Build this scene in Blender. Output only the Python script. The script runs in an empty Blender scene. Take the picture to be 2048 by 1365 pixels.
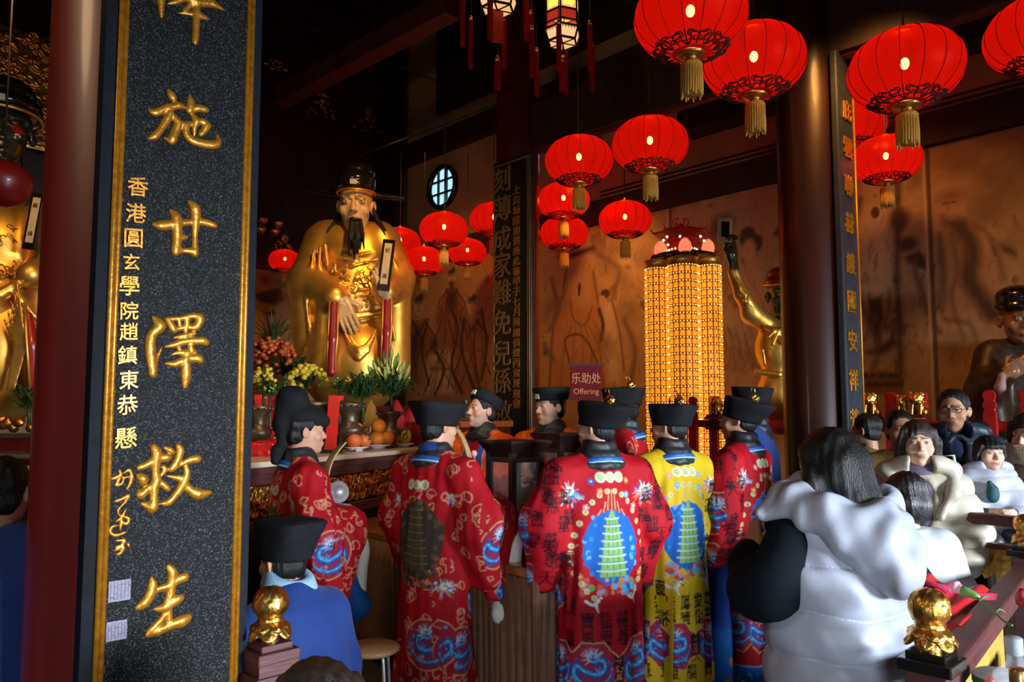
import bpy, math, random
import numpy as np
from mathutils import Vector, Matrix, Euler
random.seed(7); RNG = np.random.default_rng(7)
SC = bpy.context.scene; COL = SC.collection
PI = math.pi
# ------------------------------------------------------------------ camera
W, H, FPX, PITCH, CAMZ, PPY = 2048, 1365, 1500.0, math.radians(4.29), 1.66, 720.5
cd = bpy.data.cameras.new('camera'); cam = bpy.data.objects.new('camera', cd); COL.objects.link(cam)
cam.location = (0, 0, CAMZ); cam.rotation_euler = (PI / 2 + PITCH, 0, 0)
cd.sensor_width = 36; cd.lens = 36 * FPX / W; cd.shift_y = (PPY - H / 2) / W; cd.clip_start = .05
SC.camera = cam
# ------------------------------------------------------------------ world, exposure, big lights
SC.view_settings.view_transform = 'Standard'; SC.view_settings.look = 'None'
SC.view_settings.exposure = 0.0; SC.view_settings.gamma = 1.0; SC.view_settings.use_curve_mapping = False
wd = bpy.data.worlds.new('world'); SC.world = wd; wd.use_nodes = True
wd.node_tree.nodes['Background'].inputs[0].default_value = (.55, .75, 1, 1)
wd.node_tree.nodes['Background'].inputs[1].default_value = .10

def light(name, kind, loc, energy, color, target=None, size=.3, **kw):
    l = bpy.data.lights.new(name, kind); l.energy = energy; l.color = color
    if kind == 'AREA': l.size = size
    elif kind in ('POINT', 'SPOT'): l.shadow_soft_size = size
    for k, v in kw.items(): setattr(l, k, v)
    o = bpy.data.objects.new(name, l); COL.objects.link(o); o.location = loc
    if target is not None:
        o.rotation_euler = (Vector(target) - Vector(loc)).to_track_quat('-Z', 'Y').to_euler()
    return o
AMBER = (1, .50, .12); MURALC = (1, .43, .10); DAY = (.78, .88, 1)
light('daylight_and_fill', 'AREA', (9.0, -4.4, 2.45), 500, DAY, (.9, 4.2, 1.2), 3.6, shape='RECTANGLE', size_y=2.2, spread=math.radians(64))
light('daylight_and_fill', 'AREA', (.5, -2.6, 1.0), 15, DAY, (.35, 4.2, .45), 1.4, spread=math.radians(60))  # low fill light added to lift the lower robes, no second doorway
light('statue_spotlight', 'SPOT', (-.4, 5.9, 5.6), 410, AMBER, (-2.0, 9.0, 2.9), .12, spot_size=math.radians(44), spot_blend=.7)
light('statue_spotlight', 'SPOT', (-2.6, 3.6, 4.8), 200, AMBER, (-4.6, 6.6, 2.2), .12, spot_size=math.radians(60), spot_blend=.7)
light('hall_lamp', 'POINT', (-3.3, .7, 4.6), 120, (1, .66, .38), None, .35)
light('mural_spotlight', 'SPOT', (-1.35, 9.3, 5.4), 120, MURALC, (-.9, 11.8, 2.0), .2, spot_size=math.radians(95), spot_blend=.9)
light('mural_spotlight', 'SPOT', (1.0, 8.1, 4.5), 170, MURALC, (.95, 9.9, 2.0), .2, spot_size=math.radians(95), spot_blend=.9)
light('mural_spotlight', 'SPOT', (2.6, 5.2, 4.7), 130, MURALC, (3.4, 7.4, 2.0), .2, spot_size=math.radians(95), spot_blend=.9)
light('celebrant_fill', 'SPOT', (-.9, 3.4, 3.9), 75, (1, .74, .48), (.05, 5.45, 1.5), .12, spot_size=math.radians(38), spot_blend=.8)  # added fill spot brightening the far celebrants, no lamp known there
light('altar_spotlight', 'SPOT', (-.9, 4.4, 4.4), 110, (1, .66, .3), (-1.3, 5.6, 1.4), .1, spot_size=math.radians(60), spot_blend=.8)

# ------------------------------------------------------------------ pixel helpers (photograph frame)
_F = np.array([0, math.cos(PITCH), math.sin(PITCH)]); _U = np.array([0, -math.sin(PITCH), math.cos(PITCH)]); _R = np.array([1., 0, 0])
CAM = np.array([0, 0, CAMZ])
def ray(px, py): return _F + _R * ((px - W / 2) / FPX) + _U * (-(py - PPY) / FPX)
def at(px, py, Y):
    d = ray(px, py); return CAM + d * (Y / d[1])
def onz(px, py, z):
    d = ray(px, py); return CAM + d * ((z - CAMZ) / d[2])
def onplane(px, py, q, n):
    d = ray(px, py); return CAM + d * (np.dot(np.asarray(q) - CAM, n) / np.dot(d, n))
UU = np.array([-.696, .718, 0]); VV = np.array([.718, .696, 0]); NA = np.array([-.718, -.696, 0]); NB = np.array([.696, -.718, 0])
ZZ = np.array([0, 0, 1.])

# ------------------------------------------------------------------ object helpers
def tag(o, label=None, cat=None, group=None, kind=None):
    if label: o['label'] = label
    if cat: o['category'] = cat
    if group: o['group'] = group
    if kind: o['kind'] = kind
    return o
def thing(name, label, cat, loc=(0, 0, 0), rotz=0, group=None):
    o = bpy.data.objects.new(name, None); COL.objects.link(o); o.empty_display_size = .1
    o.location = tuple(map(float, loc)); o.rotation_euler = (0, 0, rotz)
    return tag(o, label, cat, group)
def mesh_data(name, verts, faces, mats, smooth=True, col=None, midx=None):
    me = bpy.data.meshes.new(name)
    verts = np.asarray(verts, dtype=np.float32).reshape(-1, 3)
    if isinstance(faces, np.ndarray):
        n, k = faces.shape
        me.vertices.add(len(verts)); me.vertices.foreach_set('co', verts.ravel())
        me.loops.add(n * k); me.loops.foreach_set('vertex_index', faces.astype(np.int32).ravel())
        me.polygons.add(n); me.polygons.foreach_set('loop_start', np.arange(0, n * k, k, dtype=np.int32))
        me.update(calc_edges=True)
    else:
        me.from_pydata(verts.tolist(), [], [list(f) for f in faces]); me.update()
    if not isinstance(mats, (list, tuple)): mats = [mats]
    for m in mats: me.materials.append(m)
    me.polygons.foreach_set('use_smooth', np.full(len(me.polygons), bool(smooth)))
    if midx is not None: me.polygons.foreach_set('material_index', np.asarray(midx, dtype=np.int32))
    if col is not None:
        a = me.color_attributes.new('Col', 'FLOAT_COLOR', 'POINT')
        c = np.ones((len(verts), 4), np.float32); c[:, :3] = col
        a.data.foreach_set('color', c.ravel())
    me.validate(); me.update()
    return me
def obj(name, verts, faces, mat, parent=None, smooth=True, col=None, world=False, midx=None):
    verts = np.asarray(verts, dtype=np.float64).reshape(-1, 3)
    if world and parent is not None: verts = verts - np.array(parent.location)
    o = bpy.data.objects.new(name, mesh_data(name, verts, faces, mat, smooth, col, midx)); COL.objects.link(o)
    if parent is not None: o.parent = parent
    return o
def copy_tree(o, parent=None):
    c = o.copy(); COL.objects.link(c); c.parent = parent
    if parent is not None: c.matrix_parent_inverse = o.matrix_parent_inverse.copy()
    for ch in list(o.children): copy_tree(ch, c)
    return c

class MB:
    """collects simple solids into one mesh"""
    def __init__(s): s.v = []; s.f = []; s.n = 0; s.m = []
    def add(s, v, f, m=0):
        v = np.asarray(v, dtype=float).reshape(-1, 3)
        s.v.append(v); s.f += [[int(i) + s.n for i in q] for q in f]; s.m += [m] * len(f); s.n += len(v); return s
    def box(s, c, half, ax=None, m=0):
        ax = np.eye(3) if ax is None else np.asarray(ax, float)
        c = np.asarray(c, float); v = []
        for i in (-1, 1):
            for j in (-1, 1):
                for k in (-1, 1): v.append(c + ax[0] * half[0] * i + ax[1] * half[1] * j + ax[2] * half[2] * k)
        return s.add(v, [(0, 1, 3, 2), (4, 6, 7, 5), (0, 4, 5, 1), (2, 3, 7, 6), (0, 2, 6, 4), (1, 5, 7, 3)], m)
    def bar(s, a, b, w, h, up=(0, 0, 1), m=0):
        a = np.asarray(a, float); b = np.asarray(b, float); d = b - a; L = np.linalg.norm(d); d = d / L
        up = np.asarray(up, float); sx = np.cross(d, up); sx /= np.linalg.norm(sx); uz = np.cross(sx, d)
        return s.box((a + b) / 2, (L / 2, w / 2, h / 2), (d, sx, uz), m)
    def tube(s, pts, r, n=8, cap=True, m=0, flat=None):
        pts = np.asarray(pts, float); k = len(pts); r = np.broadcast_to(np.asarray(r, float), (k,))
        t = np.gradient(pts, axis=0); t /= np.linalg.norm(t, axis=1)[:, None] + 1e-12
        ref = np.array([0, 0, 1.]) if abs(t[0][2]) < .9 else np.array([1., 0, 0])
        v = []
        for i in range(k):
            a = np.cross(t[i], ref); a /= np.linalg.norm(a) + 1e-12; b = np.cross(t[i], a); ref = np.cross(a, t[i])
            for j in range(n):
                w = 2 * PI * j / n
                v.append(pts[i] + r[i] * (a * math.cos(w) + b * math.sin(w)))
        f = [(i * n + j, i * n + (j + 1) % n, (i + 1) * n + (j + 1) % n, (i + 1) * n + j) for i in range(k - 1) for j in range(n)]
        if cap: f += [tuple(range(n))[::-1], tuple((k - 1) * n + j for j in range(n))]
        return s.add(v, f, m)
    def lathe(s, prof, c=(0, 0, 0), n=24, m=0, rot=None, sq=None, cap=True):
        c = np.asarray(c, float); v = []; k = len(prof)
        for (r, z) in prof:
            for j in range(n):
                w = 2 * PI * j / n; x, y = math.cos(w), math.sin(w)
                if sq:
                    q = (abs(x) ** sq + abs(y) ** sq) ** (-1 / sq); x *= q; y *= q
                p = np.array([r * x, r * y, z]); v.append(c + (rot @ p if rot is not None else p))
        f = [(i * n + j, i * n + (j + 1) % n, (i + 1) * n + (j + 1) % n, (i + 1) * n + j) for i in range(k - 1) for j in range(n)]
        if cap: f += [tuple(range(n))[::-1], tuple((k - 1) * n + j for j in range(n))]
        return s.add(v, f, m)
    def sphere(s, c, r, n=12, k=8, m=0, rot=None):
        r = np.broadcast_to(np.asarray(r, float), (3,))
        v = []; c = np.asarray(c, float)
        for i in range(1, k):
            t = PI * i / k
            for j in range(n):
                w = 2 * PI * j / n
                p = r * np.array([math.sin(t) * math.cos(w), math.sin(t) * math.sin(w), -math.cos(t)])
                v.append(c + (rot @ p if rot is not None else p))
        q0 = r * np.array([0, 0, -1.]); q1 = r * np.array([0, 0, 1.])
        v += [c + (rot @ q0 if rot is not None else q0), c + (rot @ q1 if rot is not None else q1)]
        f = [(i * n + j, i * n + (j + 1) % n, (i + 1) * n + (j + 1) % n, (i + 1) * n + j) for i in range(k - 2) for j in range(n)]
        B = (k - 1) * n
        f += [(B, (j + 1) % n, j) for j in range(n)] + [(B + 1, (k - 2) * n + j, (k - 2) * n + (j + 1) % n) for j in range(n)]
        return s.add(v, f, m)
    def prism(s, poly, o, ex, ey, ez, d, m=0):
        """closed 2-D outline extruded from o along ez by d"""
        o, ex, ey, ez = (np.asarray(q, float) for q in (o, ex, ey, ez)); n = len(poly)
        a = [o + ex * p[0] + ey * p[1] for p in poly]; b = [p + ez * d for p in a]
        return s.add(a + b, [tuple(range(n))[::-1], tuple(range(n, 2 * n))] + [(i, (i + 1) % n, n + (i + 1) % n, n + i) for i in range(n)], m)
    def build(s, name, mat, parent=None, smooth=False, world=False, bevel=0):
        o = obj(name, np.concatenate(s.v), s.f, mat, parent, smooth, None, world, s.m)
        if bevel:
            b = o.modifiers.new('bevel', 'BEVEL'); b.width = bevel; b.segments = 2; b.limit_method = 'ANGLE'
        return o
def rotm(rx=0, ry=0, rz=0): return np.array(Euler((rx, ry, rz)).to_matrix())
def frame_to(d):
    """rotation taking +Z to d"""
    return np.array(Vector(d).normalized().to_track_quat('Z', 'Y').to_matrix())
def cr(pts, n=6):
    """Catmull-Rom through the points"""
    P = np.asarray(pts, float)
    if len(P) < 3: return np.array([P[0] + (P[-1] - P[0]) * i / n for i in range(n + 1)])
    Q = np.vstack([2 * P[0] - P[1], P, 2 * P[-1] - P[-2]]); out = []
    for i in range(1, len(Q) - 2):
        for j in range(n):
            t = j / n
            out.append(.5 * (2 * Q[i] + (Q[i + 1] - Q[i - 1]) * t + (2 * Q[i - 1] - 5 * Q[i] + 4 * Q[i + 1] - Q[i + 2]) * t * t + (3 * Q[i] - Q[i - 1] - 3 * Q[i + 1] + Q[i + 2]) * t ** 3))
    out.append(P[-1]); return np.array(out)

# ------------------------------------------------------------------ materials (all procedural)
MATS = {}
def mat(name, col=(.5, .5, .5), rough=.6, metal=0, noise=0, nscale=20, bump=0, bscale=60, attr=False, emit=None, estr=0, coat=0, spec=.5, trans=0, sss=0, stretch=None, sheen=0, alpha=1):
    if name in MATS: return MATS[name]
    m = bpy.data.materials.new(name); m.use_nodes = True; nt = m.node_tree; N = nt.nodes; L = nt.links; b = N['Principled BSDF']
    b.inputs['Base Color'].default_value = (*col, 1); b.inputs['Roughness'].default_value = rough; b.inputs['Metallic'].default_value = metal
    b.inputs['Coat Weight'].default_value = coat; b.inputs['Coat Roughness'].default_value = .12; b.inputs['Specular IOR Level'].default_value = spec
    b.inputs['Transmission Weight'].default_value = trans; b.inputs['Sheen Weight'].default_value = sheen; b.inputs['Alpha'].default_value = alpha
    if sss: b.inputs['Subsurface Weight'].default_value = sss; b.inputs['Subsurface Radius'].default_value = (.02, .008, .004)
    tc = N.new('ShaderNodeTexCoord'); src = tc.outputs['Object']
    if stretch:
        mp = N.new('ShaderNodeMapping'); mp.inputs['Scale'].default_value = stretch; L.new(src, mp.inputs['Vector']); src = mp.outputs['Vector']
    base = None
    if attr:
        a = N.new('ShaderNodeAttribute'); a.attribute_name = 'Col'; base = a.outputs['Color']
    nz = N.new('ShaderNodeTexNoise'); nz.inputs['Scale'].default_value = nscale; nz.inputs['Detail'].default_value = 5; L.new(src, nz.inputs['Vector'])
    mx = N.new('ShaderNodeMix'); mx.data_type = 'RGBA'; mx.blend_type = 'MULTIPLY'; mx.inputs[0].default_value = 1
    mr = N.new('ShaderNodeMapRange'); mr.inputs['From Min'].default_value = .3; mr.inputs['From Max'].default_value = .7
    mr.inputs['To Min'].default_value = 1 - noise; mr.inputs['To Max'].default_value = 1 + noise * .6
    L.new(nz.outputs['Fac'], mr.inputs['Value']); L.new(mr.outputs['Result'], mx.inputs[7])
    if base is not None: L.new(base, mx.inputs[6])
    else: mx.inputs[6].default_value = (*col, 1)
    L.new(mx.outputs[2], b.inputs['Base Color'])
    if bump:
        n2 = N.new('ShaderNodeTexNoise'); n2.inputs['Scale'].default_value = bscale; n2.inputs['Detail'].default_value = 4; L.new(src, n2.inputs['Vector'])
        bp = N.new('ShaderNodeBump'); bp.inputs['Strength'].default_value = bump; bp.inputs['Distance'].default_value = .01
        L.new(n2.outputs['Fac'], bp.inputs['Height']); L.new(bp.outputs['Normal'], b.inputs['Normal'])
    if emit is not None:
        b.inputs['Emission Color'].default_value = (*emit, 1); b.inputs['Emission Strength'].default_value = estr
        if attr and emit == (1, 1, 1): L.new(base, b.inputs['Emission Color'])
    MATS[name] = m; return m
M = dict(
    lacquer=mat('dark_red_lacquer', (.085, .006, .004), .28, 0, .35, 3, .12, 5, coat=.5, stretch=(1, 1, .15)),
    lacq_dark=mat('dark_brown_lacquer', (.030, .007, .004), .38, 0, .4, 4, .1, 8, coat=.2, stretch=(1, 1, .15)),
    maroon=mat('maroon_painted_wood', (.115, .036, .034), .42, 0, .3, 14, .12, 40, stretch=(.3, .3, 3)),
    brown_beam=mat('dark_timber', (.030, .011, .006), .6, 0, .45, 6, .2, 20),
    beam_red=mat('red_brown_timber', (.10, .016, .007), .5, 0, .4, 6, .2, 20),
    ceil=mat('near_black_boards', (.012, .007, .005), .8, 0, .5, 5),  # one near-black tone for ceiling boards, rafters and upper trim
    tan=mat('tan_plaster', (.40, .27, .13), .85, 0, .22, 2.5, .1, 30),
    floor=mat('dark_stone_tiles', (.05, .04, .035), .35, 0, .4, 4),
    gold=mat('gold_leaf', (.90, .50, .09), .42, .85, .18, 7, .06, 18),
    gold_rough=mat('aged_gold_carving', (.80, .42, .09), .36, 1, .4, 30, .25, 60),
    gold_paint=mat('gilded_letter_paint', (.60, .24, .016), .36, .5, .3, 60, .15, 90, coat=.1),
    gold_dull=mat('dull_gold_letter_paint', (.34, .16, .038), .45, .3, .3, 80),
    red=mat('red_paint', (.45, .012, .010), .3, 0, .2, 10, coat=.3),
    red_cloth=mat('red_cloth', (.62, .012, .018), .55, 0, .2, 30, .1, 300),
    red_paper=mat('red_paper', (.78, .03, .02), .5, 0, .1, 20),
    robe=mat('embroidered_silk', (.5, .02, .02), .62, 0, .10, 200, .25, 500, attr=True, spec=.16),
    cloth=mat('woven_cloth', (.5, .5, .5), .75, 0, .12, 120, .2, 500, attr=True, sheen=.1),
    skin=mat('skin', (.6, .4, .3), .48, 0, .05, 40, .05, 200, attr=True, sss=.08),
    hair=mat('black_hair', (.006, .005, .005), .42, 0, .3, 90, .5, 140, stretch=(3, 3, .2), spec=.4),
    hair_brown=mat('dark_brown_hair', (.030, .018, .013), .38, 0, .3, 90, .5, 140, stretch=(3, 3, .2), spec=.4),
    black_cloth=mat('black_cotton', (.009, .009, .011), .8, 0, .3, 60, .2, 300, spec=.25),
    black_silk=mat('black_silk', (.018, .019, .022), .5, 0, .3, 60, .2, 200),
    blue_cloth=mat('blue_cotton', (.003, .032, .19), .8, 0, .12, 60, .2, 400, sheen=.1),
    white_cloth=mat('white_cloth', (.72, .67, .58), .8, 0, .1, 30, .2, 300),
    puffer=mat('white_puffer_nylon', (.41, .43, .51), .45, 0, .05, 8, .1, 30),
    puffer2=mat('cream_puffer_nylon', (.47, .415, .32), .5, 0, .06, 8, .1, 30),
    statue_skin=mat('painted_statue_skin', (.6, .4, .2), .35, 0, .08, 12, attr=True, coat=.2),
    black_gloss=mat('black_lacquer', (.010, .009, .008), .18, 0, .2, 8, coat=.5),
    bronze=mat('bronze', (.17, .12, .075), .42, .8, .4, 25, .2, 50),
    porcelain=mat('porcelain', (.75, .76, .80), .2, 0, .05, 10, coat=.4),
    wood_light=mat('pale_wood', (.56, .33, .14), .4, 0, .2, 10, .1, 30, stretch=(1, 6, 1)),
    table_top=mat('amber_lacquered_top', (.34, .12, .022), .25, 0, .3, 5, .15, 18, coat=.5, stretch=(1, 4, 1)),
    drape=mat('brown_gold_drape', (.16, .055, .014), .55, 0, .3, 15, .1, 100, sheen=.3),
    yellow_drape=mat('yellow_drape', (.42, .26, .03), .6, 0, .25, 15, .1, 100),
    dark_wood=mat('dark_hardwood', (.022, .010, .007), .35, 0, .4, 8, .1, 20, coat=.2),
    leaf=mat('green_leaf', (.030, .075, .016), .45, 0, .4, 20),
    bud=mat('pale_green_bud', (.34, .40, .085), .5, 0, .3, 30),
    yellow=mat('yellow_petal', (.68, .50, .03), .6, 0, .3, 40),
    orange=mat('orange_peel', (.82, .22, .012), .42, 0, .12, 12, .2, 220),
    red_orange=mat('red_orange_peel', (.78, .16, .04), .42, 0, .2, 12, .2, 220),
    pomelo=mat('pomelo_peel', (.70, .40, .02), .45, 0, .25, 12, .25, 160),
    steel=mat('steel', (.72, .72, .70), .35, .6, .1, 10),
    tassel=mat('yellow_tassel_thread', (.90, .48, .06), .7, 0, .35, 60, .5, 200, stretch=(4, 4, .2)),
    red_tassel=mat('red_tassel_thread', (.26, .004, .004), .8, 0, .35, 60, .5, 200, stretch=(4, 4, .2), spec=.1),
    wire=mat('wire', (.05, .035, .02), .5, .5),
    pink=mat('pink_petal', (.80, .42, .50), .6, 0, .2, 40),
    grey=mat('grey_plastic', (.35, .40, .45), .4, 0, .1, 10),
    teal=mat('teal_cloth', (.0, .06, .075), .7, 0, .2, 30),
)
# ------------------------------------------------------------------ smooth solids: distance fields -> one continuous mesh
class Prim:
    __slots__ = ('fn', 'lo', 'hi', 'k', 'op', 'col')
    def __init__(s, fn, lo, hi, k, op, col): s.fn = fn; s.lo = np.asarray(lo, float); s.hi = np.asarray(hi, float); s.k = k; s.op = op; s.col = col
class Solid:
    def __init__(s, k=.02): s.p = []; s.k = k; s.X = np.eye(3); s.T = np.zeros(3); s.paint = []
    def frame(s, T=(0, 0, 0), R=None): s.T = np.asarray(T, float); s.X = np.eye(3) if R is None else np.asarray(R, float); return s
    def w(s, p): return s.X @ np.asarray(p, float) + s.T
    def _add(s, fn, lo, hi, k, op, col, paint):
        p = Prim(fn, lo, hi, s.k if k is None else k, op, col)
        (s.paint if paint else s.p).append(p); return s
    def ell(s, c, r, k=None, op='+', col=None, rot=None, paint=False):
        c = s.w(c); R = s.X if rot is None else s.X @ rot; r = np.broadcast_to(np.asarray(r, float), (3,)); m = r.max()
        def fn(P, c=c, R=R.astype(np.float32), r=r.astype(np.float32)):
            q = (P - c.astype(np.float32)) @ R; a = np.sqrt(((q / r) ** 2).sum(-1)); b = np.sqrt(((q / r ** 2) ** 2).sum(-1)) + 1e-9
            return a * (a - 1) / b
        return s._add(fn, c - m, c + m, k, op, col, paint)
    def cap(s, a, b, ra, rb=None, k=None, op='+', col=None, paint=False, flat=None):
        a = s.w(a); b = s.w(b); rb = ra if rb is None else rb; m = max(ra, rb)
        fl = None
        if flat is not None: fl = (s.X @ np.asarray(flat[0], float)).astype(np.float32); fs = flat[1]
        def fn(P, a=a.astype(np.float32), b=b.astype(np.float32)):
            ab = b - a; L = float(ab @ ab) + 1e-12; pa = P - a
            t = np.clip((pa @ ab) / L, 0, 1); q = pa - t[..., None] * ab
            if fl is not None: q = q + (q @ fl)[..., None] * fl * (fs - 1)
            return np.sqrt((q ** 2).sum(-1)) - (ra + (rb - ra) * t)
        return s._add(fn, np.minimum(a, b) - m, np.maximum(a, b) + m, k, op, col, paint)
    def chain(s, pts, rs, k=None, op='+', col=None, k0=None, flat=None):
        for i in range(len(pts) - 1): s.cap(pts[i], pts[i + 1], rs[i], rs[i + 1], (k0 if (i == 0 and k0 is not None) else k), op, col, flat=flat)
        return s
    def box(s, c, h, rnd=.01, k=None, op='+', col=None, rot=None, paint=False):
        c = s.w(c); R = s.X if rot is None else s.X @ rot; h = np.asarray(h, float); m = np.linalg.norm(h)
        def fn(P, c=c.astype(np.float32), R=R.astype(np.float32), h=(h - rnd).astype(np.float32)):
            q = np.abs((P - c) @ R) - h
            return np.sqrt((np.maximum(q, 0) ** 2).sum(-1)) + np.minimum(q.max(-1), 0) - rnd
        return s._add(fn, c - m, c + m, k, op, col, paint)
    def tor(s, c, R0, r, k=None, op='+', col=None, rot=None, sc=(1, 1)):
        c = s.w(c); R = s.X if rot is None else s.X @ rot; m = R0 * max(sc) + r
        def fn(P, c=c.astype(np.float32), R=R.astype(np.float32)):
            q = (P - c) @ R; a = np.sqrt((q[..., 0] / sc[0]) ** 2 + (q[..., 1] / sc[1]) ** 2) - R0
            return np.sqrt(a * a + q[..., 2] ** 2) - r
        return s._add(fn, c - m, c + m, k, op, col, False)
    def loft(s, rows, k=None, op='+', col=None, pw=2.0):
        """rows of (z, cx, cy, rx, ry) in the current frame (frame rotation about z only)"""
        rows = np.asarray(rows, float); z0, z1 = rows[0, 0], rows[-1, 0]
        m = (np.abs(rows[:, 1:3]).max() + rows[:, 3:5].max()); X = s.X.astype(np.float32); T = s.T.astype(np.float32)
        def fn(P):
            q = (P - T) @ X; z = q[..., 2]; zz = np.clip(z, z0, z1)
            cx, cy, rx, ry = (np.interp(zz, rows[:, 0], rows[:, i]).astype(np.float32) for i in (1, 2, 3, 4))
            ax = np.abs(q[..., 0] - cx) / rx; ay = np.abs(q[..., 1] - cy) / ry
            a = np.sqrt(ax * ax + ay * ay) if pw == 2 else (ax ** pw + ay ** pw) ** (1 / pw)
            d = (a - 1) * np.minimum(rx, ry)
            dz = np.maximum(z0 - z, z - z1)
            return np.where(dz > 0, np.sqrt(np.maximum(d, 0) ** 2 + dz * dz), np.maximum(d, dz))
        c = s.w((0, 0, 0))
        return s._add(fn, (c[0] - m, c[1] - m, c[2] + z0), (c[0] + m, c[1] + m, c[2] + z1), k, op, col, False)
    def mesh(s, h):
        lo = np.min([p.lo for p in s.p if p.op == '+'], axis=0) - 3 * h; hi = np.max([p.hi for p in s.p if p.op == '+'], axis=0) + 3 * h
        n = np.ceil((hi - lo) / h).astype(int) + 1
        f = np.full(n, .5, np.float32); ax = [(lo[i] + h * np.arange(n[i])).astype(np.float32) for i in range(3)]
        for p in s.p:
            mg = p.k + 3 * h; i0 = np.clip(np.floor((p.lo - mg - lo) / h).astype(int), 0, n); i1 = np.clip(np.ceil((p.hi + mg - lo) / h).astype(int) + 1, 0, n)
            if (i1 <= i0).any(): continue
            sl = tuple(slice(a, b) for a, b in zip(i0, i1))
            P = np.stack(np.meshgrid(*[ax[i][sl[i]] for i in range(3)], indexing='ij'), -1)
            d = p.fn(P).astype(np.float32); g = f[sl]; k = max(p.k, 1e-6)
            if p.op == '+': hh = np.clip(.5 + .5 * (g - d) / k, 0, 1); f[sl] = g + (d - g) * hh - k * hh * (1 - hh)
            else: hh = np.clip(.5 - .5 * (g + d) / k, 0, 1); f[sl] = g + (-d - g) * hh + k * hh * (1 - hh)
        v, q = surface_nets(f); return v * h + lo, q
    def colors(s, v, base=(.5, .5, .5), soft=.004):
        P = v.astype(np.float32); c = np.tile(np.asarray(base, np.float32), (len(P), 1)); best = np.full(len(P), 1e3, np.float32)
        for p in s.p:
            if p.op != '+': continue
            d = np.full(len(P), 1e3, np.float32); m = ((P > p.lo - .06) & (P < p.hi + .06)).all(1)
            if not m.any(): continue
            d[m] = p.fn(P[m]); u = d < best; best = np.where(u, d, best)
            c[u] = np.asarray(base if p.col is None else p.col, np.float32)
        for p in s.paint:
            m = ((P > p.lo - .02) & (P < p.hi + .02)).all(1)
            if not m.any(): continue
            d = p.fn(P[m]); w = np.clip(.5 - d / (2 * soft), 0, 1)[:, None]; c[m] = c[m] * (1 - w) + np.asarray(p.col, np.float32) * w
        return c
def surface_nets(f):
    s = f < 0; nx, ny, nz = f.shape
    cnt = np.zeros((nx - 1, ny - 1, nz - 1), np.int8); offs = [(i, j, k) for i in (0, 1) for j in (0, 1) for k in (0, 1)]
    for (i, j, k) in offs: cnt += s[i:nx - 1 + i, j:ny - 1 + j, k:nz - 1 + k]
    act = (cnt > 0) & (cnt < 8); I = np.argwhere(act); idx = np.full(act.shape, -1, np.int64); idx[act] = np.arange(len(I))
    F = np.stack([f[I[:, 0] + i, I[:, 1] + j, I[:, 2] + k] for (i, j, k) in offs], 1)
    pos = np.zeros((len(I), 3)); c = np.zeros(len(I)); O = np.array(offs, float)
    for a in range(8):
        for b in range(a + 1, 8):
            if np.abs(O[a] - O[b]).sum() != 1: continue
            m = (F[:, a] < 0) != (F[:, b] < 0); t = F[m, a] / (F[m, a] - F[m, b])
            pos[m] += O[a] + t[:, None] * (O[b] - O[a]); c[m] += 1
    V = I + pos / c[:, None]; Q = []
    for axn in range(3):
        a1, a2 = [(1, 2), (2, 0), (0, 1)][axn]
        sl0 = [slice(None)] * 3; sl1 = [slice(None)] * 3; sl0[axn] = slice(0, -1); sl1[axn] = slice(1, None)
        ch = s[tuple(sl0)] != s[tuple(sl1)]; E = np.argwhere(ch)
        E = E[(E[:, a1] > 0) & (E[:, a2] > 0) & (E[:, a1] < f.shape[a1] - 1) & (E[:, a2] < f.shape[a2] - 1)]
        ins = s[E[:, 0], E[:, 1], E[:, 2]]; d1 = np.zeros(3, int); d2 = np.zeros(3, int); d1[a1] = 1; d2[a2] = 1
        g = lambda e: idx[e[:, 0], e[:, 1], e[:, 2]]
        q = np.stack([g(E - d1 - d2), g(E - d2), g(E), g(E - d1)], 1)
        q[~ins] = q[~ins][:, ::-1]; Q.append(q)
    Q = np.concatenate(Q); Q = Q[(Q >= 0).all(1)]
    return V, Q
def normals(v, q):
    n = np.zeros_like(v); fn = np.cross(v[q[:, 2]] - v[q[:, 0]], v[q[:, 3]] - v[q[:, 1]])
    for i in range(4): np.add.at(n, q[:, i], fn)
    return n / (np.linalg.norm(n, axis=1)[:, None] + 1e-12)
def smooth(v, q, it=1, lam=.5):
    for _ in range(it):
        a = np.zeros_like(v); c = np.zeros(len(v))
        for i in range(4):
            for j in (1, 3): np.add.at(a, q[:, i], v[q[:, (i + j) % 4]]); np.add.at(c, q[:, i], 1)
        v = v + lam * (a / np.maximum(c, 1)[:, None] - v)
    return v
def subdiv(v, q):
    """linear split of every quad in four, then one smoothing pass"""
    n = len(v); e = np.concatenate([np.stack([q[:, i], q[:, (i + 1) % 4]], 1) for i in range(4)]); es = np.sort(e, 1)
    key = es[:, 0].astype(np.int64) * n + es[:, 1]; uq, inv = np.unique(key, return_inverse=True)
    mid = (v[uq // n] + v[uq % n]) / 2; cen = v[q].mean(1); m = len(q); E = inv.reshape(4, m).T + n; C = n + len(mid) + np.arange(m)
    nq = np.concatenate([np.stack([q[:, i], E[:, i], C, E[:, (i + 3) % 4]], 1) for i in range(4)])
    return smooth(np.concatenate([v, mid, cen]), nq, 1, .5), nq
def waves(seed, n, k0, k1, kz0, kz1):
    r = np.random.default_rng(seed); th = r.uniform(0, PI, n); k = r.uniform(k0, k1, n); kz = r.uniform(kz0, kz1, n) * r.choice([-1, 1], n); ph = r.uniform(0, 6.28, n)
    def g(v):
        o = np.zeros(len(v))
        for i in range(n): o += np.sin(k[i] * (v[:, 0] * math.cos(th[i]) + v[:, 1] * math.sin(th[i])) + kz[i] * v[:, 2] + ph[i])
        return o / math.sqrt(n)
    return g
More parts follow.
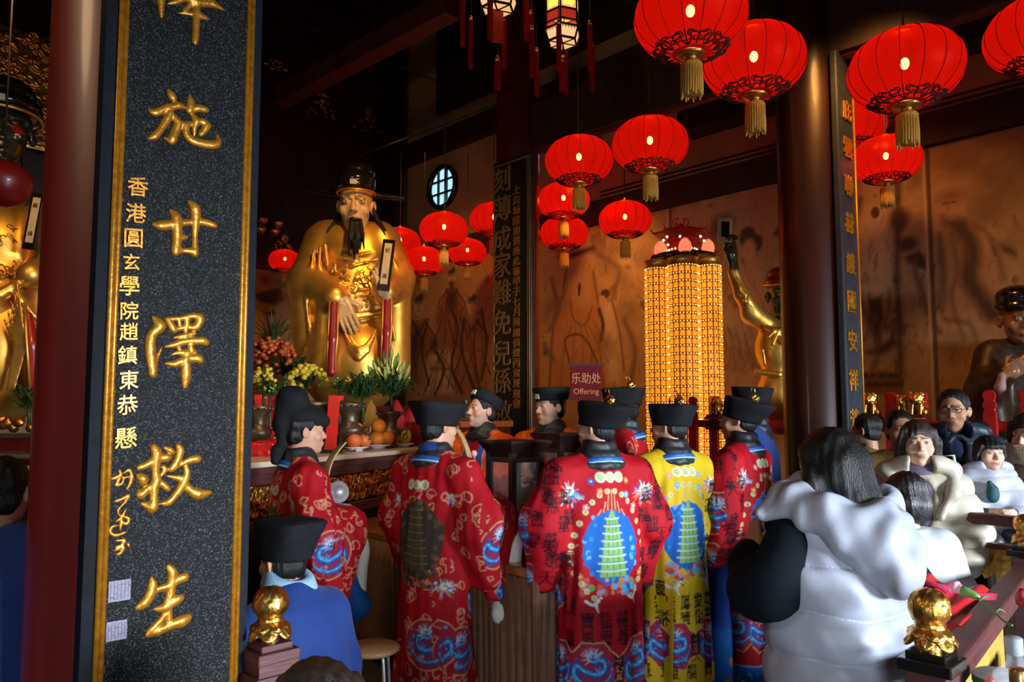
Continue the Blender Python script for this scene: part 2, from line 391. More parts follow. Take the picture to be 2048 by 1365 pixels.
def lump(solid, name, h, mat_, parent=None, sub=0, disp=None, colfn=None, base=None, world=False, sm=1, soft=.004):
    v, q = solid.mesh(h)
    if sm: v = smooth(v, q, sm, .5)
    for _ in range(sub): v, q = subdiv(v, q)
    nn = None
    if disp is not None:
        nn = normals(v, q); v = v + nn * disp(v, nn)[:, None]
    col = None
    if base is not None: col = solid.colors(v, base, soft)
    if colfn is not None: col = colfn(v, normals(v, q), col)
    return obj(name, v, q, mat_, parent, True, col, world)

# ------------------------------------------------------------------ canvas: flat pattern colours sampled onto dense meshes
class Canvas:
    def __init__(s, x0, x1, z0, z1, res, base):
        s.x0, s.z0, s.res = x0, z0, res; s.w = int((x1 - x0) / res) + 1; s.h = int((z1 - z0) / res) + 1
        s.a = np.tile(np.asarray(base, np.float32), (s.h, s.w, 1))
    def win(s, lo, hi, pad=0):
        i0 = max(int((lo[0] - pad - s.x0) / s.res), 0); i1 = min(int((hi[0] + pad - s.x0) / s.res) + 2, s.w)
        j0 = max(int((lo[1] - pad - s.z0) / s.res), 0); j1 = min(int((hi[1] + pad - s.z0) / s.res) + 2, s.h)
        if i1 <= i0 or j1 <= j0: return None
        X, Z = np.meshgrid(s.x0 + s.res * np.arange(i0, i1), s.z0 + s.res * np.arange(j0, j1))
        return (slice(j0, j1), slice(i0, i1)), X, Z
    def mix(s, sl, w, c): w = np.clip(w, 0, 1)[..., None]; s.a[sl] = s.a[sl] * (1 - w) + np.asarray(c, np.float32) * w
    def disc(s, c, r, col, ry=None, a=1, rot=0, soft=None):
        ry = ry or r; m = max(r, ry); g = s.win((c[0] - m, c[1] - m), (c[0] + m, c[1] + m))
        if g is None: return
        sl, X, Z = g; x = X - c[0]; z = Z - c[1]; cs, sn = math.cos(rot), math.sin(rot); x, z = x * cs + z * sn, -x * sn + z * cs
        d = (np.sqrt((x / r) ** 2 + (z / ry) ** 2) - 1) * min(r, ry); s.mix(sl, a * (.5 - d / (soft or s.res)), col)
    def stroke(s, pts, wd, col, a=1, soft=None):
        P = np.asarray(pts, float); k = len(P); wd = np.broadcast_to(np.asarray(wd, float), (k,)) / 2; soft = soft or s.res
        g = s.win(P.min(0), P.max(0), wd.max() + 2 * s.res)
        if g is None: return
        sl, X, Z = g; D = np.full(X.shape, 1e3)
        for i in range(k - 1):
            ab = P[i + 1] - P[i]; L = ab @ ab + 1e-12; t = np.clip(((X - P[i, 0]) * ab[0] + (Z - P[i, 1]) * ab[1]) / L, 0, 1)
            D = np.minimum(D, np.hypot(X - P[i, 0] - t * ab[0], Z - P[i, 1] - t * ab[1]) - (wd[i] + (wd[i + 1] - wd[i]) * t))
        s.mix(sl, a * (.5 - D / soft), col)
    def poly(s, pts, col, a=1, soft=None):
        P = np.asarray(pts, float); g = s.win(P.min(0), P.max(0), 2 * s.res)
        if g is None: return
        sl, X, Z = g; ins = np.zeros(X.shape, bool); D = np.full(X.shape, 1e3); n = len(P)
        for i in range(n):
            a0, b0 = P[i], P[(i + 1) % n]; c = (a0[1] > Z) != (b0[1] > Z)
            ins ^= c & (X < (b0[0] - a0[0]) * (Z - a0[1]) / (b0[1] - a0[1] + 1e-12) + a0[0])
            ab = b0 - a0; L = ab @ ab + 1e-12; t = np.clip(((X - a0[0]) * ab[0] + (Z - a0[1]) * ab[1]) / L, 0, 1)
            D = np.minimum(D, np.hypot(X - a0[0] - t * ab[0], Z - a0[1] - t * ab[1]))
        D = np.where(ins, -D, D); s.mix(sl, a * (.5 - D / (soft or s.res)), col)
    def glyph(s, ch, c, hgt, col, a=1, rot=0, sx=1.0):
        for T in glyph_tris(ch):
            p = (T - .5) * hgt * np.array([sx, 1]); cs, sn = math.cos(rot), math.sin(rot)
            p = np.stack([p[:, 0] * cs - p[:, 1] * sn, p[:, 0] * sn + p[:, 1] * cs], 1) + np.asarray(c)
            g = s.win(p.min(0), p.max(0), s.res)
            if g is None: continue
            sl, X, Z = g; e = []
            for i in range(3):
                A, B = p[i], p[(i + 1) % 3]; e.append((B[0] - A[0]) * (Z - A[1]) - (B[1] - A[1]) * (X - A[0]))
            area = abs((p[1, 0] - p[0, 0]) * (p[2, 1] - p[0, 1]) - (p[1, 1] - p[0, 1]) * (p[2, 0] - p[0, 0]))
            tol = s.res * hgt * .06
            ins = ((e[0] >= -tol) & (e[1] >= -tol) & (e[2] >= -tol)) | ((e[0] <= tol) & (e[1] <= tol) & (e[2] <= tol))
            s.mix(sl, a * ins.astype(float), col)
    def sample(s, x, z):
        u = np.clip((x - s.x0) / s.res, 0, s.w - 1.001); v = np.clip((z - s.z0) / s.res, 0, s.h - 1.001)
        i = u.astype(int); j = v.astype(int); fu = (u - i)[:, None]; fv = (v - j)[:, None]
        return (s.a[j, i] * (1 - fu) * (1 - fv) + s.a[j, i + 1] * fu * (1 - fv) + s.a[j + 1, i] * (1 - fu) * fv + s.a[j + 1, i + 1] * fu * fv)
_gl = {}
def text_mesh(body, extrude=0, bevel=0, offset=0, res=3):
    c = bpy.data.curves.new('lettering', 'FONT'); c.body = body; c.extrude = extrude; c.bevel_depth = bevel; c.offset = offset; c.resolution_u = res
    o = bpy.data.objects.new('lettering', c); COL.objects.link(o); dg = bpy.context.evaluated_depsgraph_get(); ev = o.evaluated_get(dg); m = ev.to_mesh()
    v = np.array([t.co[:] for t in m.vertices]).reshape(-1, 3); f = [tuple(p.vertices) for p in m.polygons]
    m.calc_loop_triangles(); t = np.array([x.vertices[:] for x in m.loop_triangles]).reshape(-1, 3)
    ev.to_mesh_clear(); bpy.data.objects.remove(o); bpy.data.curves.remove(c)
    return v, f, t
def glyph_tris(ch):
    if ch not in _gl:
        v, f, t = text_mesh(ch, res=2); v = v[:, :2]; lo = v.min(0); hi = v.max(0); v = (v - (lo + hi) / 2) / max(hi - lo) + .5; _gl[ch] = [v[k] for k in t]
    return _gl[ch]
def lettering(name, ch, o, ex, ey, hgt, mat_, parent, depth=.004, wfac=1.0, bold=.01, world=True, bevel=.015):
    """raised character: centred on o, ex/ey in-plane axes, standing out along ex x ey"""
    v, f, t = text_mesh(ch, extrude=.02, bevel=bevel, offset=bold, res=3); lo = v.min(0); hi = v.max(0); c = (lo + hi) / 2; s = hgt / max(hi[0] - lo[0], hi[1] - lo[1]) if len(ch) == 1 else hgt / (hi[1] - lo[1])
    ez = np.cross(ex, ey); zz = (v[:, 2] - lo[2]) / (hi[2] - lo[2]) * depth
    P = np.asarray(o) + np.outer((v[:, 0] - c[0]) * s * wfac, ex) + np.outer((v[:, 1] - c[1]) * s, ey) + np.outer(zz, ez)
    return obj(name, P, f, mat_, parent, False, None, world)
# ================================================================== the hall
QA = at(1830, 832, 7.0) * np.array([1, 1, 0]); CORN = onplane(793, 832, QA, NA) * np.array([1, 1, 0])
def on_a(px, py, off=0): return onplane(px, py, QA + NA * off, NA)
def on_b(px, py, off=0): return onplane(px, py, CORN + NB * off, NB)
def struct(name, mb, m, **k): return tag(mb.build(name, m, **k), kind='structure')
RT = QA - UU * 5.2
LB = CORN - VV * 9.0
struct('floor', MB().box((0, 5, -.05), (14, 13, .05)), M['floor'])
struct('ceiling', MB().box((0, 6, 8.75), (14, 14, .1)), M['ceil'])
mb = MB(); c = (RT + CORN) / 2 - NA * .15; mb.box(c + ZZ * 4.35, (np.linalg.norm(CORN - RT) / 2 + .15, .15, 4.35), (UU, NA, ZZ)); struct('wall_right', mb, M['tan'])
mb = MB(); c = (LB + CORN) / 2 - NB * .15; mb.box(c + ZZ * 4.35, (4.5, .15, 4.35), (VV, NB, ZZ)); struct('wall_back', mb, M['lacq_dark'])
# closed side of the hall behind the left statue; the front and right stay open to the daylight
mb = MB(); mb.box(LB + NB * 3.2 - VV * .15 + ZZ * 4.35, (3.2, .15, 4.35), (NB, VV, ZZ)); struct('wall_left', mb, M['lacq_dark'])
LENA = np.linalg.norm(CORN - RT)
def band(z0, z1, s0, s1, out, m, nm):
    mb = MB(); a = RT + UU * s0; b = RT + UU * s1
    mb.box((a + b) / 2 + NA * out / 2 + ZZ * (z0 + z1) / 2, ((s1 - s0) / 2, out / 2 - .001, (z1 - z0) / 2), (UU, NA, ZZ)); return struct(nm, mb, m)
band(4.17, 4.47, 0, LENA, .10, M['brown_beam'], 'trim_1')
band(5.95, 6.29, 0, LENA, .16, M['brown_beam'], 'trim_2')
band(4.92, 5.94, 0, 7.5, .34, M['brown_beam'], 'beam_high')
band(6.62, 8.5, 0, LENA - 1.2, .14, M['ceil'], 'trim_3')
# slim conduits under the plaster band
for k, zz in enumerate((4.53, 4.58)):
    mb = MB(); mb.tube([RT + NA * .02 + ZZ * zz, RT + UU * 8.9 + NA * .02 + ZZ * (zz + .01)], .011, 6)
    tag(mb.build('cable_conduit', M['wire'], smooth=True), ['lower of two thin dark conduits on the plaster band', 'upper of two thin dark conduits on the plaster band'][k], 'conduit')
# front wall with the open doorway the daylight comes through (behind the camera)
_dl = np.array((9.0, -4.4, 0)); _dt = np.array((.9, 4.2, 0)); _dd = (_dt - _dl) / np.linalg.norm(_dt - _dl); _dx = np.array((-_dd[1], _dd[0], 0)); _dc = _dl + _dd * 4.3
mb = MB(); mb.box(_dc + ZZ * 5.575, (2.6, .12, 3.125), (_dx, _dd, ZZ)); mb.box(_dc + _dx * 3.4 + ZZ * 4.35, (1.3, .12, 4.35), (_dx, _dd, ZZ)); mb.box(_dc - _dx * 3.1 + ZZ * 4.35, (1.0, .12, 4.35), (_dx, _dd, ZZ)); struct('wall_front', mb, M['lacq_dark'])
# dark corner post
mb = MB(); mb.lathe([(.17, 0), (.17, 8.6)], CORN + NB * .17 + NA * .17, 20); struct('pillar_corner', mb, M['lacq_dark'], smooth=True)
# roof beams
def beam(a, b, w, h, m, nm='roof_beam'):
    mb = MB(); mb.bar(a, b, w, h); return struct(nm, mb, m)
PC = onplane(1036, 832, at(1076, 832, 8.15), np.cross(UU, ZZ)) * np.array([1, 1, 0]); PD = onplane(1632, 832, at(1632, 832, 6.15), NA) * np.array([1, 1, 0])
_bd = (PC - PD) / np.linalg.norm(PC - PD)
mb = MB(); a_ = PC - _bd * .30 + ZZ * 4.86; b_ = PD - _bd * 5 + ZZ * 4.86; mb.bar(a_, b_, .20, .50)
mb.tube([a_ - ZZ * .235, b_ - ZZ * .235], .055, 8, m=1); o = mb.build('beam_lantern', [M['brown_beam'], M['beam_red']]); tag(o, kind='structure')
beam(at(560, 196, 10.2), at(905, 11, 7.9), .22, .24, M['beam_red'])
beam(PC + ZZ * 6.6, PC + ZZ * 6.6 - VV * 5.5, .25, .4, M['brown_beam'])
beam(PD + ZZ * 6.6, PD + ZZ * 6.6 - VV * 6.5, .25, .4, M['brown_beam'])
beam(PC + ZZ * 7.2 + UU * 3.5, PD + ZZ * 7.2 - UU * 4, .3, .4, M['brown_beam'])
for k in range(7):
    q = CORN + UU * -1.5 * k + ZZ * 8.2; beam(q, q - VV * 9, .14, .2, M['ceil'], 'roof_rafter')
# round windows high in the plaster wall
def round_window(n, px, py, r, glaze):
    c = on_a(px, py, .0); root = tag(thing('window_%d' % n, None, None, c), kind='structure')
    R = np.stack([UU, ZZ, NA], 1)
    mb = MB(); prof = [(r * .80, .012), (r * .82, .07), (r * .95, .085), (r, .06), (r, .0)]
    mb.lathe(prof, (0, 0, 0), 40, rot=R, cap=False); mb.build('window_frame', M['black_gloss'], root, True)
    mb = MB(); mb.lathe([(r * .82, .005), (r * .82, .015)], (0, 0, 0), 40, rot=R); mb.build('pane', glaze, root)
    mb = MB()
    for t in (-.28, .28):
        l = math.sqrt(.82 ** 2 - t * t) * r
        mb.box(UU * t * r + NA * .03, (.016, l, .016), (UU, ZZ, NA)); mb.box(ZZ * t * r + NA * .03, (l, .016, .016), (UU, ZZ, NA))
    mb.build('muntin', M['black_gloss'], root)
gl = mat('daylit_glass', (.3, .5, .7), .1, emit=(.40, .74, 1.0), estr=1.25)
round_window(1, 888, 375, .37, gl); round_window(2, 1162, 302, .37, gl)
round_window(3, 944, 68, .19, mat('daylit_glass_dim', (.3, .5, .7), .1, emit=(.22, .42, .95), estr=.8))

# ------------------------------------------------------------------ painted murals (flat wall paintings, generic figures)
TAN = np.array((.40, .235, .105)); INK = (.085, .044, .022); INK2 = (.20, .108, .050); PALE = (.55, .36, .19); ROB = (.30, .125, .05); SKN = (.50, .30, .15)
def mural(name, label, q0, dirv, nrm, s0, s1, z0, z1, res, tr, painter):
    c = Canvas(s0, s1, z0, z1, .006, TAN)
    n = RNG.normal(size=(c.h // 40 + 2, c.w // 40 + 2)); n2 = RNG.normal(size=(c.h // 9 + 2, c.w // 9 + 2))
    def up(a, st):
        i = np.arange(c.h) / st; j = np.arange(c.w) / st; i0 = i.astype(int); j0 = j.astype(int); fi = (i - i0)[:, None]; fj = (j - j0)[None]
        fi = fi * fi * (3 - 2 * fi); fj = fj * fj * (3 - 2 * fj)
        A = a[i0][:, j0]; B = a[i0][:, j0 + 1]; C_ = a[i0 + 1][:, j0]; D = a[i0 + 1][:, j0 + 1]
        return (A * (1 - fj) + B * fj) * (1 - fi) + (C_ * (1 - fj) + D * fj) * fi
    u1 = up(n, 40); u2 = up(n2, 9)
    c.a *= np.clip(1 + .10 * u1 + .06 * u2, .5, 1.4)[..., None]
    w = np.clip((u1 + .5 * u2 - 1.25) * 1.6, 0, .75)[..., None]; c.a = c.a * (1 - w) + np.array(INK2, np.float32) * w
    painter(c, tr)
    nx = int((s1 - s0) / res) + 1; nz = int((z1 - z0) / res) + 1; S, Z = np.meshgrid(np.linspace(s0, s1, nx), np.linspace(z0, z1, nz)); S = S.ravel(); Z = Z.ravel()
    P = np.asarray(q0) + np.outer(S, dirv) + np.outer(Z, ZZ) + np.asarray(nrm) * .02
    I = np.arange(nx * nz).reshape(nz, nx); f = np.stack([I[:-1, :-1].ravel(), I[:-1, 1:].ravel(), I[1:, 1:].ravel(), I[1:, :-1].ravel()], 1)
    if np.dot(np.cross(dirv, ZZ), nrm) < 0: f = f[:, ::-1]
    # closed rim so the painted board has a thickness
    k = len(P); rim = np.concatenate([I[0], I[1:, -1], I[-1, -2::-1], I[-2:0:-1, 0]]); back = P[rim] - np.asarray(nrm) * .019
    bi = k + np.arange(len(rim)); rf = np.stack([rim, np.roll(rim, -1), np.roll(bi, -1), bi], 1)
    col = c.sample(S, Z); col = np.vstack([col, np.tile(TAN * .5, (len(rim), 1))])
    o = obj(name, np.vstack([P, back]), np.vstack([f, rf]), mat('mural_paint', (.4, .3, .2), .8, 0, .06, 60, .05, 150, attr=True, spec=.2), None, True, col)
    return tag(o, label, 'mural')
def tra(px, py): p = on_a(px, py); return (np.dot(p - RT, UU), p[2])
def trb(px, py): p = on_b(px, py); return (np.dot(p - CORN, VV), p[2])
def figure(c, tr, hx, hy, w, base, robe, hair=1, sc=1.0, beard=0, lean=0):
    """an ink figure: robe mass, fold lines, sleeves, head, hair; px-space layout about its head"""
    T = lambda pts: [tr(*p) for p in pts]; u = w / 10.0; r = random.Random(int(hx * 7 + hy)); uu = abs(tr(hx + u, hy)[0] - tr(hx - u, hy)[0]) / 2 / 1.0
    L = base - hy; m = uu
    c.poly(T([(hx - 4 * u, hy + 9 * u), (hx - 1.5 * u, hy + 6 * u), (hx + 1.5 * u, hy + 6 * u), (hx + 4.5 * u, hy + 9 * u), (hx + 7 * u, hy + .45 * L), (hx + 9 * u + lean, base), (hx - 9 * u + lean, base), (hx - 7.5 * u, hy + .45 * L)]), robe, .8, m * 1.5)
    for k in range(9):
        x0 = hx + r.uniform(-4, 4) * u; x1 = hx + lean + r.uniform(-9, 9) * u
        c.stroke(cr(T([(x0, hy + r.uniform(8, 14) * u), ((x0 + x1) / 2 + r.uniform(-3, 3) * u, hy + .55 * L), (x1, base - r.uniform(0, .1) * L)])), [.2 * m, .8 * m, .5 * m, .2 * m][0] + m * .45, INK if k % 3 else INK2, .75, m * .5)
    for sg in (-1, 1):
        c.stroke(cr(T([(hx + sg * 3 * u, hy + 8 * u), (hx + sg * 8 * u, hy + 16 * u), (hx + sg * 5 * u, hy + 22 * u), (hx + sg * 9 * u, hy + 34 * u)])), m * .8, INK, .85, m * .5)
        c.poly(T([(hx + sg * 4 * u, hy + 10 * u), (hx + sg * 9 * u, hy + 18 * u), (hx + sg * 10 * u, hy + 32 * u), (hx + sg * 5 * u, hy + 24 * u)]), [x * .8 for x in robe], .55, m * 2)
    c.stroke(T([(hx - 3 * u, hy + 7 * u), (hx, hy + 13 * u), (hx + 3 * u, hy + 7 * u)]), m * 1.1, INK, .8, m)
    c.stroke(T([(hx - 6 * u, hy + 22 * u), (hx + 6 * u, hy + 22 * u)]), m * 1.4, INK2, .8, m)
    c.disc(tr(hx, hy), 3.1 * m, SKN, 3.1 * m * 1.35 * .75 + m, 1)
    if hair: c.disc(tr(hx, hy - 3.2 * u), 2.7 * m, INK, 1.3 * m, .8, soft=m); c.disc(tr(hx + u, hy - 4.8 * u), 1.0 * m, INK, None, .8, soft=m); c.stroke([(tr(hx, hy)[0] + 3 * m * math.cos(t), tr(hx, hy)[1] + 3.4 * m * math.sin(t)) for t in np.linspace(-3.3, .2, 14)], m * .45, INK2, .45)
    for sg in (-1, 1): c.stroke(T([(hx + sg * .6 * u, hy - .8 * u), (hx + sg * 2 * u, hy - 1.1 * u)]), m * .4, INK, .5)
    c.stroke(T([(hx, hy), (hx - .4 * u, hy + 1.4 * u)]), m * .3, INK2); c.stroke(T([(hx - .8 * u, hy + 2.4 * u), (hx + .9 * u, hy + 2.4 * u)]), m * .3, INK, .5)
    if beard: c.poly(T([(hx - 2 * u, hy + 2.4 * u), (hx + 2 * u, hy + 2.4 * u), (hx, hy + (6 + beard) * u)]), INK, .85, m)
def paint_a(c, tr):
    T = lambda pts: [tr(*p) for p in pts]
    # left bay behind the altar
    figure(c, tr, 840, 612, 42, 770, ROB); figure(c, tr, 886, 655, 38, 790, PALE); figure(c, tr, 946, 612, 40, 790, (.36, .16, .07)); figure(c, tr, 905, 555, 34, 700, ROB, beard=3)
    for pts, w in (([(812, 650), (822, 690), (812, 740), (830, 780)], .07), ([(858, 640), (846, 700), (860, 770)], .06), ([(900, 610), (918, 660), (905, 730), (925, 785)], .07), ([(930, 640), (925, 700), (950, 780)], .08), ([(965, 620), (975, 690), (965, 760)], .06), ([(870, 700), (890, 740), (872, 790)], .06)):
        c.stroke(cr(T(pts)), w, INK, .8, .03)
    c.disc(tr(905, 600), .13, INK, .2, .8, soft=.1); c.disc(tr(870, 690), .1, INK, .16, .8, soft=.1)
    # middle bay: tall robed elder with an attendant
    c.poly(T([(1125, 560), (1192, 560), (1222, 620), (1240, 800), (1085, 800), (1105, 640)]), (.44, .20, .075), .75, .15)
    c.poly(T([(1148, 545), (1180, 545), (1184, 600), (1166, 625), (1146, 600)]), (.46, .26, .12), .9, .05)
    c.stroke(cr(T([(1135, 540), (1125, 600), (1108, 660), (1100, 790)])), .05, INK2, .9, .03); c.stroke(cr(T([(1188, 545), (1200, 610), (1222, 660), (1232, 790)])), .05, INK2, .9, .03)
    c.stroke(cr(T([(1142, 600), (1150, 640), (1172, 650), (1186, 615)])), .03, INK2, .9, .02)
    c.stroke(T([(1160, 575), (1160, 590)]), .04, INK, .9); c.disc(tr(1161, 575), .025, INK, .06)
    for dx in (-30, -12, 8, 24, 40): c.stroke(cr(T([(1160 + dx * .5, 655), (1160 + dx, 700), (1160 + dx * 1.3, 795)])), .022, INK2, .7, .02)
    c.stroke(cr(T([(1141, 725), (1132, 680), (1160, 670), (1180, 690), (1200, 735)])), .03, INK, .8, .02)
    c.poly(T([(1110, 515), (1190, 490), (1196, 500), (1140, 522)]), INK, .7, .04)
    c.poly(T([(1200, 600), (1225, 595), (1245, 690), (1242, 770), (1215, 770)]), PALE, .7, .08); c.disc(tr(1212, 588), .07, INK, .06, 1); c.disc(tr(1207, 603), .05, SKN, .075)
    c.stroke(cr(T([(1200, 620), (1208, 650), (1204, 680)])), .06, INK, .9, .03); c.stroke(cr(T([(1225, 600), (1240, 660), (1250, 740)])), .03, INK2, .9)
    for p in ((1230, 500), (1215, 530), (1250, 560), (1290, 520), (1100, 620), (1120, 610), (1215, 690), (1265, 620)): c.disc(tr(*p), .12, INK2, .2, .55, rot=p[0], soft=.14)
    for pts in ([(1105, 560), (1118, 620), (1100, 660)], [(1200, 510), (1240, 540), (1230, 580)], [(1090, 690), (1108, 720)], [(1250, 640), (1272, 700), (1262, 770)]): c.stroke(cr(T(pts)), .09, INK2, .8, .05)
    for p in ((1092, 706), (1288, 610)): c.disc(tr(*p), .05, INK, .05, .7, soft=.05)
    # bay behind the raised arm: seated woman with a dark bun
    c.disc(tr(1497, 475), .10, INK, .12, 1, soft=.04); c.disc(tr(1512, 487), .09, INK, .10, 1, soft=.04); c.disc(tr(1500, 500), .08, (.50, .25, .12), .12, .9, soft=.04)
    c.stroke(cr(T([(1486, 520), (1500, 560), (1512, 580), (1525, 605)])), [.04] * 19, INK, .9, .03)
    c.poly(T([(1575, 420), (1548, 470), (1560, 475), (1582, 450)]), INK, .85, .04); c.disc(tr(1448, 450), .16, INK, .13, .75, soft=.1)
    c.poly(T([(1470, 520), (1520, 515), (1560, 620), (1490, 640)]), (.46, .22, .09), .5, .12)
    for k in range(14): x = 1440 + k * 9; c.stroke(cr(T([(x, 640 + (k * 37) % 60), (x + 14, 690 + (k * 23) % 50), (x + 4, 740)])), .02, INK2, .6, .02)
    # right bay: figures, rocks
    c.poly(T([(1740, 410), (1790, 420), (1800, 560), (1750, 600), (1715, 540)]), PALE, .5, .15); c.disc(tr(1752, 426), .04, INK, .06, .9)
    for pts, w in (([(1722, 400), (1716, 430), (1712, 450)], .05), ([(1797, 300), (1797, 470), (1795, 560)], .07), ([(1795, 560), (1800, 640), (1803, 760)], .07), ([(1720, 600), (1742, 650), (1760, 690), (1748, 740)], .05), ([(1830, 540), (1850, 600), (1862, 640), (1880, 665)], .05), ([(1740, 590), (1745, 640), (1730, 680)], .03), ([(1780, 580), (1775, 640), (1752, 690)], .03)): c.stroke(cr(T(pts)), w, INK, .8, .05)
    c.poly(T([(1806, 515), (1840, 500), (1872, 530), (1868, 548), (1820, 530)]), INK, .9, .04); c.poly(T([(1738, 600), (1765, 590), (1772, 640), (1750, 690), (1740, 640)]), INK, .85, .05)
    c.poly(T([(1728, 705), (1760, 690), (1775, 680), (1788, 660), (1800, 690), (1770, 710), (1740, 712)]), INK, .8, .05); c.disc(tr(1818, 490), .1, INK, .08, .8, soft=.05); c.disc(tr(1800, 440), .1, INK, .12, .8, soft=.06)
    c.poly(T([(1726, 750), (1760, 738), (1800, 745), (1812, 790), (1725, 790)]), (.20, .085, .035), .95, .05)
    for k in range(22): c.disc(tr(1732 + (k * 31) % 74, 752 + (k * 17) % 34), .028, INK, .03, .9)
    c.poly(T([(1880, 460), (1945, 440), (1985, 520), (2010, 640), (1900, 640), (1890, 560)]), (.30, .15, .07), .6, .15)
    c.disc(tr(1900, 415), .14, (.36, .19, .085), .18, .8, soft=.08); c.disc(tr(1903, 392), .13, INK2, .06, .8, soft=.08); c.poly(T([(1882, 432), (1900, 438), (1922, 434), (1932, 450), (1910, 466), (1886, 455)]), INK, .8, .08)
    c.stroke(T([(1887, 409), (1895, 407)]), .018, INK, .7); c.stroke(T([(1904, 406), (1913, 405)]), .018, INK, .7); c.stroke(T([(1899, 408), (1896, 421)]), .012, INK2)
    for pts, w in (([(1925, 455), (1945, 500), (1940, 560), (1965, 600), (1985, 630)], .16), ([(1880, 470), (1888, 540), (1885, 620)], .05), ([(1905, 470), (1915, 540), (1905, 600), (1930, 680)], .03), ([(1950, 450), (1985, 480), (2010, 560)], .03), ([(1890, 640), (1940, 650), (1960, 700)], .03)): c.stroke(cr(T(pts)), w, INK, .75, .06)
    for p, r in (((1985, 395), .2), ((1970, 430), .14), ((2010, 500), .1), ((1835, 360), .1), ((1930, 330), .14), ((1880, 600), .12), ((1905, 700), .16), ((1975, 350), .1)): c.disc(tr(*p), r, INK2, r * .8, .6, rot=p[1], soft=r)
    c.poly(T([(2000, 488), (2030, 500), (2035, 515), (2010, 505)]), INK, .85, .04)
    R = random.Random(4)
    for k in range(420):
        x = R.choice([R.uniform(1080, 1300), R.uniform(1430, 1590), R.uniform(1710, 2040), R.uniform(1710, 2040), R.uniform(800, 985)]); y = R.uniform(430, 760); l = R.uniform(8, 26); an = R.uniform(-.5, .5) + 1.57
        c.stroke(cr(T([(x, y), (x + l * .5 * math.cos(an) + R.uniform(-5, 5), y + l * .5), (x + l * math.cos(an), y + l)])), R.uniform(.008, .022), INK2 if k % 3 else INK, R.uniform(.25, .7), .018)
    for x in (1345, 1868):   # joints between the painted boards
        s = tr(x, 600)[0]; c.stroke([(s, .5), (s, 4.2)], .04, (.12, .06, .03), .9); c.stroke([(s + .035, .5), (s + .035, 4.2)], .03, (.5, .33, .17), .6)
def paint_b(c, tr):
    T = lambda pts: [tr(*p) for p in pts]
    c.poly(T([(505, 590), (535, 580), (560, 575), (570, 600), (550, 612), (520, 605)]), INK, .95, .05); c.disc(tr(560, 565), .14, INK2, .1, .8, soft=.08)
    c.disc(tr(530, 560), .12, INK2, .1, .8, soft=.08); c.disc(tr(548, 545), .1, INK2, .06, .8, soft=.08)
    c.disc(tr(582, 610), .2, (.3, .15, .07), .25, .5, soft=.1)
    for pts in ([(570, 590), (590, 630), (575, 680)], [(520, 620), (545, 640), (560, 690)], [(590, 580), (600, 640)]): c.stroke(cr(T(pts)), .04, INK2, .9, .03)
    figure(c, tr, 540, 640, 36, 780, ROB)
    for k in range(6): figure(c, tr, 40 - 60 * k, 600, 40, 800, ROB if k % 2 else PALE)
sA = LENA - .30
mural('wall_mural', 'ink figure mural on tan boards along the lantern-lit wall with the round windows', RT, UU, NA, .3, sA, .35, 4.165, .0125, tra, paint_a)
mural('wall_mural', 'tan ink mural behind the big gold statue and red pineapple flowers', CORN, VV, NB, -6.5, -.35, .35, 3.86, .016, trb, paint_b)
band(0, .36, 0, LENA, .06, M['lacq_dark'], 'baseboard_right')
# carved gilt triangles and knobs high on the dark back wall
def carving(px, py, wd, ht, label, seed, tri=True, off=.12):
    c = on_b(px, py, off); R = random.Random(seed); Y = c[1]; w = wd * Y / FPX / .75; h = ht * Y / FPX
    S = Solid(.008)
    for i in range(34):
        v = R.random() ** .7; hw = (1 - v) * .5 if tri else .5 * math.sqrt(max(0, 1 - (2 * v - 1) ** 2)); x = R.uniform(-hw, hw) * w; z = (v - .5) * h; a = R.uniform(0, 6.28); l = R.uniform(.03, .08) * min(1, w * 2)
        p = np.array([x, 0, z]); q = p + l * np.array([math.cos(a), 0, math.sin(a)]); m_ = (p + q) / 2 + .03 * np.array([-math.sin(a), .4, math.cos(a)])
        S.chain([p, m_, q], [.013, .011, .008])
    S.frame(); o = lump(S, 'gilt_carving', .009, M['gold_rough']); o.location = c; o.rotation_euler = (0, 0, math.atan2(VV[1], VV[0]))
    tag(o, label, 'carving', 'gilt carvings on the dark back wall')
carving(648, 208, 60, 58, 'triangular gilt carving high on the dark wall, left of the lower triangular one', 1)
carving(738, 240, 54, 55, 'triangular gilt carving on the dark wall, lower and nearer the plaster wall', 2)
carving(572, 197, 24, 18, 'small gilt carving fragment left of the two triangles', 3, False)
carving(552, 130, 40, 24, 'small gilt carving fragment beside the stone plaque top', 4, False)
carving(568, 486, 34, 32, 'pale gilt triangle carving just above the leftmost small red lantern', 5)
for k, (px, py) in enumerate(((525, 440), (556, 447), (521, 459), (549, 463))):
    c = on_b(px, py, .2); mb = MB(); mb.sphere((0, 0, 0), (.085, .085, .075)); o = mb.build('gilt_ornament', M['gold_rough'], None, True); o.location = c
    tag(o, ['upper left', 'upper right', 'lower left', 'lower right'][k] + ' gilt ornament of the four above the pale triangle carving', 'ornament', 'gilt ornaments on the dark wall')
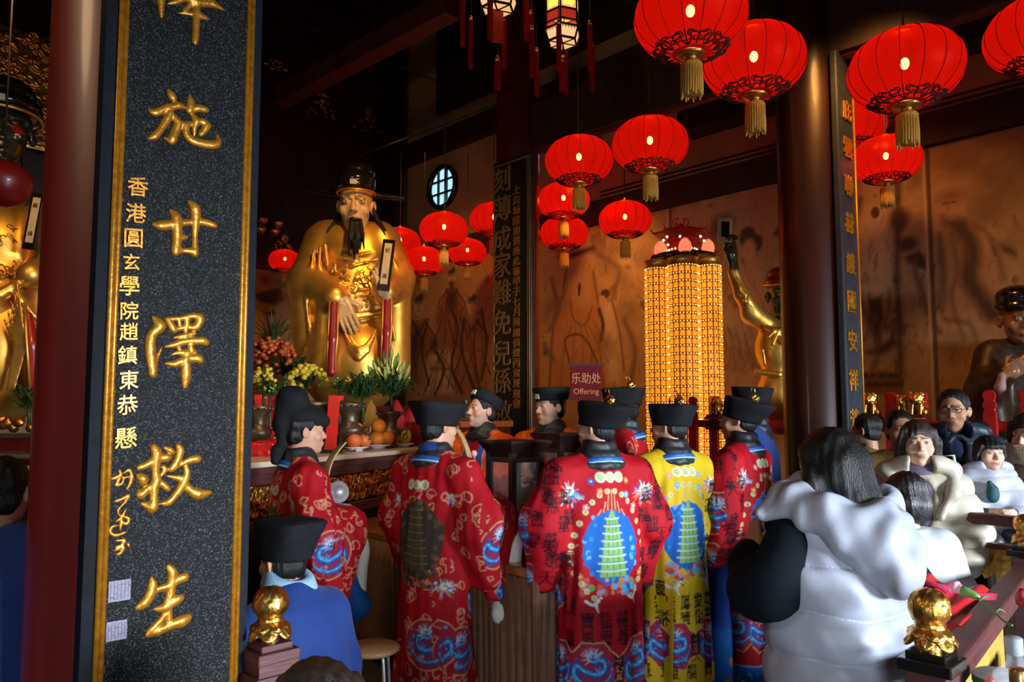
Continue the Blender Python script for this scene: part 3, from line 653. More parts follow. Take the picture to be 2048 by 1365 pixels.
# gilded scrollwork board behind the left statue
def gilt_panel(px0, py0, px1, py1, off, label, seed, n=46):
    a = on_b(px0, py1, off); b = on_b(px1, py0, off); w = abs(np.dot(b - a, VV)); h = b[2] - a[2]; R = random.Random(seed); S = Solid(.012)
    S.box((w / 2, .012, h / 2), (w / 2, .012, h / 2), .006, k=.001)
    for i in range(n):
        x, z = R.uniform(.04, w - .04), R.uniform(.02, h - .02); a0 = R.uniform(0, 6.28); r0 = R.uniform(.03, .075)
        pts = [np.array([x + r0 * (1 - t * .7) * math.cos(a0 + t * 5), -.012, z + r0 * .8 * (1 - t * .7) * math.sin(a0 + t * 5)]) for t in np.linspace(0, 1, 7)]
        S.chain(pts, [.010 + .012 * (1 - t) for t in np.linspace(0, 1, 7)])
    o = lump(S, 'gilt_scroll_board', .009, M['gold_rough']); o.location = a; o.rotation_euler = (0, 0, math.atan2(VV[1], VV[0])); tag(o, label, 'carving', 'gilded scroll boards behind the left statue')
gilt_panel(-60, 82, 116, 118, .2, 'topmost gilded scroll board behind the left statue hat', 11)
gilt_panel(-60, 136, 112, 200, .2, 'middle gilded scroll board beside the left statue hat', 12, 60)
gilt_panel(30, 206, 108, 290, .25, 'lowest gilded scroll board beside the left statue face', 13)
# ================================================================== round pillars with couplet boards
def pillar(name, c, r, m):
    mb = MB(); mb.lathe([(r * 1.25, 0), (r * 1.3, .12), (r * 1.1, .22), (r, .26), (r, 4.4), (r * .97, 8.6)], c, 48); return tag(mb.build(name, m, None, True), kind='structure')
pillar('pillar_center', PC, .245, M['lacquer']); pillar('pillar_right', PD, .25, M['lacq_dark'])
# ---- near board with the big gold characters
BP = at(186, 690, 1.97) * np.array([1, 1, 0])
def on_p(px, py, off=0): return onplane(px, py, BP + NB * off, NB)
def bs(px, py): return np.dot(on_p(px, py) - BP, VV)
BS0, BS1 = bs(186, 690), bs(509, 690); BW = BS1 - BS0
PP = BP + VV * (BS0 + BW * .49) - NB * .335
pillar('pillar_left', PP, .275, mat('red_lacquer', (.20, .010, .006), .42, 0, .35, 3, .1, 5, coat=.15, stretch=(1, 1, .15)))
granite = mat('black_granite', (.020, .021, .024), .6, 0, .3, 40, .06, 200, spec=.16)
nt = granite.node_tree; b_ = nt.nodes['Principled BSDF']; vo = nt.nodes.new('ShaderNodeTexVoronoi'); vo.inputs['Scale'].default_value = 420; tc = nt.nodes.new('ShaderNodeTexCoord'); nt.links.new(tc.outputs['Object'], vo.inputs['Vector'])
rp = nt.nodes.new('ShaderNodeValToRGB'); rp.color_ramp.elements[0].position = .80; rp.color_ramp.elements[0].color = (.0045, .0045, .005, 1); rp.color_ramp.elements[1].position = .98; rp.color_ramp.elements[1].color = (.12, .12, .12, 1)
sx = nt.nodes.new('ShaderNodeSeparateColor'); nt.links.new(vo.outputs['Color'], sx.inputs[0]); nt.links.new(sx.outputs[0], rp.inputs[0]); nt.links.new(rp.outputs[0], b_.inputs['Base Color'])
margin = mat('blue_black_lacquer', (.009, .011, .017), .65, 0, .3, 30, .05, 60, spec=.15)
board = thing('couplet_board', 'near tall black granite board with five big gold characters on the left red pillar', 'couplet board', BP + VV * BW / 2)
mb = MB(); mb.box(BP + VV * BW / 2 - NB * .03 + ZZ * 2.0, (BW / 2, .026, 1.7), (VV, NB, ZZ)); mb.build('backing', margin, board, world=True)
g0 = bs(222, 690); g1 = bs(484, 690)
mb = MB(); mb.box(BP + VV * (g0 + g1) / 2 - NB * .002 + ZZ * 2.0, ((g1 - g0) / 2, .004, 1.68), (VV, NB, ZZ)); mb.build('stone_panel', granite, board, world=True)
for s in (g0, g1):
    mb = MB()
    for d in (-.0065, .0065): mb.tube([BP + VV * (s + d) + ZZ * .33, BP + VV * (s + d) + ZZ * 3.67], .0075, 8)
    mb.build('gold_border', M['gold_paint'], board, True, True)
BIG = {  # traced brush strokes: (zoom origin, scale, [(points, widths)])
 'descend': ((270, 0), 10.24, [([(530, -300), (525, 0), (540, 340)], [150, 140, 60]), ([(1050, -60), (820, 40), (660, 80)], [130, 90, 20]), ([(1080, -100), (1250, 30), (1560, 80), (1810, 195)], [160, 170, 130, 30]), ([(1420, -60), (1600, 80), (1800, 195)], [120, 130, 40]), ([(1160, 60), (1080, 150), (1000, 240)], [110, 70, 80]), ([(1180, 40), (1260, 180), (1240, 300)], [90, 110, 120]), ([(900, 265), (1120, 285), (1300, 310), (1480, 385)], [40, 70, 130, 60]), ([(1250, 290), (1245, 600), (1225, 870)], [130, 115, 100]), ([(1080, -40), (1250, 60), (1400, 120)], [130, 150, 40])]),
 'bestow': ((280, 165), 9.1, [([(500, 120), (560, 220), (600, 300)], [20, 110, 110]), ([(160, 500), (270, 550), (480, 470), (700, 420), (790, 450)], [40, 110, 110, 100, 50]), ([(545, 490), (520, 620), (390, 830), (260, 980), (130, 1030)], [100, 120, 100, 110, 20]), ([(560, 570), (660, 690), (700, 760), (640, 880), (590, 1030), (560, 1090)], [80, 110, 110, 110, 130, 70]), ([(560, 1070), (430, 1000)], [90, 20]), ([(700, 750), (820, 770), (930, 750)], [80, 90, 60]), ([(900, 215), (920, 350), (900, 510)], [30, 100, 120]), ([(920, 510), (1060, 470), (1200, 500)], [80, 110, 90]), ([(950, 600), (1020, 700), (990, 800), (985, 960)], [60, 110, 80, 40]), ([(1010, 720), (1150, 720), (1270, 800)], [80, 100, 50]), ([(1220, 780), (1160, 880), (1100, 950)], [110, 90, 70]), ([(830, 780), (840, 940), (950, 1060), (1160, 1120), (1330, 1140), (1420, 1090), (1410, 940)], [110, 100, 120, 125, 120, 100, 20])]),
 'sweet': ((290, 390), 9.75, [([(150, 570), (300, 600), (560, 570), (900, 530), (1120, 530), (1360, 600)], [40, 150, 140, 90, 120, 90]), ([(490, 300), (600, 430), (610, 600), (620, 850), (590, 1110)], [50, 150, 170, 140, 140]), ([(850, 130), (970, 270), (980, 520), (970, 800), (970, 1150)], [50, 170, 140, 80, 110]), ([(620, 840), (730, 830), (820, 820)], [110, 90, 40]), ([(590, 1090), (760, 1090), (960, 1100)], [120, 70, 120])]),
 'marsh': ((280, 615), 8.03, [([(200, 150), (290, 250), (310, 320), (200, 420), (160, 560), (170, 780), (200, 1080)], [30, 120, 140, 110, 130, 130, 90]), ([(200, 1060), (235, 900), (355, 630)], [110, 70, 20]), ([(430, 190), (640, 180), (840, 140), (960, 180), (900, 310), (800, 330)], [60, 60, 70, 110, 100, 60]), ([(450, 200), (520, 330), (550, 380)], [70, 90, 60]), ([(540, 365), (680, 330), (830, 320)], [60, 60, 60]), ([(620, 190), (640, 320)], [50, 40]), ([(760, 170), (740, 320)], [70, 70]), ([(735, 300), (730, 430), (730, 560)], [50, 50, 60]), ([(530, 490), (700, 460), (870, 420)], [20, 70, 60]), ([(400, 635), (560, 600), (720, 550), (1000, 540), (1060, 580)], [30, 80, 90, 110, 70]), ([(810, 580), (820, 680), (890, 730)], [70, 80, 50]), ([(600, 600), (640, 700)], [60, 50]), ([(490, 765), (620, 730), (760, 740), (870, 700)], [20, 60, 100, 40]), ([(740, 740), (720, 880)], [90, 120]), ([(400, 900), (560, 910), (740, 830), (920, 820), (970, 860)], [30, 90, 100, 110, 80]), ([(730, 860), (730, 1100), (715, 1280)], [120, 130, 60])]),
 'rescue': ((260, 880), 9.1, [([(420, 120), (480, 250), (460, 420), (460, 620), (480, 740), (430, 880), (430, 1100), (400, 1230)], [80, 150, 130, 90, 130, 130, 110, 170]), ([(400, 1230), (290, 1190), (190, 1160)], [130, 80, 20]), ([(160, 510), (320, 450), (480, 340), (600, 330), (690, 320)], [80, 100, 110, 110, 110]), ([(130, 640), (230, 720), (240, 830)], [40, 150, 60]), ([(150, 900), (190, 1000), (290, 920), (420, 810)], [20, 130, 110, 60]), ([(600, 490), (630, 560), (540, 680)], [60, 70, 40]), ([(500, 740), (600, 820), (690, 900)], [60, 90, 80]), ([(620, 140), (720, 190), (770, 230)], [40, 90, 60]), ([(860, 100), (910, 200), (850, 400), (750, 530)], [60, 110, 100, 90]), ([(740, 540), (900, 460), (1090, 370), (1230, 350)], [90, 60, 100, 110]), ([(1010, 470), (1030, 620), (960, 800), (840, 990), (700, 1140), (540, 1170)], [60, 100, 130, 100, 100, 30]), ([(670, 660), (880, 700), (990, 720)], [30, 90, 60]), ([(970, 800), (1120, 940), (1250, 990), (1460, 960)], [110, 120, 150, 60])]),
 'life': ((260, 1120), 8.27, [([(350, 290), (370, 420), (320, 600), (210, 740), (110, 800)], [30, 110, 130, 120, 50]), ([(360, 540), (500, 480), (640, 440), (780, 340), (900, 290)], [70, 80, 120, 100, 120]), ([(630, 110), (700, 220), (680, 420), (660, 600), (600, 780)], [60, 120, 110, 110, 110]), ([(390, 820), (560, 800), (720, 690), (830, 640)], [30, 120, 130, 100]), ([(620, 860), (500, 1010), (360, 1160), (300, 1240)], [90, 80, 100, 80]), ([(640, 840), (640, 1040)], [80, 90]), ([(280, 1250), (460, 1180), (680, 1080), (850, 1020), (960, 960)], [60, 120, 110, 150, 90])])}
def brush(name, og, sc, strokes, h=.0021, hgt=.6):
    S = Solid(.0035); d0 = on_p(og[0], og[1]); 
    for pts, wd in strokes:
        P = []; r = []
        n = 5; pc = cr(pts, n); wi = np.interp(np.linspace(0, 1, len(pc)), np.linspace(0, 1, len(wd)), wd)
        for (x, y), w_ in zip(pc, wi):
            q = on_p(og[0] + x / sc, og[1] + y / sc, .003); P.append(q); r.append(max(w_ * .64 / sc * q[1] / FPX, .002))
        S.chain(P, r, flat=(NB, 1.5))
    lo = np.array(board.location); 
    v, q = S.mesh(h); v = smooth(v, q, 1)
    return obj(name, v, q, M['gold_paint'], board, True, None, True)
for k_, (og, sc, st) in BIG.items(): brush('character', og, sc, st)
SIG = ((190, 740), 3.59, [([(115, 785), (150, 775), (190, 750)], [14, 20, 16]), ([(175, 720), (185, 760), (165, 800), (150, 830), (190, 820), (205, 790)], [12, 14, 14, 14, 12, 10]), ([(210, 740), (245, 720), (262, 770), (245, 830), (225, 860)], [12, 16, 22, 16, 10]), ([(205, 775), (240, 770)], [12, 10]), ([(145, 945), (190, 930), (235, 905), (225, 940), (170, 1000), (165, 1035)], [18, 14, 20, 16, 12, 10]), ([(220, 1000), (190, 1060), (150, 1090)], [10, 16, 12]), ([(175, 1045), (240, 1070), (225, 1110), (195, 1090)], [12, 18, 14, 12]), ([(190, 1080), (180, 1150)], [16, 14]), ([(160, 1120), (120, 1130), (110, 1170), (150, 1190), (225, 1165)], [12, 14, 16, 20, 12]), ([(150, 1230), (210, 1225), (190, 1260), (150, 1275)], [12, 16, 16, 14]), ([(140, 1300), (200, 1275), (185, 1315), (150, 1330)], [14, 20, 16, 10]), ([(235, 1250), (245, 1270)], [14, 12])])
brush('signature', *SIG)
for ch, px, py, hp in (('香', 275, 374, 50), ('港', 271, 427, 50), ('圓', 266, 477, 46), ('玄', 262, 525, 40), ('學', 258, 572, 48), ('院', 258, 622, 44), ('趙', 257, 664, 44), ('鎮', 254, 711, 46), ('東', 257, 760, 46), ('恭', 254, 810, 50), ('懸', 251, 876, 52)):
    q = on_p(px, py, .0025); lettering('small_character', ch, q, VV + ZZ * .10, ZZ - VV * .02, hp * q[1] / FPX * .86, M['gold_paint'], board, .005, .95, .006)
for (px, py, w_) in ((239, 1182, 40), (233, 1262, 37)):
    q = on_p(px, py, .003); r_ = w_ * q[1] / FPX / 2; mb = MB(); mb.box(q, (r_, .0015, r_ * 1.0), (VV, NB, ZZ)); R_ = random.Random(px)
    for i in range(6):
        x = (i - 2.5) / 3.1 * r_; mb.box(q + VV * x + NB * .002, (r_ * .05, .0008, r_ * .82), (VV, NB, ZZ), 1)
        for j in range(4): mb.box(q + VV * (x + r_ * .12) + ZZ * r_ * R_.uniform(-.8, .8) + NB * .002, (r_ * .14, .0008, r_ * .04), (VV, NB, ZZ), 1)
    mb.build('seal', [mat('lilac_seal_stone', (.36, .33, .42), .7, 0, .15, 200), mat('seal_cut', (.26, .24, .32), .8)], board, world=True)
# ---- board on the middle pillar
fc = at(1021, 640, 7.86) * np.array([1, 1, 0])
def on_c(px, py, off=0): return onplane(px, py, fc + NA * off, NA)
bc = thing('couplet_board', 'narrow black board with two columns of gold writing on the middle pillar', 'couplet board', fc)
L_ = np.dot(on_c(986, 640) - fc, -UU); R_ = np.dot(on_c(1062, 640) - fc, -UU); z1 = on_c(1030, 312)[2]
EX = -UU
mb = MB(); mb.box(fc + EX * (L_ + R_) / 2 - NA * .03 + ZZ * (z1 + .5) / 2, ((R_ - L_) / 2, .029, (z1 - .5) / 2), (EX, NA, ZZ)); mb.build('backing', mat('black_green_lacquer', (.018, .016, .008), .4, 0, .3, 10), bc, world=True, bevel=.01)
mb = MB()
for x in (L_ + .02, R_ - .045, R_ - .02): mb.tube([fc + EX * x + NA * .002 + ZZ * .6, fc + EX * x + NA * .002 + ZZ * (z1 - .05)], .008, 8)
mb.tube([fc + EX * (L_ + .02) + ZZ * (z1 - .05), fc + EX * (R_ - .02) + ZZ * (z1 - .05)], .008, 8); mb.build('gold_border', M['gold_dull'], bc, True, True)
for ch, py in zip('刻薄成家難免兒孫', (360, 417, 478, 530, 585, 645, 707, 762)):
    q = on_c(1004, py, .001); lettering('character', ch, q, EX, ZZ, 52 * q[1] / FPX, M['gold_dull'], bc, .010, 1.0, -.004)
q = on_c(1008, 822, .001); lettering('character', '敗', q, EX, ZZ, 44 * q[1] / FPX, M['gold_dull'], bc, .010, 1.0, -.004)
for i, ch in enumerate('上海城隍廟舊懸此聯甲子七月與廟俱燬丙寅夏重書'):
    q = on_c(1033, 380 + i * (808 - 380) / 21, .001); lettering('small_character', ch, q, EX, ZZ, 17.5 * q[1] / FPX * 1.1, M['gold_paint'], bc, .006, 1.1, .01)
# ---- board on the right pillar, seen nearly edge-on
fd = at(1707, 640, 5.95) * np.array([1, 1, 0])
def on_d(px, py, off=0): return onplane(px, py, fd + NB * off, NB)
bd = thing('couplet_board', 'tall blue-black board with single column of gold writing on the right-hand dark pillar', 'couplet board', fd)
L_ = np.dot(on_d(1690, 640) - fd, VV); R_ = np.dot(on_d(1722, 640) - fd, VV); z1 = on_d(1690, 112)[2]
mb = MB(); mb.box(fd + VV * (L_ + R_) / 2 - NB * .03 + ZZ * (z1 + .4) / 2, ((R_ - L_) / 2, .029, (z1 - .4) / 2), (VV, NB, ZZ)); mb.build('backing', mat('blue_black_board', (.035, .042, .055), .5, 0, .3, 20), bd, world=True, bevel=.012)
mb = MB(); 
for x in (R_ - .015,): mb.tube([fd + VV * x + NB * .003 + ZZ * .5, fd + VV * x + NB * .003 + ZZ * (z1 - .05)], .010, 8)
mb.build('gold_border', M['gold_paint'], bd, True, True)
for ch, py in zip('庇雲聯赫護國安祥芳', (222, 297, 372, 447, 528, 604, 682, 760, 840)):
    q = on_d(1693 + (py - 222) * .0235, py, .001); lettering('character', ch, q, VV, ZZ, 44 * q[1] / FPX, M['gold_paint'], bd, .010, 1.0, .012)
# ================================================================== lanterns
def shade_mat(name, tr, em, es, tp):
    m = bpy.data.materials.new(name); m.use_nodes = True; nt = m.node_tree; N = nt.nodes; L = nt.links; N.remove(N['Principled BSDF']); out = N['Material Output']
    t = N.new('ShaderNodeBsdfTranslucent'); t.inputs[0].default_value = (*tr, 1); p = N.new('ShaderNodeBsdfTransparent'); p.inputs[0].default_value = (*tp[1], 1)
    d = N.new('ShaderNodeBsdfGlossy'); d.inputs[0].default_value = (.5, .1, .06, 1); d.inputs['Roughness'].default_value = .45
    e = N.new('ShaderNodeEmission'); e.inputs[0].default_value = (*em, 1); e.inputs[1].default_value = es
    tc = N.new('ShaderNodeTexCoord'); nz = N.new('ShaderNodeTexNoise'); nz.inputs['Scale'].default_value = 9; mp = N.new('ShaderNodeMapping'); mp.inputs['Scale'].default_value = (1, 1, 7); L.new(tc.outputs['Object'], mp.inputs[0]); L.new(mp.outputs[0], nz.inputs[0])
    mr = N.new('ShaderNodeMapRange'); mr.inputs[3].default_value = es * .55; mr.inputs[4].default_value = es * 1.45; L.new(nz.outputs[0], mr.inputs[0]); L.new(mr.outputs[0], e.inputs[1])
    a = N.new('ShaderNodeMixShader'); a.inputs[0].default_value = tp[0]; L.new(t.outputs[0], a.inputs[1]); L.new(p.outputs[0], a.inputs[2])
    g = N.new('ShaderNodeMixShader'); g.inputs[0].default_value = .06; L.new(a.outputs[0], g.inputs[1]); L.new(d.outputs[0], g.inputs[2])
    b = N.new('ShaderNodeAddShader'); L.new(g.outputs[0], b.inputs[0]); L.new(e.outputs[0], b.inputs[1]); L.new(b.outputs[0], out.inputs[0]); MATS[name] = m; return m
LSH = shade_mat('red_lantern_silk', (.62, .007, .004), (1, .004, .002), .04, (.24, (1, .16, .07)))
BULB = mat('lit_bulb', (1, .8, .5), .5, emit=(1, .60, .24), estr=135)
def make_lantern():
    root = thing('hanging_lantern', None, 'lantern'); n, k = 96, 22; a, b = .5, .345; v = []; f = []
    for i in range(k + 1):
        t = -PI / 2 + PI * (i + .0) / k; t = max(-1.30, min(1.30, t * 1.0))
        rr = a * math.cos(t) ** .82; z = b * math.sin(t)
        for j in range(n):
            w = 2 * PI * j / n; g = 1 - .018 * (1 - abs(math.sin(w * 8)) ** .6)
            v.append((rr * g * math.cos(w), rr * g * math.sin(w), z))
    f = [(i * n + j, i * n + (j + 1) % n, (i + 1) * n + (j + 1) % n, (i + 1) * n + j) for i in range(k) for j in range(n)]
    obj('lantern_shade', v, f, LSH, root)
    mb = MB()
    for j in range(16):
        w = 2 * PI * j / 16; mb.tube([(a * .998 * math.cos(t) ** .82 * math.cos(w), a * .998 * math.cos(t) ** .82 * math.sin(w), b * 1.003 * math.sin(t)) for t in np.linspace(-1.3, 1.3, 15)], .0038, 5, False)
    mb.build('rib', mat('dark_red_thread', (.16, .006, .003), .7), root, True)
    mb = MB()
    def sp(w, t, o=1.012): return (a * o * math.cos(t) ** .82 * math.cos(w), a * o * math.cos(t) ** .82 * math.sin(w), b * o * math.sin(t))
    for j in range(8):
        w0 = 2 * PI * (j + .5) / 8
        for sg in (-1, 1):
            mb.tube([sp(w0 + sg * (.05 + .30 * u + .06 * math.sin(u * 9)), -1.27 + .30 * math.sin(u * 2.3)) for u in np.linspace(0, 1, 9)], .007, 5)
            mb.tube([sp(w0 + sg * (.17 + .10 * math.cos(x)), -1.0 + .075 * math.sin(x)) for x in np.linspace(0, 5.2, 9)], .007, 5)
            mb.tube([sp(w0 + sg * (.30 + .06 * math.cos(x)), -1.13 + .05 * math.sin(x)) for x in np.linspace(0, 5.2, 8)], .006, 5)
        mb.tube([sp(w0, t) for t in np.linspace(-1.28, -.90, 4)], .007, 5); mb.tube([sp(w0 + PI / 8, t) for t in np.linspace(-1.28, -1.06, 4)], .006, 5)
        mb.tube([sp(w0 + x, -1.16) for x in np.linspace(-PI / 8, PI / 8, 5)], .005, 5)
    mb.build('paper_cut_trim', mat('dark_paper_cut', (.05, .006, .004), .7), root, True)
    mb = MB(); mb.lathe([(.12, -.335), (.13, -.345), (.10, -.365), (.055, -.37), (.05, -.41), (.07, -.42), (.03, -.43)], n=24); mb.build('gold_collar', M['gold_rough'], root, True)
    mb = MB(); mb.lathe([(.10, .335), (.13, .335), (.13, .36), (.06, .37), (.02, .385), (.02, .43)], n=24); mb.build('top_cap', M['gold_rough'], root, True)
    mb = MB(); mb.lathe([(.085, -.42), (.098, -.44), (.09, -.50), (.09, -.68), (.086, -.70), (.01, -.69)], n=40)
    for j in range(26):
        w = 2 * PI * j / 26; mb.tube([(.088 * math.cos(w), .088 * math.sin(w), -.44), (.094 * math.cos(w + .04), .094 * math.sin(w + .04), -.6), (.092 * math.cos(w), .092 * math.sin(w), -.70 - .02 * (j % 3))], .0085, 5)
    mb.build('tassel', M['tassel'], root, True)
    mb = MB(); mb.sphere((0, 0, .06), (.040, .040, .055), 12, 8); mb.build('bulb', BULB, root, True)
    return root
LP = [(1381, 35, 233, 3.7, .8, 'largest red lantern, cut by the top edge of the view'), (1508, 125, 207, 4.2, .9, 'big red lantern just right of and below the largest one'), (1810, 140, 222, 3.9, 1.1, 'big red lantern right of the dark right-hand pillar'), (2085, 68, 215, 4.0, 1.1, 'red lantern cut off by the right edge of the view'), (1300, 290, 156, 5.6, .5, 'bright orange-red lantern hanging under the beam left of the right-hand pillar'), (1158, 322, 140, 6.2, .35, 'red lantern hanging in front of the half-hidden round window'), (1250, 440, 107, 8.0, .9, 'single red lantern just left of the glowing lamp tower'), (1127, 402, 106, 8.7, .8, 'middle lantern of three stacked right of the middle pillar'), (1128, 467, 98, 9.4, 1.1, 'lowest lantern of three stacked right of the middle pillar'), (888, 460, 100, 8.6, 1.2, 'red lantern directly below the clear round window'), (800, 485, 84, 10.2, 1.1, 'red lantern behind the white tablet of the big gold statue'), (848, 523, 84, 9.4, 1.2, 'lower red lantern right of the big gold statue tablet'), (935, 505, 78, 10.6, 1.2, 'small red lantern next to the lower left of the middle pillar board'), (570, 522, 65, 10.4, 1.3, 'small red lantern between the stone board and the big gold statue'), (988, 440, 98, 9.2, 1.1, 'red lantern half hidden by the left side of the middle pillar board'), (1003, 490, 60, 11.0, 1.3, 'red lantern almost wholly hidden behind the middle pillar board'), (808, 541, 60, 11.2, 1.3, 'small red lantern peeping out under two others by the statue shoulder'), (1772, 320, 136, 6.2, 1.0, 'lower red lantern hanging right beside the right-hand pillar board'), (1705, 252, 130, 6.85, .9, 'upper red lantern half hidden by the right-hand pillar board')]
proto = make_lantern()
for i, (px, py, w_, Y, cord, lab) in enumerate(LP):
    o = proto if i == 0 else copy_tree(proto); p = at(px, py, Y); d = w_ * Y / FPX; o.location = p; o.scale = (d, d, d); o.rotation_euler = (0, 0, i * .7); tag(o, lab, 'lantern', 'red silk lanterns')
    c = cord * 1.0 / d; mb = MB(); mb.tube([(0, 0, .42), (.01, .0, .42 + c * .5), (0, 0, .42 + c)], .006 / d, 5); mb.build('cord', M['wire'], o)
# wire the far lanterns hang from
def wire(pts, r, label):
    mb = MB(); mb.tube(pts, r, 5); tag(mb.build('hanging_wire', M['wire'], None, True), label, 'wire')
wire([at(583, 352, 10.4), at(700, 318, 10.2), at(888, 250, 8.6), at(1000, 205, 8.3)], .010, 'thin wire sagging above the gold statue that the far lanterns hang from')
wire([at(532, 17, 9), at(700, 90, 9.4), at(915, 180, 11.2)], .008, 'thin diagonal wire crossing the dark roof space')
# dull red lantern without light by the left statue
o = thing('hanging_lantern', 'unlit smooth dark red lantern at the left edge before the left statue', 'lantern', at(6, 362, 4.2)); R_ = 54 * 4.2 / FPX
mb = MB(); mb.lathe([(R_ * .25, -R_ * .98), (R_ * .75, -R_ * .72), (R_, -R_ * .1), (R_ * .93, R_ * .3), (R_ * .62, R_ * .62), (R_ * .55, R_ * .64), (R_ * .2, R_ * .8)], n=40); mb.build('lantern_shade', mat('dull_red_silk', (.20, .005, .004), .4, 0, .2, 6, coat=.2), o, True)
mb = MB(); mb.lathe([(R_ * .12, R_ * .78), (R_ * .2, R_ * .84), (R_ * .05, R_ * .95)], n=16); mb.tube([(0, 0, R_ * .9), (0, 0, R_ + 1.5)], .006, 5); mb.build('cord', M['wire'], o, True)

# ---- hexagonal palace lanterns at the top
LIT = mat('lit_lantern_panel', (.9, .6, .3), .6, emit=(1, .42, .10), estr=.95); LITW = mat('lit_white_panel', (.9, .7, .5), .6, emit=(1, .58, .24), estr=.9)
def red_tassel(mb, p, L, r=.012):
    p = np.asarray(p, float); mb.tube([p, p - ZZ * L * .35], .0035, 5, m=1); mb.sphere(p - ZZ * L * .36, (r, r, r * 1.5), 8, 6, m=2); mb.lathe([(r * .6, 0), (r * 1.1, -.02), (r * 1.05, -L * .62), (r * .2, -L * .64)], p - ZZ * L * .37, 10)
TM = [M['red_tassel'], M['wire'], M['gold_rough']]
def palace(px, py, Y, w_, label, zbase):
    """py = pixel height of the lower rim"""
    c = at(px, py, Y); root = thing('palace_lantern', label, 'lantern', c, .35, 'hexagonal palace lanterns'); r = w_ * Y / FPX / 2
    hexp = lambda rr, z, o=0: [np.array([rr * math.cos(PI / 3 * j + o), rr * math.sin(PI / 3 * j + o), z]) for j in range(6)]
    fr = MB(); up = MB(); lo = MB(); band_ = MB()
    za, zb, zc, zd, ze = -.0, r * .62, r * .95, r * 1.55, r * 4.2
    A, B_, C_, D_, E_ = hexp(r * .82, za), hexp(r * 1.02, zb), hexp(r * .95, zc), hexp(r * .95, zd), hexp(r * .95, ze)
    for j in range(6):
        k = (j + 1) % 6
        lo.add([A[j] * .99, A[k] * .99, B_[k] * .99, B_[j] * .99], [(0, 1, 2, 3)]); up.add([D_[j] * .97 + ZZ * .0, D_[k] * .97, E_[k] * .97, E_[j] * .97], [(0, 1, 2, 3)]); band_.add([C_[j] * .98, C_[k] * .98, D_[k] * .98, D_[j] * .98], [(0, 1, 2, 3)])
        for P, Q in ((A[j], A[k]), (B_[j], B_[k]), (C_[j], C_[k]), (D_[j], D_[k]), (A[j], B_[j]), (B_[j], C_[j]), (C_[j], E_[j]), (E_[j], E_[k])): fr.bar(P, Q, r * .09, r * .09, up=(.1, .2, 1))
        fr.bar(A[j], np.array([0, 0, za]), r * .08, r * .06)
        for t in np.linspace(.08, .92, 6):
            p = B_[j] * (1 - t) + B_[k] * t; fr.tube([p * 1.01 - ZZ * r * .03, p * 1.0 - ZZ * r * .16 + (B_[k] - B_[j]) * .06, p * .98 - ZZ * r * .05 + (B_[k] - B_[j]) * .1], r * .022, 4)
            p = A[j] * (1 - t) + A[k] * t; fr.tube([p * 1.03 + ZZ * r * .02, p * 1.05 - ZZ * r * .1, p * 1.03 + (A[k] - A[j]) * .08 - ZZ * r * .03], r * .022, 4)
    fr.build('frame', M['dark_wood'], root); lo.build('lower_panel', LITW, root); up.build('panel', LIT, root); band_.build('fret_band', mat('red_lit_fret', (.7, .05, .02), .6, emit=(1, .05, .02), estr=.35), root)
    lo2 = MB(); lo2.add([p * .98 for p in A], [tuple(range(6))]); lo2.build('bottom_panel', LITW, root)
    for j in range(6):      # gilt characters on the upper panels
        k = (j + 1) % 6; m_ = (D_[j] + D_[k]) / 2 * .985; ex = (D_[k] - D_[j]) / np.linalg.norm(D_[k] - D_[j])
        for i, ch in enumerate('壽福'): lettering('panel_character', ch, m_ + ZZ * r * (.55 + 1.15 * i), ex, ZZ, r * .72, mat('lit_gold_ink', (.9, .6, .1), .6, emit=(1, .62, .08), estr=1.6), root, .002, world=False)
    for j in range(6): t_ = MB(); red_tassel(t_, E_[j] * 1.9 * np.array([1, 1, 0]) + ZZ * r * (1.7 + .3 * (j % 2)), r * 4.2, r * .13); t_.build('tassel', TM, root, True)
    return root, r
o, r = palace(1125, 86, 5.0, 76, 'complete glowing hexagonal wooden lantern at the top', 0)
t_ = MB(); red_tassel(t_, (0, 0, 0), r * 2.75, r * .2); t_.build('bottom_tassel', TM, o, True)
o, r = palace(995, 20, 5.4, 84, 'hexagonal wooden lantern cut by the top edge, with a red tag below', 0)
t_ = MB(); t_.box((0, 0, -r * .85), (r * .30, .004, r * .85)); t_.build('paper_tag', mat('red_tag', (.45, .02, .012), .6, 0, .2, 30), o)
t_ = MB(); red_tassel(t_, (0, 0, -r * 1.7), r * 2.4, r * .17); t_.build('bottom_tassel', TM, o, True)
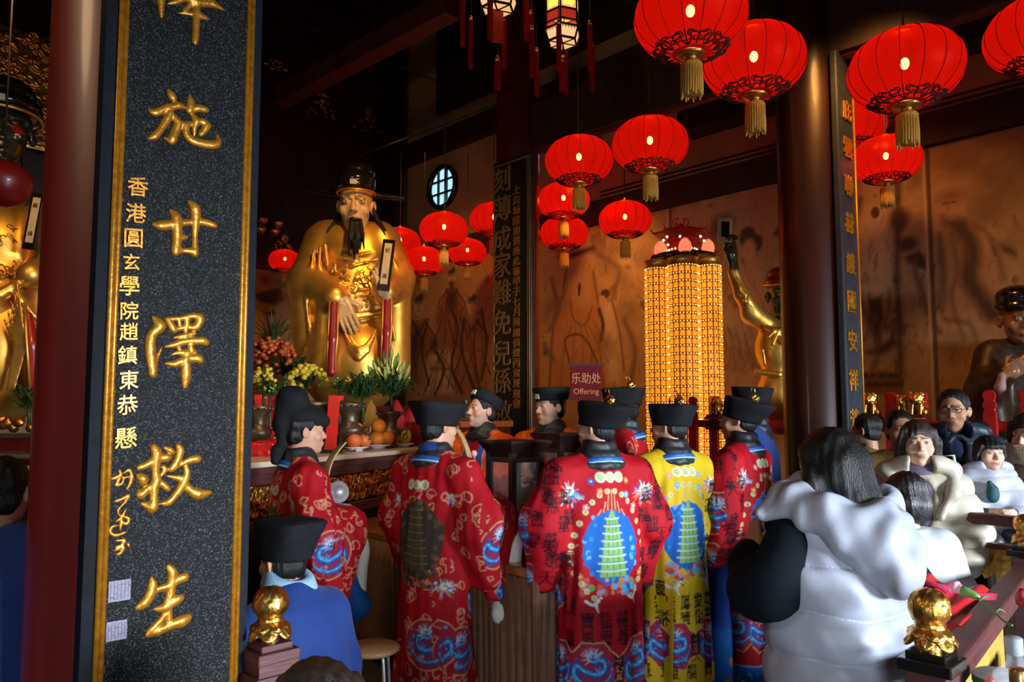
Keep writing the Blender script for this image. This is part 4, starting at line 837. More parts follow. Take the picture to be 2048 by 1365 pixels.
# ================================================================== people: continuous bodies, clothing as children
SK1 = (.60, .30, .18); SK2 = (.66, .37, .25); SK3 = (.52, .26, .15); LIP = (.45, .16, .12); BROW = (.035, .022, .018)
def head(S, T, R, sk, sc=1.0, eyes=True, lipc=LIP, wide=1.0, mouth=0):
    S.frame(T, R); k = .012 * sc
    e = lambda c, r, **kw: S.ell(np.array(c) * sc, np.array(r) * sc, col=kw.pop('col', sk), **kw)
    e((0, -.014, .036), (.076 * wide, .094, .084), k=.02); e((0, .024, -.03), (.065 * wide, .068, .088), k=.03); e((0, .036, -.082), (.047 * wide, .046, .036), k=.03)
    e((0, .073, -.104), (.018, .016, .014), k=.02)
    for s in (-1, 1):
        e((s * .046 * wide, .060, -.030), (.022, .022, .024), k=.02)
        e((s * .032, .094, .004), (.020, .012, .012), k=.012, op='-')
        e((s * .032, .081, .004), (.015, .012, .0105), k=.004)
        S.cap(np.array((s * .014, .089, .022)) * sc, np.array((s * .048 * wide, .074, .023)) * sc, .009 * sc, .007 * sc, k=.012, col=sk)
        e((s * .080 * wide, -.008, -.008), (.010, .019, .031), k=.006, rot=rotm(0, s * .12, s * .45)); e((s * .087 * wide, -.002, -.004), (.006, .010, .017), k=.006, op='-')
        e((s * .0115, .098, -.036), (.008, .009, .007), k=.006)
    S.cap(np.array((0, .088, .006)) * sc, np.array((0, .108, -.032)) * sc, .0085 * sc, .0115 * sc, k=.010, col=sk)
    e((0, .088, -.068), (.026, .014, .013), k=.014)
    e((0, .097, -.0645), (.021, .007, .0045), k=.004); e((0, .096, -.0745), (.017, .0075, .0055), k=.004)
    if eyes:
        P = lambda c, r, col, rot=None: S.ell(np.array(c) * sc, np.array(r) * sc, col=col, paint=True, rot=rot)
        P((0, .099, -.0645), (.020, .010, .0042), lipc); P((0, .098, -.0745), (.017, .010, .0055), lipc); P((0, .100, -.0695), (.021, .012, .0016 + mouth), (.12, .04, .03))
        for s in (-1, 1):
            P((s * .032, .092, .004), (.0135, .012, .0042), (.62, .58, .54)); P((s * .032, .094, .0042), (.0052, .012, .0048), (.015, .009, .007))
            S.cap(np.array((s * .018, .092, .0075)) * sc, np.array((s * .046, .086, .0075)) * sc, .0022 * sc, .0025 * sc, col=(.05, .03, .02), paint=True)
            S.cap(np.array((s * .016, .096, .0255)) * sc, np.array((s * .049, .082, .0265)) * sc, .0042 * sc, .003 * sc, col=BROW, paint=True)
            P((s * .009, .107, -.040), (.004, .004, .0028), (.2, .08, .06))
def hand(S, wr, d, nrm, sk, curl=.7, side=1, sc=1.0):
    """wrist, pointing direction, palm normal; four unequal bent fingers and a thumb"""
    d = np.asarray(d, float); d /= np.linalg.norm(d); nrm = np.asarray(nrm, float); nrm = nrm - d * np.dot(nrm, d); nrm /= np.linalg.norm(nrm); x = np.cross(d, nrm) * side
    R = S.X @ np.stack([x, d, nrm], 1); T = S.w(wr); X0, T0 = S.X, S.T; S.frame(T, R)
    S.box(np.array((0, .045, 0)) * sc, np.array((.039, .045, .0135)) * sc, .012 * sc, k=.012, col=sk); S.cap((0, -.02, 0), np.array((0, .02, 0)) * sc, .027 * sc, .028 * sc, k=.015, col=sk)
    for i, (fx, L) in enumerate(((-.030, .066), (-.010, .078), (.010, .074), (.029, .058))):
        p = np.array((fx, .085, 0.0)) * sc; a = .35 * curl; r = .0088 * sc
        for seg, lf in enumerate((.46, .32, .26)):
            q = p + L * lf * sc * np.array((0, math.cos(a), math.sin(a))); S.cap(p, q, r, r * .92, k=.003, col=sk); p = q; a += 1.25 * curl; r *= .93
    p = np.array((-.034, .022, .006)) * sc; q = p + np.array((-.024, .026, .020)) * sc; S.cap(p, q, .0125 * sc, .0105 * sc, k=.008, col=sk); S.cap(q, q + np.array((.006, .028, .016)) * sc, .0105 * sc, .0085 * sc, k=.004, col=sk)
    S.frame(T0, X0)
def body(label, loc, yaw, sc=1.0, sk=SK1, hy=0, hp=0, hr=0, arms=None, sit=False, group=None, h=.0062, cl=(.03, .03, .035), eyes=True, headsc=1.0, wide=1.0, lean=0, mouth=0, hands=True, curl=.7):
    """returns the person (one continuous mesh) and the head frame in its own axes"""
    S = Solid(.03); z = lambda v: np.asarray(v, float) * sc; S.frame()
    P = lambda v: S.cap
    ln = np.array([0, lean, 0])
    S.ell(z((0, 0, .95)), z((.155, .11, .13)), col=cl); S.ell(z((0, .2 * lean, 1.1)), z((.14, .10, .16)), col=cl); S.ell(z((0, .6 * lean + .01, 1.27)), z((.145, .085, .17)), col=cl)
    S.cap(z((-.14, lean + .01, 1.375)), z((.14, lean + .01, 1.375)), .046 * sc, col=cl); S.cap(z((0, -.01 + lean, 1.42)), z((0, .0 + lean * 1.15, 1.55)), .056 * sc, .054 * sc, col=sk, k=.02)
    for s in (-1, 1):
        if sit: kn = (s * .10, .42, .92 - .45 + .42); ft = (s * .10, .40, .45); S.cap(z((s * .09, 0, .9)), z((s * .1, .42, .88)), .085 * sc, .06 * sc, col=cl); S.cap(z((s * .1, .42, .88)), z((s * .1, .40, .47)), .055 * sc, .04 * sc, col=cl); S.cap(z((s * .1, .38, .45)), z((s * .1, .52, .44)), .04 * sc, .034 * sc, col=cl)
        else:
            S.cap(z((s * .09, 0, .90)), z((s * .09, .015, .48)), .085 * sc, .057 * sc, col=cl); S.cap(z((s * .09, .015, .48)), z((s * .09, -.02, .08)), .055 * sc, .038 * sc, col=cl); S.cap(z((s * .09, -.04, .04)), z((s * .1, .14, .034)), .038 * sc, .033 * sc, col=(.02, .02, .02), k=.02)
    arms = arms or {}
    dflt = dict(e=(.25, .03, 1.12), w=(.08, .30, 1.11), d=(-.5, 1, .1), n=(-1, -.3, 0))
    for s in (-1, 1):
        a = dict(dflt); a.update(arms.get(s, {})); m = np.array([s, 1, 1.])
        e_, w_ = np.array(a['e']) * m, np.array(a['w']) * m
        S.chain([z((s * .16, lean + .01, 1.365)), z(e_), z(w_)], [.046 * sc, .038 * sc, .028 * sc], col=cl, k=.02)
        if hands: hand(S, z(w_), np.array(a['d']) * m, np.array(a['n']) * m, sk, a.get('curl', curl), side=s, sc=sc)
    HT = z((0, .022 + lean * 1.25, 1.605)); HR = rotm(0, 0, hy) @ rotm(hp, 0, 0) @ rotm(0, hr, 0)
    head(S, HT, HR, sk, sc * headsc, eyes, wide=wide, mouth=mouth); S.frame()
    o = lump(S, 'person', h, M['skin'], None, base=sk, sm=1, soft=.003)
    o.location = tuple(map(float, loc)); o.rotation_euler = (0, 0, yaw); tag(o, label, 'person', group)
    return o, HT, HR, sc * headsc
def hair_cap(p, HT, HR, sc, style='short', m=None, name='hair', wide=1.0, seed=1):
    S = Solid(.012); S.frame(HT, HR); m = m or M['hair']; e = lambda c, r, **kw: S.ell(np.array(c) * sc, np.array(r) * sc, **kw)
    e((0, -.016, .040), (.083 * wide, .101, .089))
    if style == 'short':
        e((0, -.045, -.025), (.072 * wide, .062, .06)); e((0, .095, -.005), (.078, .078, .086), op='-', k=.01)
        for s in (-1, 1): e((s * .088, .03, -.05), (.03, .05, .055), op='-', k=.008); e((s * .088, -.005, -.01), (.016, .024, .034), op='-', k=.005)
    elif style == 'bob':      # chin-length, parted, framing the face
        e((0, -.04, -.03), (.086 * wide, .080, .11)); 
        for s in (-1, 1): S.chain([np.array((s * .062, .035, .06)) * sc, np.array((s * .084, .02, -.0)) * sc, np.array((s * .086, .0, -.07)) * sc, np.array((s * .075, .01, -.125)) * sc], np.array([.026, .026, .026, .02]) * sc)
        e((0, .112, -.045), (.062, .075, .098), op='-', k=.012)
    elif style == 'fringe':
        e((0, -.03, -.02), (.088 * wide, .085, .085)); e((0, .05, .05), (.070, .052, .032))
        for s in (-1, 1): S.chain([np.array((s * .07, .04, .05)) * sc, np.array((s * .088, .01, -.02)) * sc, np.array((s * .085, .0, -.06)) * sc], np.array([.024, .025, .02]) * sc)
        e((0, .115, -.06), (.064, .075, .085), op='-', k=.008)
    elif style == 'long':     # seen from behind, straight hair past the shoulders
        e((0, -.05, -.04), (.094 * wide, .075, .11)); S.loft([(-.30, 0, 0, .05, .02), (-.2, 0, 0, .085, .035)], k=.02) if 0 else None
        S.chain([np.array((0, -.06, 0)) * sc, np.array((0, -.085, -.12)) * sc, np.array((0, -.10, -.22)) * sc], np.array([.085, .075, .045]) * sc)
        for s in (-1, 1): S.chain([np.array((s * .06, .03, .05)) * sc, np.array((s * .092, -.01, -.05)) * sc, np.array((s * .088, -.03, -.15)) * sc, np.array((s * .07, -.05, -.24)) * sc], np.array([.03, .032, .034, .02]) * sc)
        e((0, .115, -.05), (.060, .08, .10), op='-', k=.01)
    elif style == 'back':     # under a hat: short hair at the nape only
        S.p = []; S.frame(HT, HR); e((0, -.042, -.02), (.074 * wide, .064, .062)); e((0, .06, -.03), (.09, .08, .09), op='-', k=.006)
        for s in (-1, 1): e((s * .084, -.004, -.012), (.018, .022, .034), op='-', k=.004)
    w = waves(seed, 5, 150, 300, 5, 25)
    return lump(S, name, .005 * max(sc, .8), m, p, disp=lambda v, n: .0016 * w(v), sm=1)
def box_hat(p, HT, HR, sc, top=1.25, hgt=.105, tilt=-.12, pin=True, emblem=False, m=None, sq=3.2, zb=.016, back=0.0):
    """black cloth cap flaring to a flat top; gold pin ball for the celebrants"""
    R = HR @ rotm(tilt, 0, 0); T = HT + HR @ (np.array((0, -.012, zb)) * sc); n = 40; rows = [(1.0, 0), (1.04, .012), (1.05, .03), (1.05 + (top - 1.05) * .45, hgt * .55), (top, hgt * .93), (top * .985, hgt), (top * .93, hgt * 1.03), (top * .5, hgt * 1.045), (.02, hgt * 1.05)]
    v = []
    for (g, zz) in rows:
        for j in range(n):
            w = 2 * PI * j / n; x, y = math.sin(w), math.cos(w); ex = 2 + (sq - 2) * min(1, zz / hgt); q = (abs(x) ** ex + abs(y) ** ex) ** (-1 / ex)
            f_ = .0025 * math.sin(5 * w + zz * 60)
            v.append(T + R @ (np.array((x * q * (.094 * g + f_), y * q * (.112 * g + f_) - back * zz, zz)) * sc))
    k = len(rows); f = [(i * n + (j + 1) % n, i * n + j, (i + 1) * n + j, (i + 1) * n + (j + 1) % n) for i in range(k - 1) for j in range(n)] + [tuple(range(n)), tuple((k - 1) * n + j for j in range(n))[::-1]]
    o = obj('hat', v, f, m or M['black_cloth'], p)
    if pin:
        S = Solid(.004); c = T + R @ (np.array((0, -.05, hgt * 1.18)) * sc); S.ell(c, .026 * sc); r = np.random.default_rng(3)
        for d in r.normal(size=(22, 3)): d /= np.linalg.norm(d); S.ell(c + d * .024 * sc, .0085 * sc)
        S.cap(c - R @ np.array((0, 0, .05)) * sc, c, .008 * sc); S.chain([c + R @ np.array((0, 0, .02)), c + R @ np.array((0, .015, .055)), c + R @ np.array((0, .035, .058)), c + R @ np.array((0, .03, .04))], [.0045, .004, .0035, .003]); lump(S, 'gold_pin', .0035, M['gold_rough'], o)
    if emblem:
        mb = MB(); c = T + R @ (np.array((0, .112 * 1.05, .03)) * sc); mb.box(c, (.020 * sc, .006, .017 * sc), R.T); mb.build('jade_plate', mat('pale_jade', (.55, .55, .42), .4, 0, .2, 80), o, bevel=.002)
    return o
def scarf(p, HT, sc, m=None, name='collar', z0=1.418, z1=1.51, r0=.118, r1=.078, lean=0, yaw=0):
    S = Solid(.01); S.frame()
    for i in range(3):
        t = i / 2; zz = (z0 + (z1 - z0) * t) * sc; S.tor((0, -.008 * sc + lean * sc, zz), (r0 + (r1 - r0) * t) * .82 * sc, .030 * sc, rot=rotm(.16, 0, 0), sc=(1, .86), k=.02)
    w = waves(5, 5, 40, 110, 20, 60)
    return lump(S, name, .006, m or M['black_silk'], p, disp=lambda v, n: .003 * w(v))
# ---- embroidered patterns
BL = (.012, .115, .44); LBL = (.10, .40, .72); GLD = (.60, .44, .17); GRN = (.16, .34, .10); PNK = (.70, .25, .28); WHT = (.72, .74, .74); ORG = (.62, .22, .05); BLK = (.012, .008, .010); COIN = (.62, .55, .28)
def spiral(c, x, z, r, turns, col, w, ph=0, d=1): c.stroke([(x + d * r * (t) * math.cos(ph + turns * 6.28 * t), z + r * t * math.sin(ph + turns * 6.28 * t)) for t in np.linspace(.08, 1, int(10 * turns) + 6)], w, col)
def dragon(c, x, z, r, seed=0, ring=True, fld=(.40, .02, .05), star=False, rc=GLD):
    R = random.Random(seed)
    if star:
        pts = [(x + r * (1.12 if i % 2 else .98) * math.cos(i * PI / 8), z + r * (1.12 if i % 2 else .98) * math.sin(i * PI / 8)) for i in range(16)]; c.poly(pts, rc); c.poly([(x + (a - x) * .955, z + (b - z) * .955) for a, b in pts], fld)
    elif ring: c.disc((x, z), r, rc); c.disc((x, z), r * .955, fld)
    for i in range(26):
        a = R.uniform(0, 6.28); q = r * R.uniform(.45, .9); c.disc((x + q * math.cos(a), z + q * math.sin(a)), r * R.uniform(.03, .07), R.choice([BL, LBL, BL, (.5, .05, .1), PNK]))
    sg = R.choice([-1, 1]); body_ = [(x + sg * r * a, z + r * b) for a, b in ((.05, .25), (.35, .30), (.42, -.02), (.10, -.22), (-.35, -.10), (-.62, .10), (-.70, -.25), (-.40, -.58), (.05, -.66), (.45, -.52), (.72, -.18), (.70, .2))]
    P = cr(body_, 5); w = np.interp(np.linspace(0, 1, len(P)), [0, .2, .6, 1], [.26, .30, .24, .07]) * r; c.stroke(P, w * 1.12, (.005, .05, .25)); c.stroke(P, w * .9, BL); c.stroke(P[3:-3] + [0, r * .015], w[3:-3] * .42, LBL, .8)
    for i in range(4, len(P) - 2, 2): c.disc(P[i], r * .022, (.45, .03, .06) if i % 4 else WHT)
    for j in (14, 30, 44):
        if j < len(P):
            for a in (-.6, 0, .6): c.stroke([P[j], P[j] + r * .28 * np.array([math.cos(a + j), math.sin(a + j)])], [r * .07, r * .02], LBL)
    hx, hz = x + sg * r * (-.02), z + r * .42; c.disc((hx, hz), r * .24, LBL, r * .19); c.disc((hx, hz), r * .15, BL, r * .12)
    for i in range(15):
        a = PI * (.1 + i * .055) + (PI * .5 if i % 3 == 0 else 0); c.stroke([(hx + r * .16 * math.cos(a), hz + r * .14 * math.sin(a)), (hx + r * .46 * math.cos(a), hz + r * .40 * math.sin(a))], [r * .045, r * .012], [WHT, LBL, WHT][i % 3])
    c.disc((hx - r * .06, hz + .02 * r), r * .04, WHT); c.disc((hx + r * .08, hz + .02 * r), r * .04, WHT); c.disc((hx + sg * r * .12, hz - r * .08), r * .05, (.6, .1, .1))
def pagoda(c, x, z, hh, ghost=False, seed=0):
    R = random.Random(seed); w = hh * .30
    mand = BL if not ghost else (.05, .04, .03); wave = [BL, LBL, ORG, PNK, GRN, (.5, .08, .06)] if not ghost else [(.10, .07, .03), (.05, .04, .03), (.14, .1, .05)]
    c.disc((x, z), w * 1.25, mand, hh * .46)
    for i in range(60): a = R.uniform(0, 6.28); q = R.uniform(.75, 1.05); c.disc((x + w * 1.25 * q * math.cos(a), z + hh * .46 * q * math.sin(a)), hh * R.uniform(.02, .035), R.choice([LBL, BL, BL, (.02, .22, .5)]) if not ghost else R.choice(wave))
    for i in range(40): c.disc((x + R.uniform(-1.35, 1.35) * w, z - hh * R.uniform(.38, .56)), hh * R.uniform(.025, .045), R.choice(wave))
    g1, g2 = ((.20, .40, .11), (.62, .66, .40)) if not ghost else ((.10, .085, .04), (.2, .17, .09))
    n = 8
    for i in range(n):
        z0 = z - hh * .36 + i * hh * .092; hw = w * (.62 - .05 * i); c.poly([(x - hw, z0), (x + hw, z0), (x + hw * .93, z0 + hh * .07), (x - hw * .93, z0 + hh * .07)], g1); c.stroke([(x - hw * 1.15, z0 + hh * .078), (x, z0 + hh * .070), (x + hw * 1.15, z0 + hh * .078)], hh * .016, g2)
        for k in (-.5, 0, .5): c.stroke([(x + k * hw, z0 + hh * .012), (x + k * hw, z0 + hh * .06)], hh * .012, (.05, .16, .04) if not ghost else (.05, .04, .02))
    c.poly([(x - w * .16, z + hh * .37), (x + w * .16, z + hh * .37), (x, z + hh * .50)], g1)
    if not ghost:
        for a in (-.5, -.3, -.15, 0, .15, .3, .5): c.stroke([(x + a * w * 1.2, z + hh * (.5 - abs(a) * .2)), (x + a * w * .9, z + hh * (.72 - abs(a) * .5))], hh * .012, GLD)
def coins(c, x, z, hh, col=COIN):
    for i in range(26):
        t = -.5 + i / 25; a = t * 5.2 + PI / 2; px = x + hh * .50 * math.cos(a); pz = z + hh * (.62 * math.sin(a) if math.sin(a) < 0 else .78 * math.sin(a) ** 1.4); c.disc((px, pz), hh * .036, col); c.disc((px, pz), hh * .016, [v * .55 for v in col])
def three_coins(c, x, z, r):
    for i, dx in enumerate((-1.9, 0, 1.9)): c.disc((x + dx * r, z), r, (.75, .72, .48)); c.disc((x + dx * r, z), r * .62, (.42, .52, .24)); c.stroke([(x + dx * r - r * .3, z), (x + dx * r + r * .3, z + r * .3)], r * .12, (.75, .72, .5))
def phoenix(c, x, z, r, seed=0):
    R = random.Random(seed)
    for i in range(34): a = R.uniform(0, 6.28); l = R.uniform(.5, 1) * r; c.stroke([(x + .2 * l * math.cos(a), z + .2 * l * math.sin(a)), (x + l * math.cos(a), z + l * math.sin(a) - .1 * r)], [r * .14, r * .05], R.choice([WHT, LBL, PNK, ORG, BL, GRN, WHT]))
    c.disc((x, z + .15 * r), r * .3, WHT); c.disc((x + .1 * r, z + .2 * r), r * .1, ORG)
def crane(c, x, z, r): c.stroke(cr([(x - r, z + .5 * r), (x - .2 * r, z + .1 * r), (x + .6 * r, z + .8 * r)]), r * .3, WHT); c.stroke([(x, z + .2 * r), (x + .3 * r, z - .7 * r)], [r * .4, r * .1], WHT); c.stroke([(x + .5 * r, z + .7 * r), (x + .9 * r, z + .4 * r)], r * .12, BLK)
def flower(c, x, z, r, col):
    for i in range(5): c.disc((x + r * .6 * math.cos(i * 1.257), z + r * .6 * math.sin(i * 1.257)), r * .48, col)
    c.disc((x, z), r * .3, WHT)
def swirls(c, x0, x1, z0, z1, n, col, seed, r0=.02, r1=.04, w=.0045):
    R = random.Random(seed)
    for i in range(n):
        x = R.uniform(x0, x1); z = R.uniform(z0, z1); r = R.uniform(r0, r1); a = R.uniform(0, 6.28)
        pts = [(x + (1 - .75 * t) * r * math.cos(a + t * 6), z + (1 - .75 * t) * r * math.sin(a + t * 6)) for t in np.linspace(0, 1, 12)]
        b = a + PI * .9; pts = [(pts[0][0] + r * 1.7 * math.cos(b), pts[0][1] + r * 1.7 * math.sin(b)), (pts[0][0] + r * .9 * math.cos(b + .5), pts[0][1] + r * .9 * math.sin(b + .5))] + pts
        c.stroke(cr(pts, 3), w, col)
SEAL = '福壽祿囍靈寶無量天尊龍鳳'
def seals(c, spots, hgt, col, seed=0, a=.9):
    for i, (x, z) in enumerate(spots): c.glyph(SEAL[(i * 5 + seed) % len(SEAL)], (x, z), hgt, col, a, .0, .8)
def hem(c, x0, x1, z0, z1, seed=0, dark=1.0):
    R = random.Random(seed); c.poly([(x0, z0), (x1, z0), (x1, z1), (x0, z1)], BL); c.stroke([(x0, z1), (x1, z1)], .010, LBL)
    x = x0
    while x < x1:
        c.stroke(cr([(x, z0 + R.uniform(.02, .1)), (x + .05, z0 + R.uniform(.05, .14)), (x + .10, z0 + R.uniform(.02, .10)), (x + .15, z0 + R.uniform(.04, .12))]), .022, ORG); x += R.uniform(.09, .14)
    for i in range(int((x1 - x0) * 60)): c.disc((R.uniform(x0, x1), R.uniform(z0, z1)), R.uniform(.005, .013), R.choice([(.7, .3, .35), WHT, LBL, ORG, (.10, .05, .3), LBL]))
    for i in range(int((x1 - x0) * 12)): spiral(c, R.uniform(x0, x1), R.uniform(z0 + .05, z1 - .02), .018, 1.2, WHT, .004, R.uniform(0, 6))
def robe_canvases(kind, seed, hemz=.22, sc=1.0):
    """back, right side, left side, front"""
    red = (.43, .006, .014) if kind != 'yellow' else (.66, .44, .012); out = []
    for side in ('back', 'right', 'left', 'front'):
        c = Canvas(-.46, .46, 0, 1.62, .0028, red); R = random.Random(seed + len(side))
        if kind == 'cloud':
            swirls(c, -.44, .44, .25, 1.5, 150, (.70, .36, .20), seed + ord(side[0]))
            if side == 'back': pagoda(c, 0, 1.02, .42, True); three_coins(c, 0, 1.30, .026); dragon(c, .10, .50, .13, seed); phoenix(c, -.20, 1.2, .05, 2); phoenix(c, .16, .78, .06, 3); phoenix(c, .2, 1.24, .045, 4)
            else: dragon(c, .06, 1.00, .125, seed + 1); dragon(c, .14, .70, .12, seed + 2); phoenix(c, -.12, 1.28, .06, 5); dragon(c, -.03, .46, .12, seed + 4); phoenix(c, -.1, .8, .05, 6)
        else:
            bk = BLK if kind == 'yellow' else (.035, .004, .008)
            if side == 'back':
                pagoda(c, 0, 1.00, .40, False, seed); coins(c, 0, .97, .40); three_coins(c, 0, 1.35, .027); phoenix(c, -.21, 1.27, .075, 2); phoenix(c, .21, 1.27, .075, 3); crane(c, -.10, .72, .045); crane(c, .12, .74, .04)
                for p in ((-.10, 1.33), (.1, 1.33), (-.06, 1.28), (.09, 1.26), (-.13, 1.2), (.14, 1.2), (-.17, .86), (.17, .86)): flower(c, p[0], p[1], .016, R.choice([PNK, LBL, ORG, BL]))
                seals(c, [(-.28, 1.42), (-.34, 1.33), (.28, 1.42), (.34, 1.32), (-.24, 1.12), (-.30, 1.0), (-.24, .93), (.26, 1.1), (.3, .97), (-.3, .84), (.25, .84), (-.30, 1.22), (.3, 1.21)], .085, bk, seed)
                seals(c, [(sg * (.21 + .085 * q + .02 * (i % 2)), 1.36 - .105 * i) for i in range(7) for q in range(3) for sg in (-1, 1) if (i + q) % 3], .08, bk, seed + 4, .8)
                seals(c, [(x, z) for z in (.65, .565) for x in (-.23, -.14, -.05, .04, .13, .22)], .078, bk, seed + 1)
                dragon(c, -.115, .42, .125, seed, star=True); dragon(c, .145, .42, .125, seed + 1, star=True); seals(c, [(-.24, .28), (-.13, .28), (-.02, .28), (.10, .28), (.21, .28), (.015, .44), (.015, .36), (.29, .45)], .075, bk, seed + 2)
            else:
                dragon(c, .0, 1.08, .12, seed + 3, star=True); dragon(c, .08, .78, .13, seed + 4, star=True); seals(c, [(-.1, 1.32), (.03, 1.34), (.14, 1.28), (-.17, 1.2), (.2, 1.12), (-.2, 1.0), (.22, .95), (-.15, .85), (-.08, .72), (-.2, .65), (.2, .6), (.05, .58), (-.1, .56)], .085, bk, seed); dragon(c, -.02, .42, .12, seed + 5, star=True)
                phoenix(c, -.17, 1.1, .06, 4)
                seals(c, [(-.2, .3), (.2, .3), (0, .27)], .08, bk, seed)
        hem(c, -.46, .46, 0, hemz, seed); out.append(c)
    return out
_cv = {}
def robe_color(kind, seed, hemz, trim=True):
    key = (kind, seed, hemz)
    if key not in _cv: _cv[key] = robe_canvases(kind, seed, hemz)
    B, Rr, Lf, Fr = _cv[key]
    def fn(v, n, col):
        back = n[:, 1] < .25; side = np.abs(n[:, 0]) > .80
        c = np.where(back[:, None], B.sample(v[:, 0], v[:, 2]), Fr.sample(-v[:, 0], v[:, 2]))
        sr = Rr.sample(v[:, 1], v[:, 2]); sl = Lf.sample(v[:, 1], v[:, 2]); c = np.where((side & (n[:, 0] > 0))[:, None], sr, c); return np.where((side & (n[:, 0] < 0))[:, None], sl, c)
    return fn
def robe(p, kind, seed, sc=1.0, hemz=.22, arms=1, wid=1.0, h=.0115, z0=.06, sub=1, sleeve=1.0, reach=1.0):
    S = Solid(.05); S.frame(); W_ = wid
    S.loft([(z0, 0, 0, .235 * W_, .20), (.45, 0, 0, .215 * W_, .185), (.85, 0, 0, .205 * W_, .165), (1.1, 0, 0, .205 * W_, .15), (1.3, 0, -.005, .215 * W_, .135), (1.40, 0, -.01, .175 * W_, .105), (1.455, 0, -.005, .10, .085)], k=.01)
    for s in (-1, 1):
        S.cap((s * .09, -.005, 1.415), (s * .205 * W_, 0, 1.36), .06, .082, k=.05)
        S.chain([(s * .20 * W_, 0, 1.35), (s * .275 * W_, .03, 1.12), (s * .19, .27 * reach, 1.10), (s * .10, .37 * reach, 1.10)], [.085, .115 * sleeve, .12 * sleeve, .085], k=.04)
        S.chain([(s * .275 * W_, .02, 1.06), (s * .27 * W_, .09, .82)], [.10 * sleeve, .075], k=.06); S.chain([(s * .22, .25 * reach, 1.02), (s * .25, .20 * reach, .72)], [.10 * sleeve, .05], k=.06)
    S.p = [_sc(q, sc) for q in S.p] if sc != 1 else S.p
    w1 = waves(seed, 9, 18, 55, .5, 5); w2 = waves(seed + 1, 6, 60, 120, 1, 10)
    def disp(v, n):
        low = np.clip((1.15 - v[:, 2] / sc) / .8, 0.15, 1); return (.018 * w1(v) * low + .004 * w2(v)) * np.clip(1.5 - np.abs(n[:, 2]) * 1.3, 0, 1)
    cf = robe_color(kind, seed, hemz)
    return lump(S, 'robe', h, M['robe'], p, sub, disp, (lambda v, n, c: cf(v / sc, n, c)))
def _sc(q, s):
    f = q.fn; q2 = Prim(lambda P, f=f: f(P / np.float32(s)) * s, q.lo * s, q.hi * s, q.k * s, q.op, q.col); return q2
def trim_ring(p, sc, lean=0, col=None):
    mb = MB(); mb.tube([(.118 * sc * math.cos(t), -.008 * sc + .098 * sc * math.sin(t), (1.412 + .028 * math.sin(-t)) * sc) for t in np.linspace(0, 2 * PI, 33)], .017 * sc, 8, False); mb.tube([(.137 * sc * math.cos(t), -.008 * sc + .114 * sc * math.sin(t), (1.402 + .028 * math.sin(-t)) * sc) for t in np.linspace(0, 2 * PI, 33)], .006 * sc, 6, False, m=1)
    return mb.build('neck_trim', [mat('blue_trim', (.02, .10, .42), .5, 0, .4, 60), mat('light_blue_piping', (.25, .55, .85), .5)], p, True)
def undersleeve(p, pts, rs, name='white_undersleeve', m=None, seed=3, flat=None):
    S = Solid(.03); S.frame(); S.chain(pts, rs, k=.04, flat=flat); w = waves(seed, 6, 35, 80, 2, 10)
    return lump(S, name, .009, m or M['white_cloth'], p, 0, lambda v, n: .005 * w(v))
def slat(label, a, b, wdt, nrm, m=None, curve=.03, loc=None):
    """ceremonial wooden tablet, slightly curved"""
    a = np.asarray(a, float); b = np.asarray(b, float); root = thing('wooden_tablet', label, 'tablet', b, 0, 'wooden tablets held by the celebrants'); d = a - b; L = np.linalg.norm(d); d /= L; nrm = np.asarray(nrm, float); nrm -= d * np.dot(nrm, d); nrm /= np.linalg.norm(nrm); x = np.cross(d, nrm); mb = MB(); prev = None; v = []; n = 10
    for i in range(n + 1):
        t = i / n; c = d * L * t + nrm * curve * math.sin(PI * t); wd_ = wdt * (1 - .12 * t) / 2
        for sx_, sn in ((-1, -1), (1, -1), (1, 1), (-1, 1)): v.append(c + x * wd_ * sx_ + nrm * .004 * sn)
    f = [(i * 4 + j, i * 4 + (j + 1) % 4, i * 4 + 4 + (j + 1) % 4, i * 4 + 4 + j) for i in range(n) for j in range(4)] + [(3, 2, 1, 0), tuple(n * 4 + j for j in range(4))]
    o = obj('slat', v, f, m or M['wood_light'], root, False); return root
# ================================================================== the celebrants
def floor_at(px, Y): p = at(px, 832, Y); return np.array([p[0], p[1], 0])
GR = 'celebrants in embroidered robes'
Dg = math.radians
# 1 red cloud robe, left
p, HT, HR, s = body('person in red gold-swirl robe and tall floppy black hat, leftmost celebrant', floor_at(602, 4.0), Dg(-60), .985, SK1, hy=Dg(-6), group=GR, arms={1: dict(e=(.26, .06, 1.14), w=(.09, .24, 1.12)), -1: dict(e=(.24, .04, 1.12), w=(.08, .24, 1.12))})
robe(p, 'cloud', 21, .985, wid=1.02, reach=.68); scarf(p, HT, s, z1=1.49); trim_ring(p, s); hair_cap(p, HT, HR, s, 'short')
S = Solid(.02); S.frame(HT, HR); S.ell((0, -.01, .075), (.090, .11, .06)); S.chain([(0, -.03, .10), (0, -.06, .17), (0, -.09, .185)], [.07, .066, .05], k=.03); S.chain([(0, -.10, .16), (0, -.115, .04), (0, -.11, -.05)], [.045, .05, .03], k=.03); S.cap((0, .05, .06), (0, .10, .05), .06, .035, k=.03); S.chain([(0, -.11, -.07), (.02, -.14, -.10), (.03, -.15, -.15)], [.026, .032, .022]); S.ell((0, .03, -.05), (.085, .09, .085), op='-', k=.006)
w = waves(8, 5, 40, 90, 10, 60); lump(S, 'hat', .006, M['black_cloth'], p, disp=lambda v, n: .003 * w(v))
undersleeve(p, [(.10, .28, 1.12), (.12, .29, .95), (.13, .28, .70)], [.055, .07, .07], flat=(np.array((0, 1., 0)), 1.6)); undersleeve(p, [(-.10, .22, 1.08), (-.14, .22, .85)], [.05, .06])
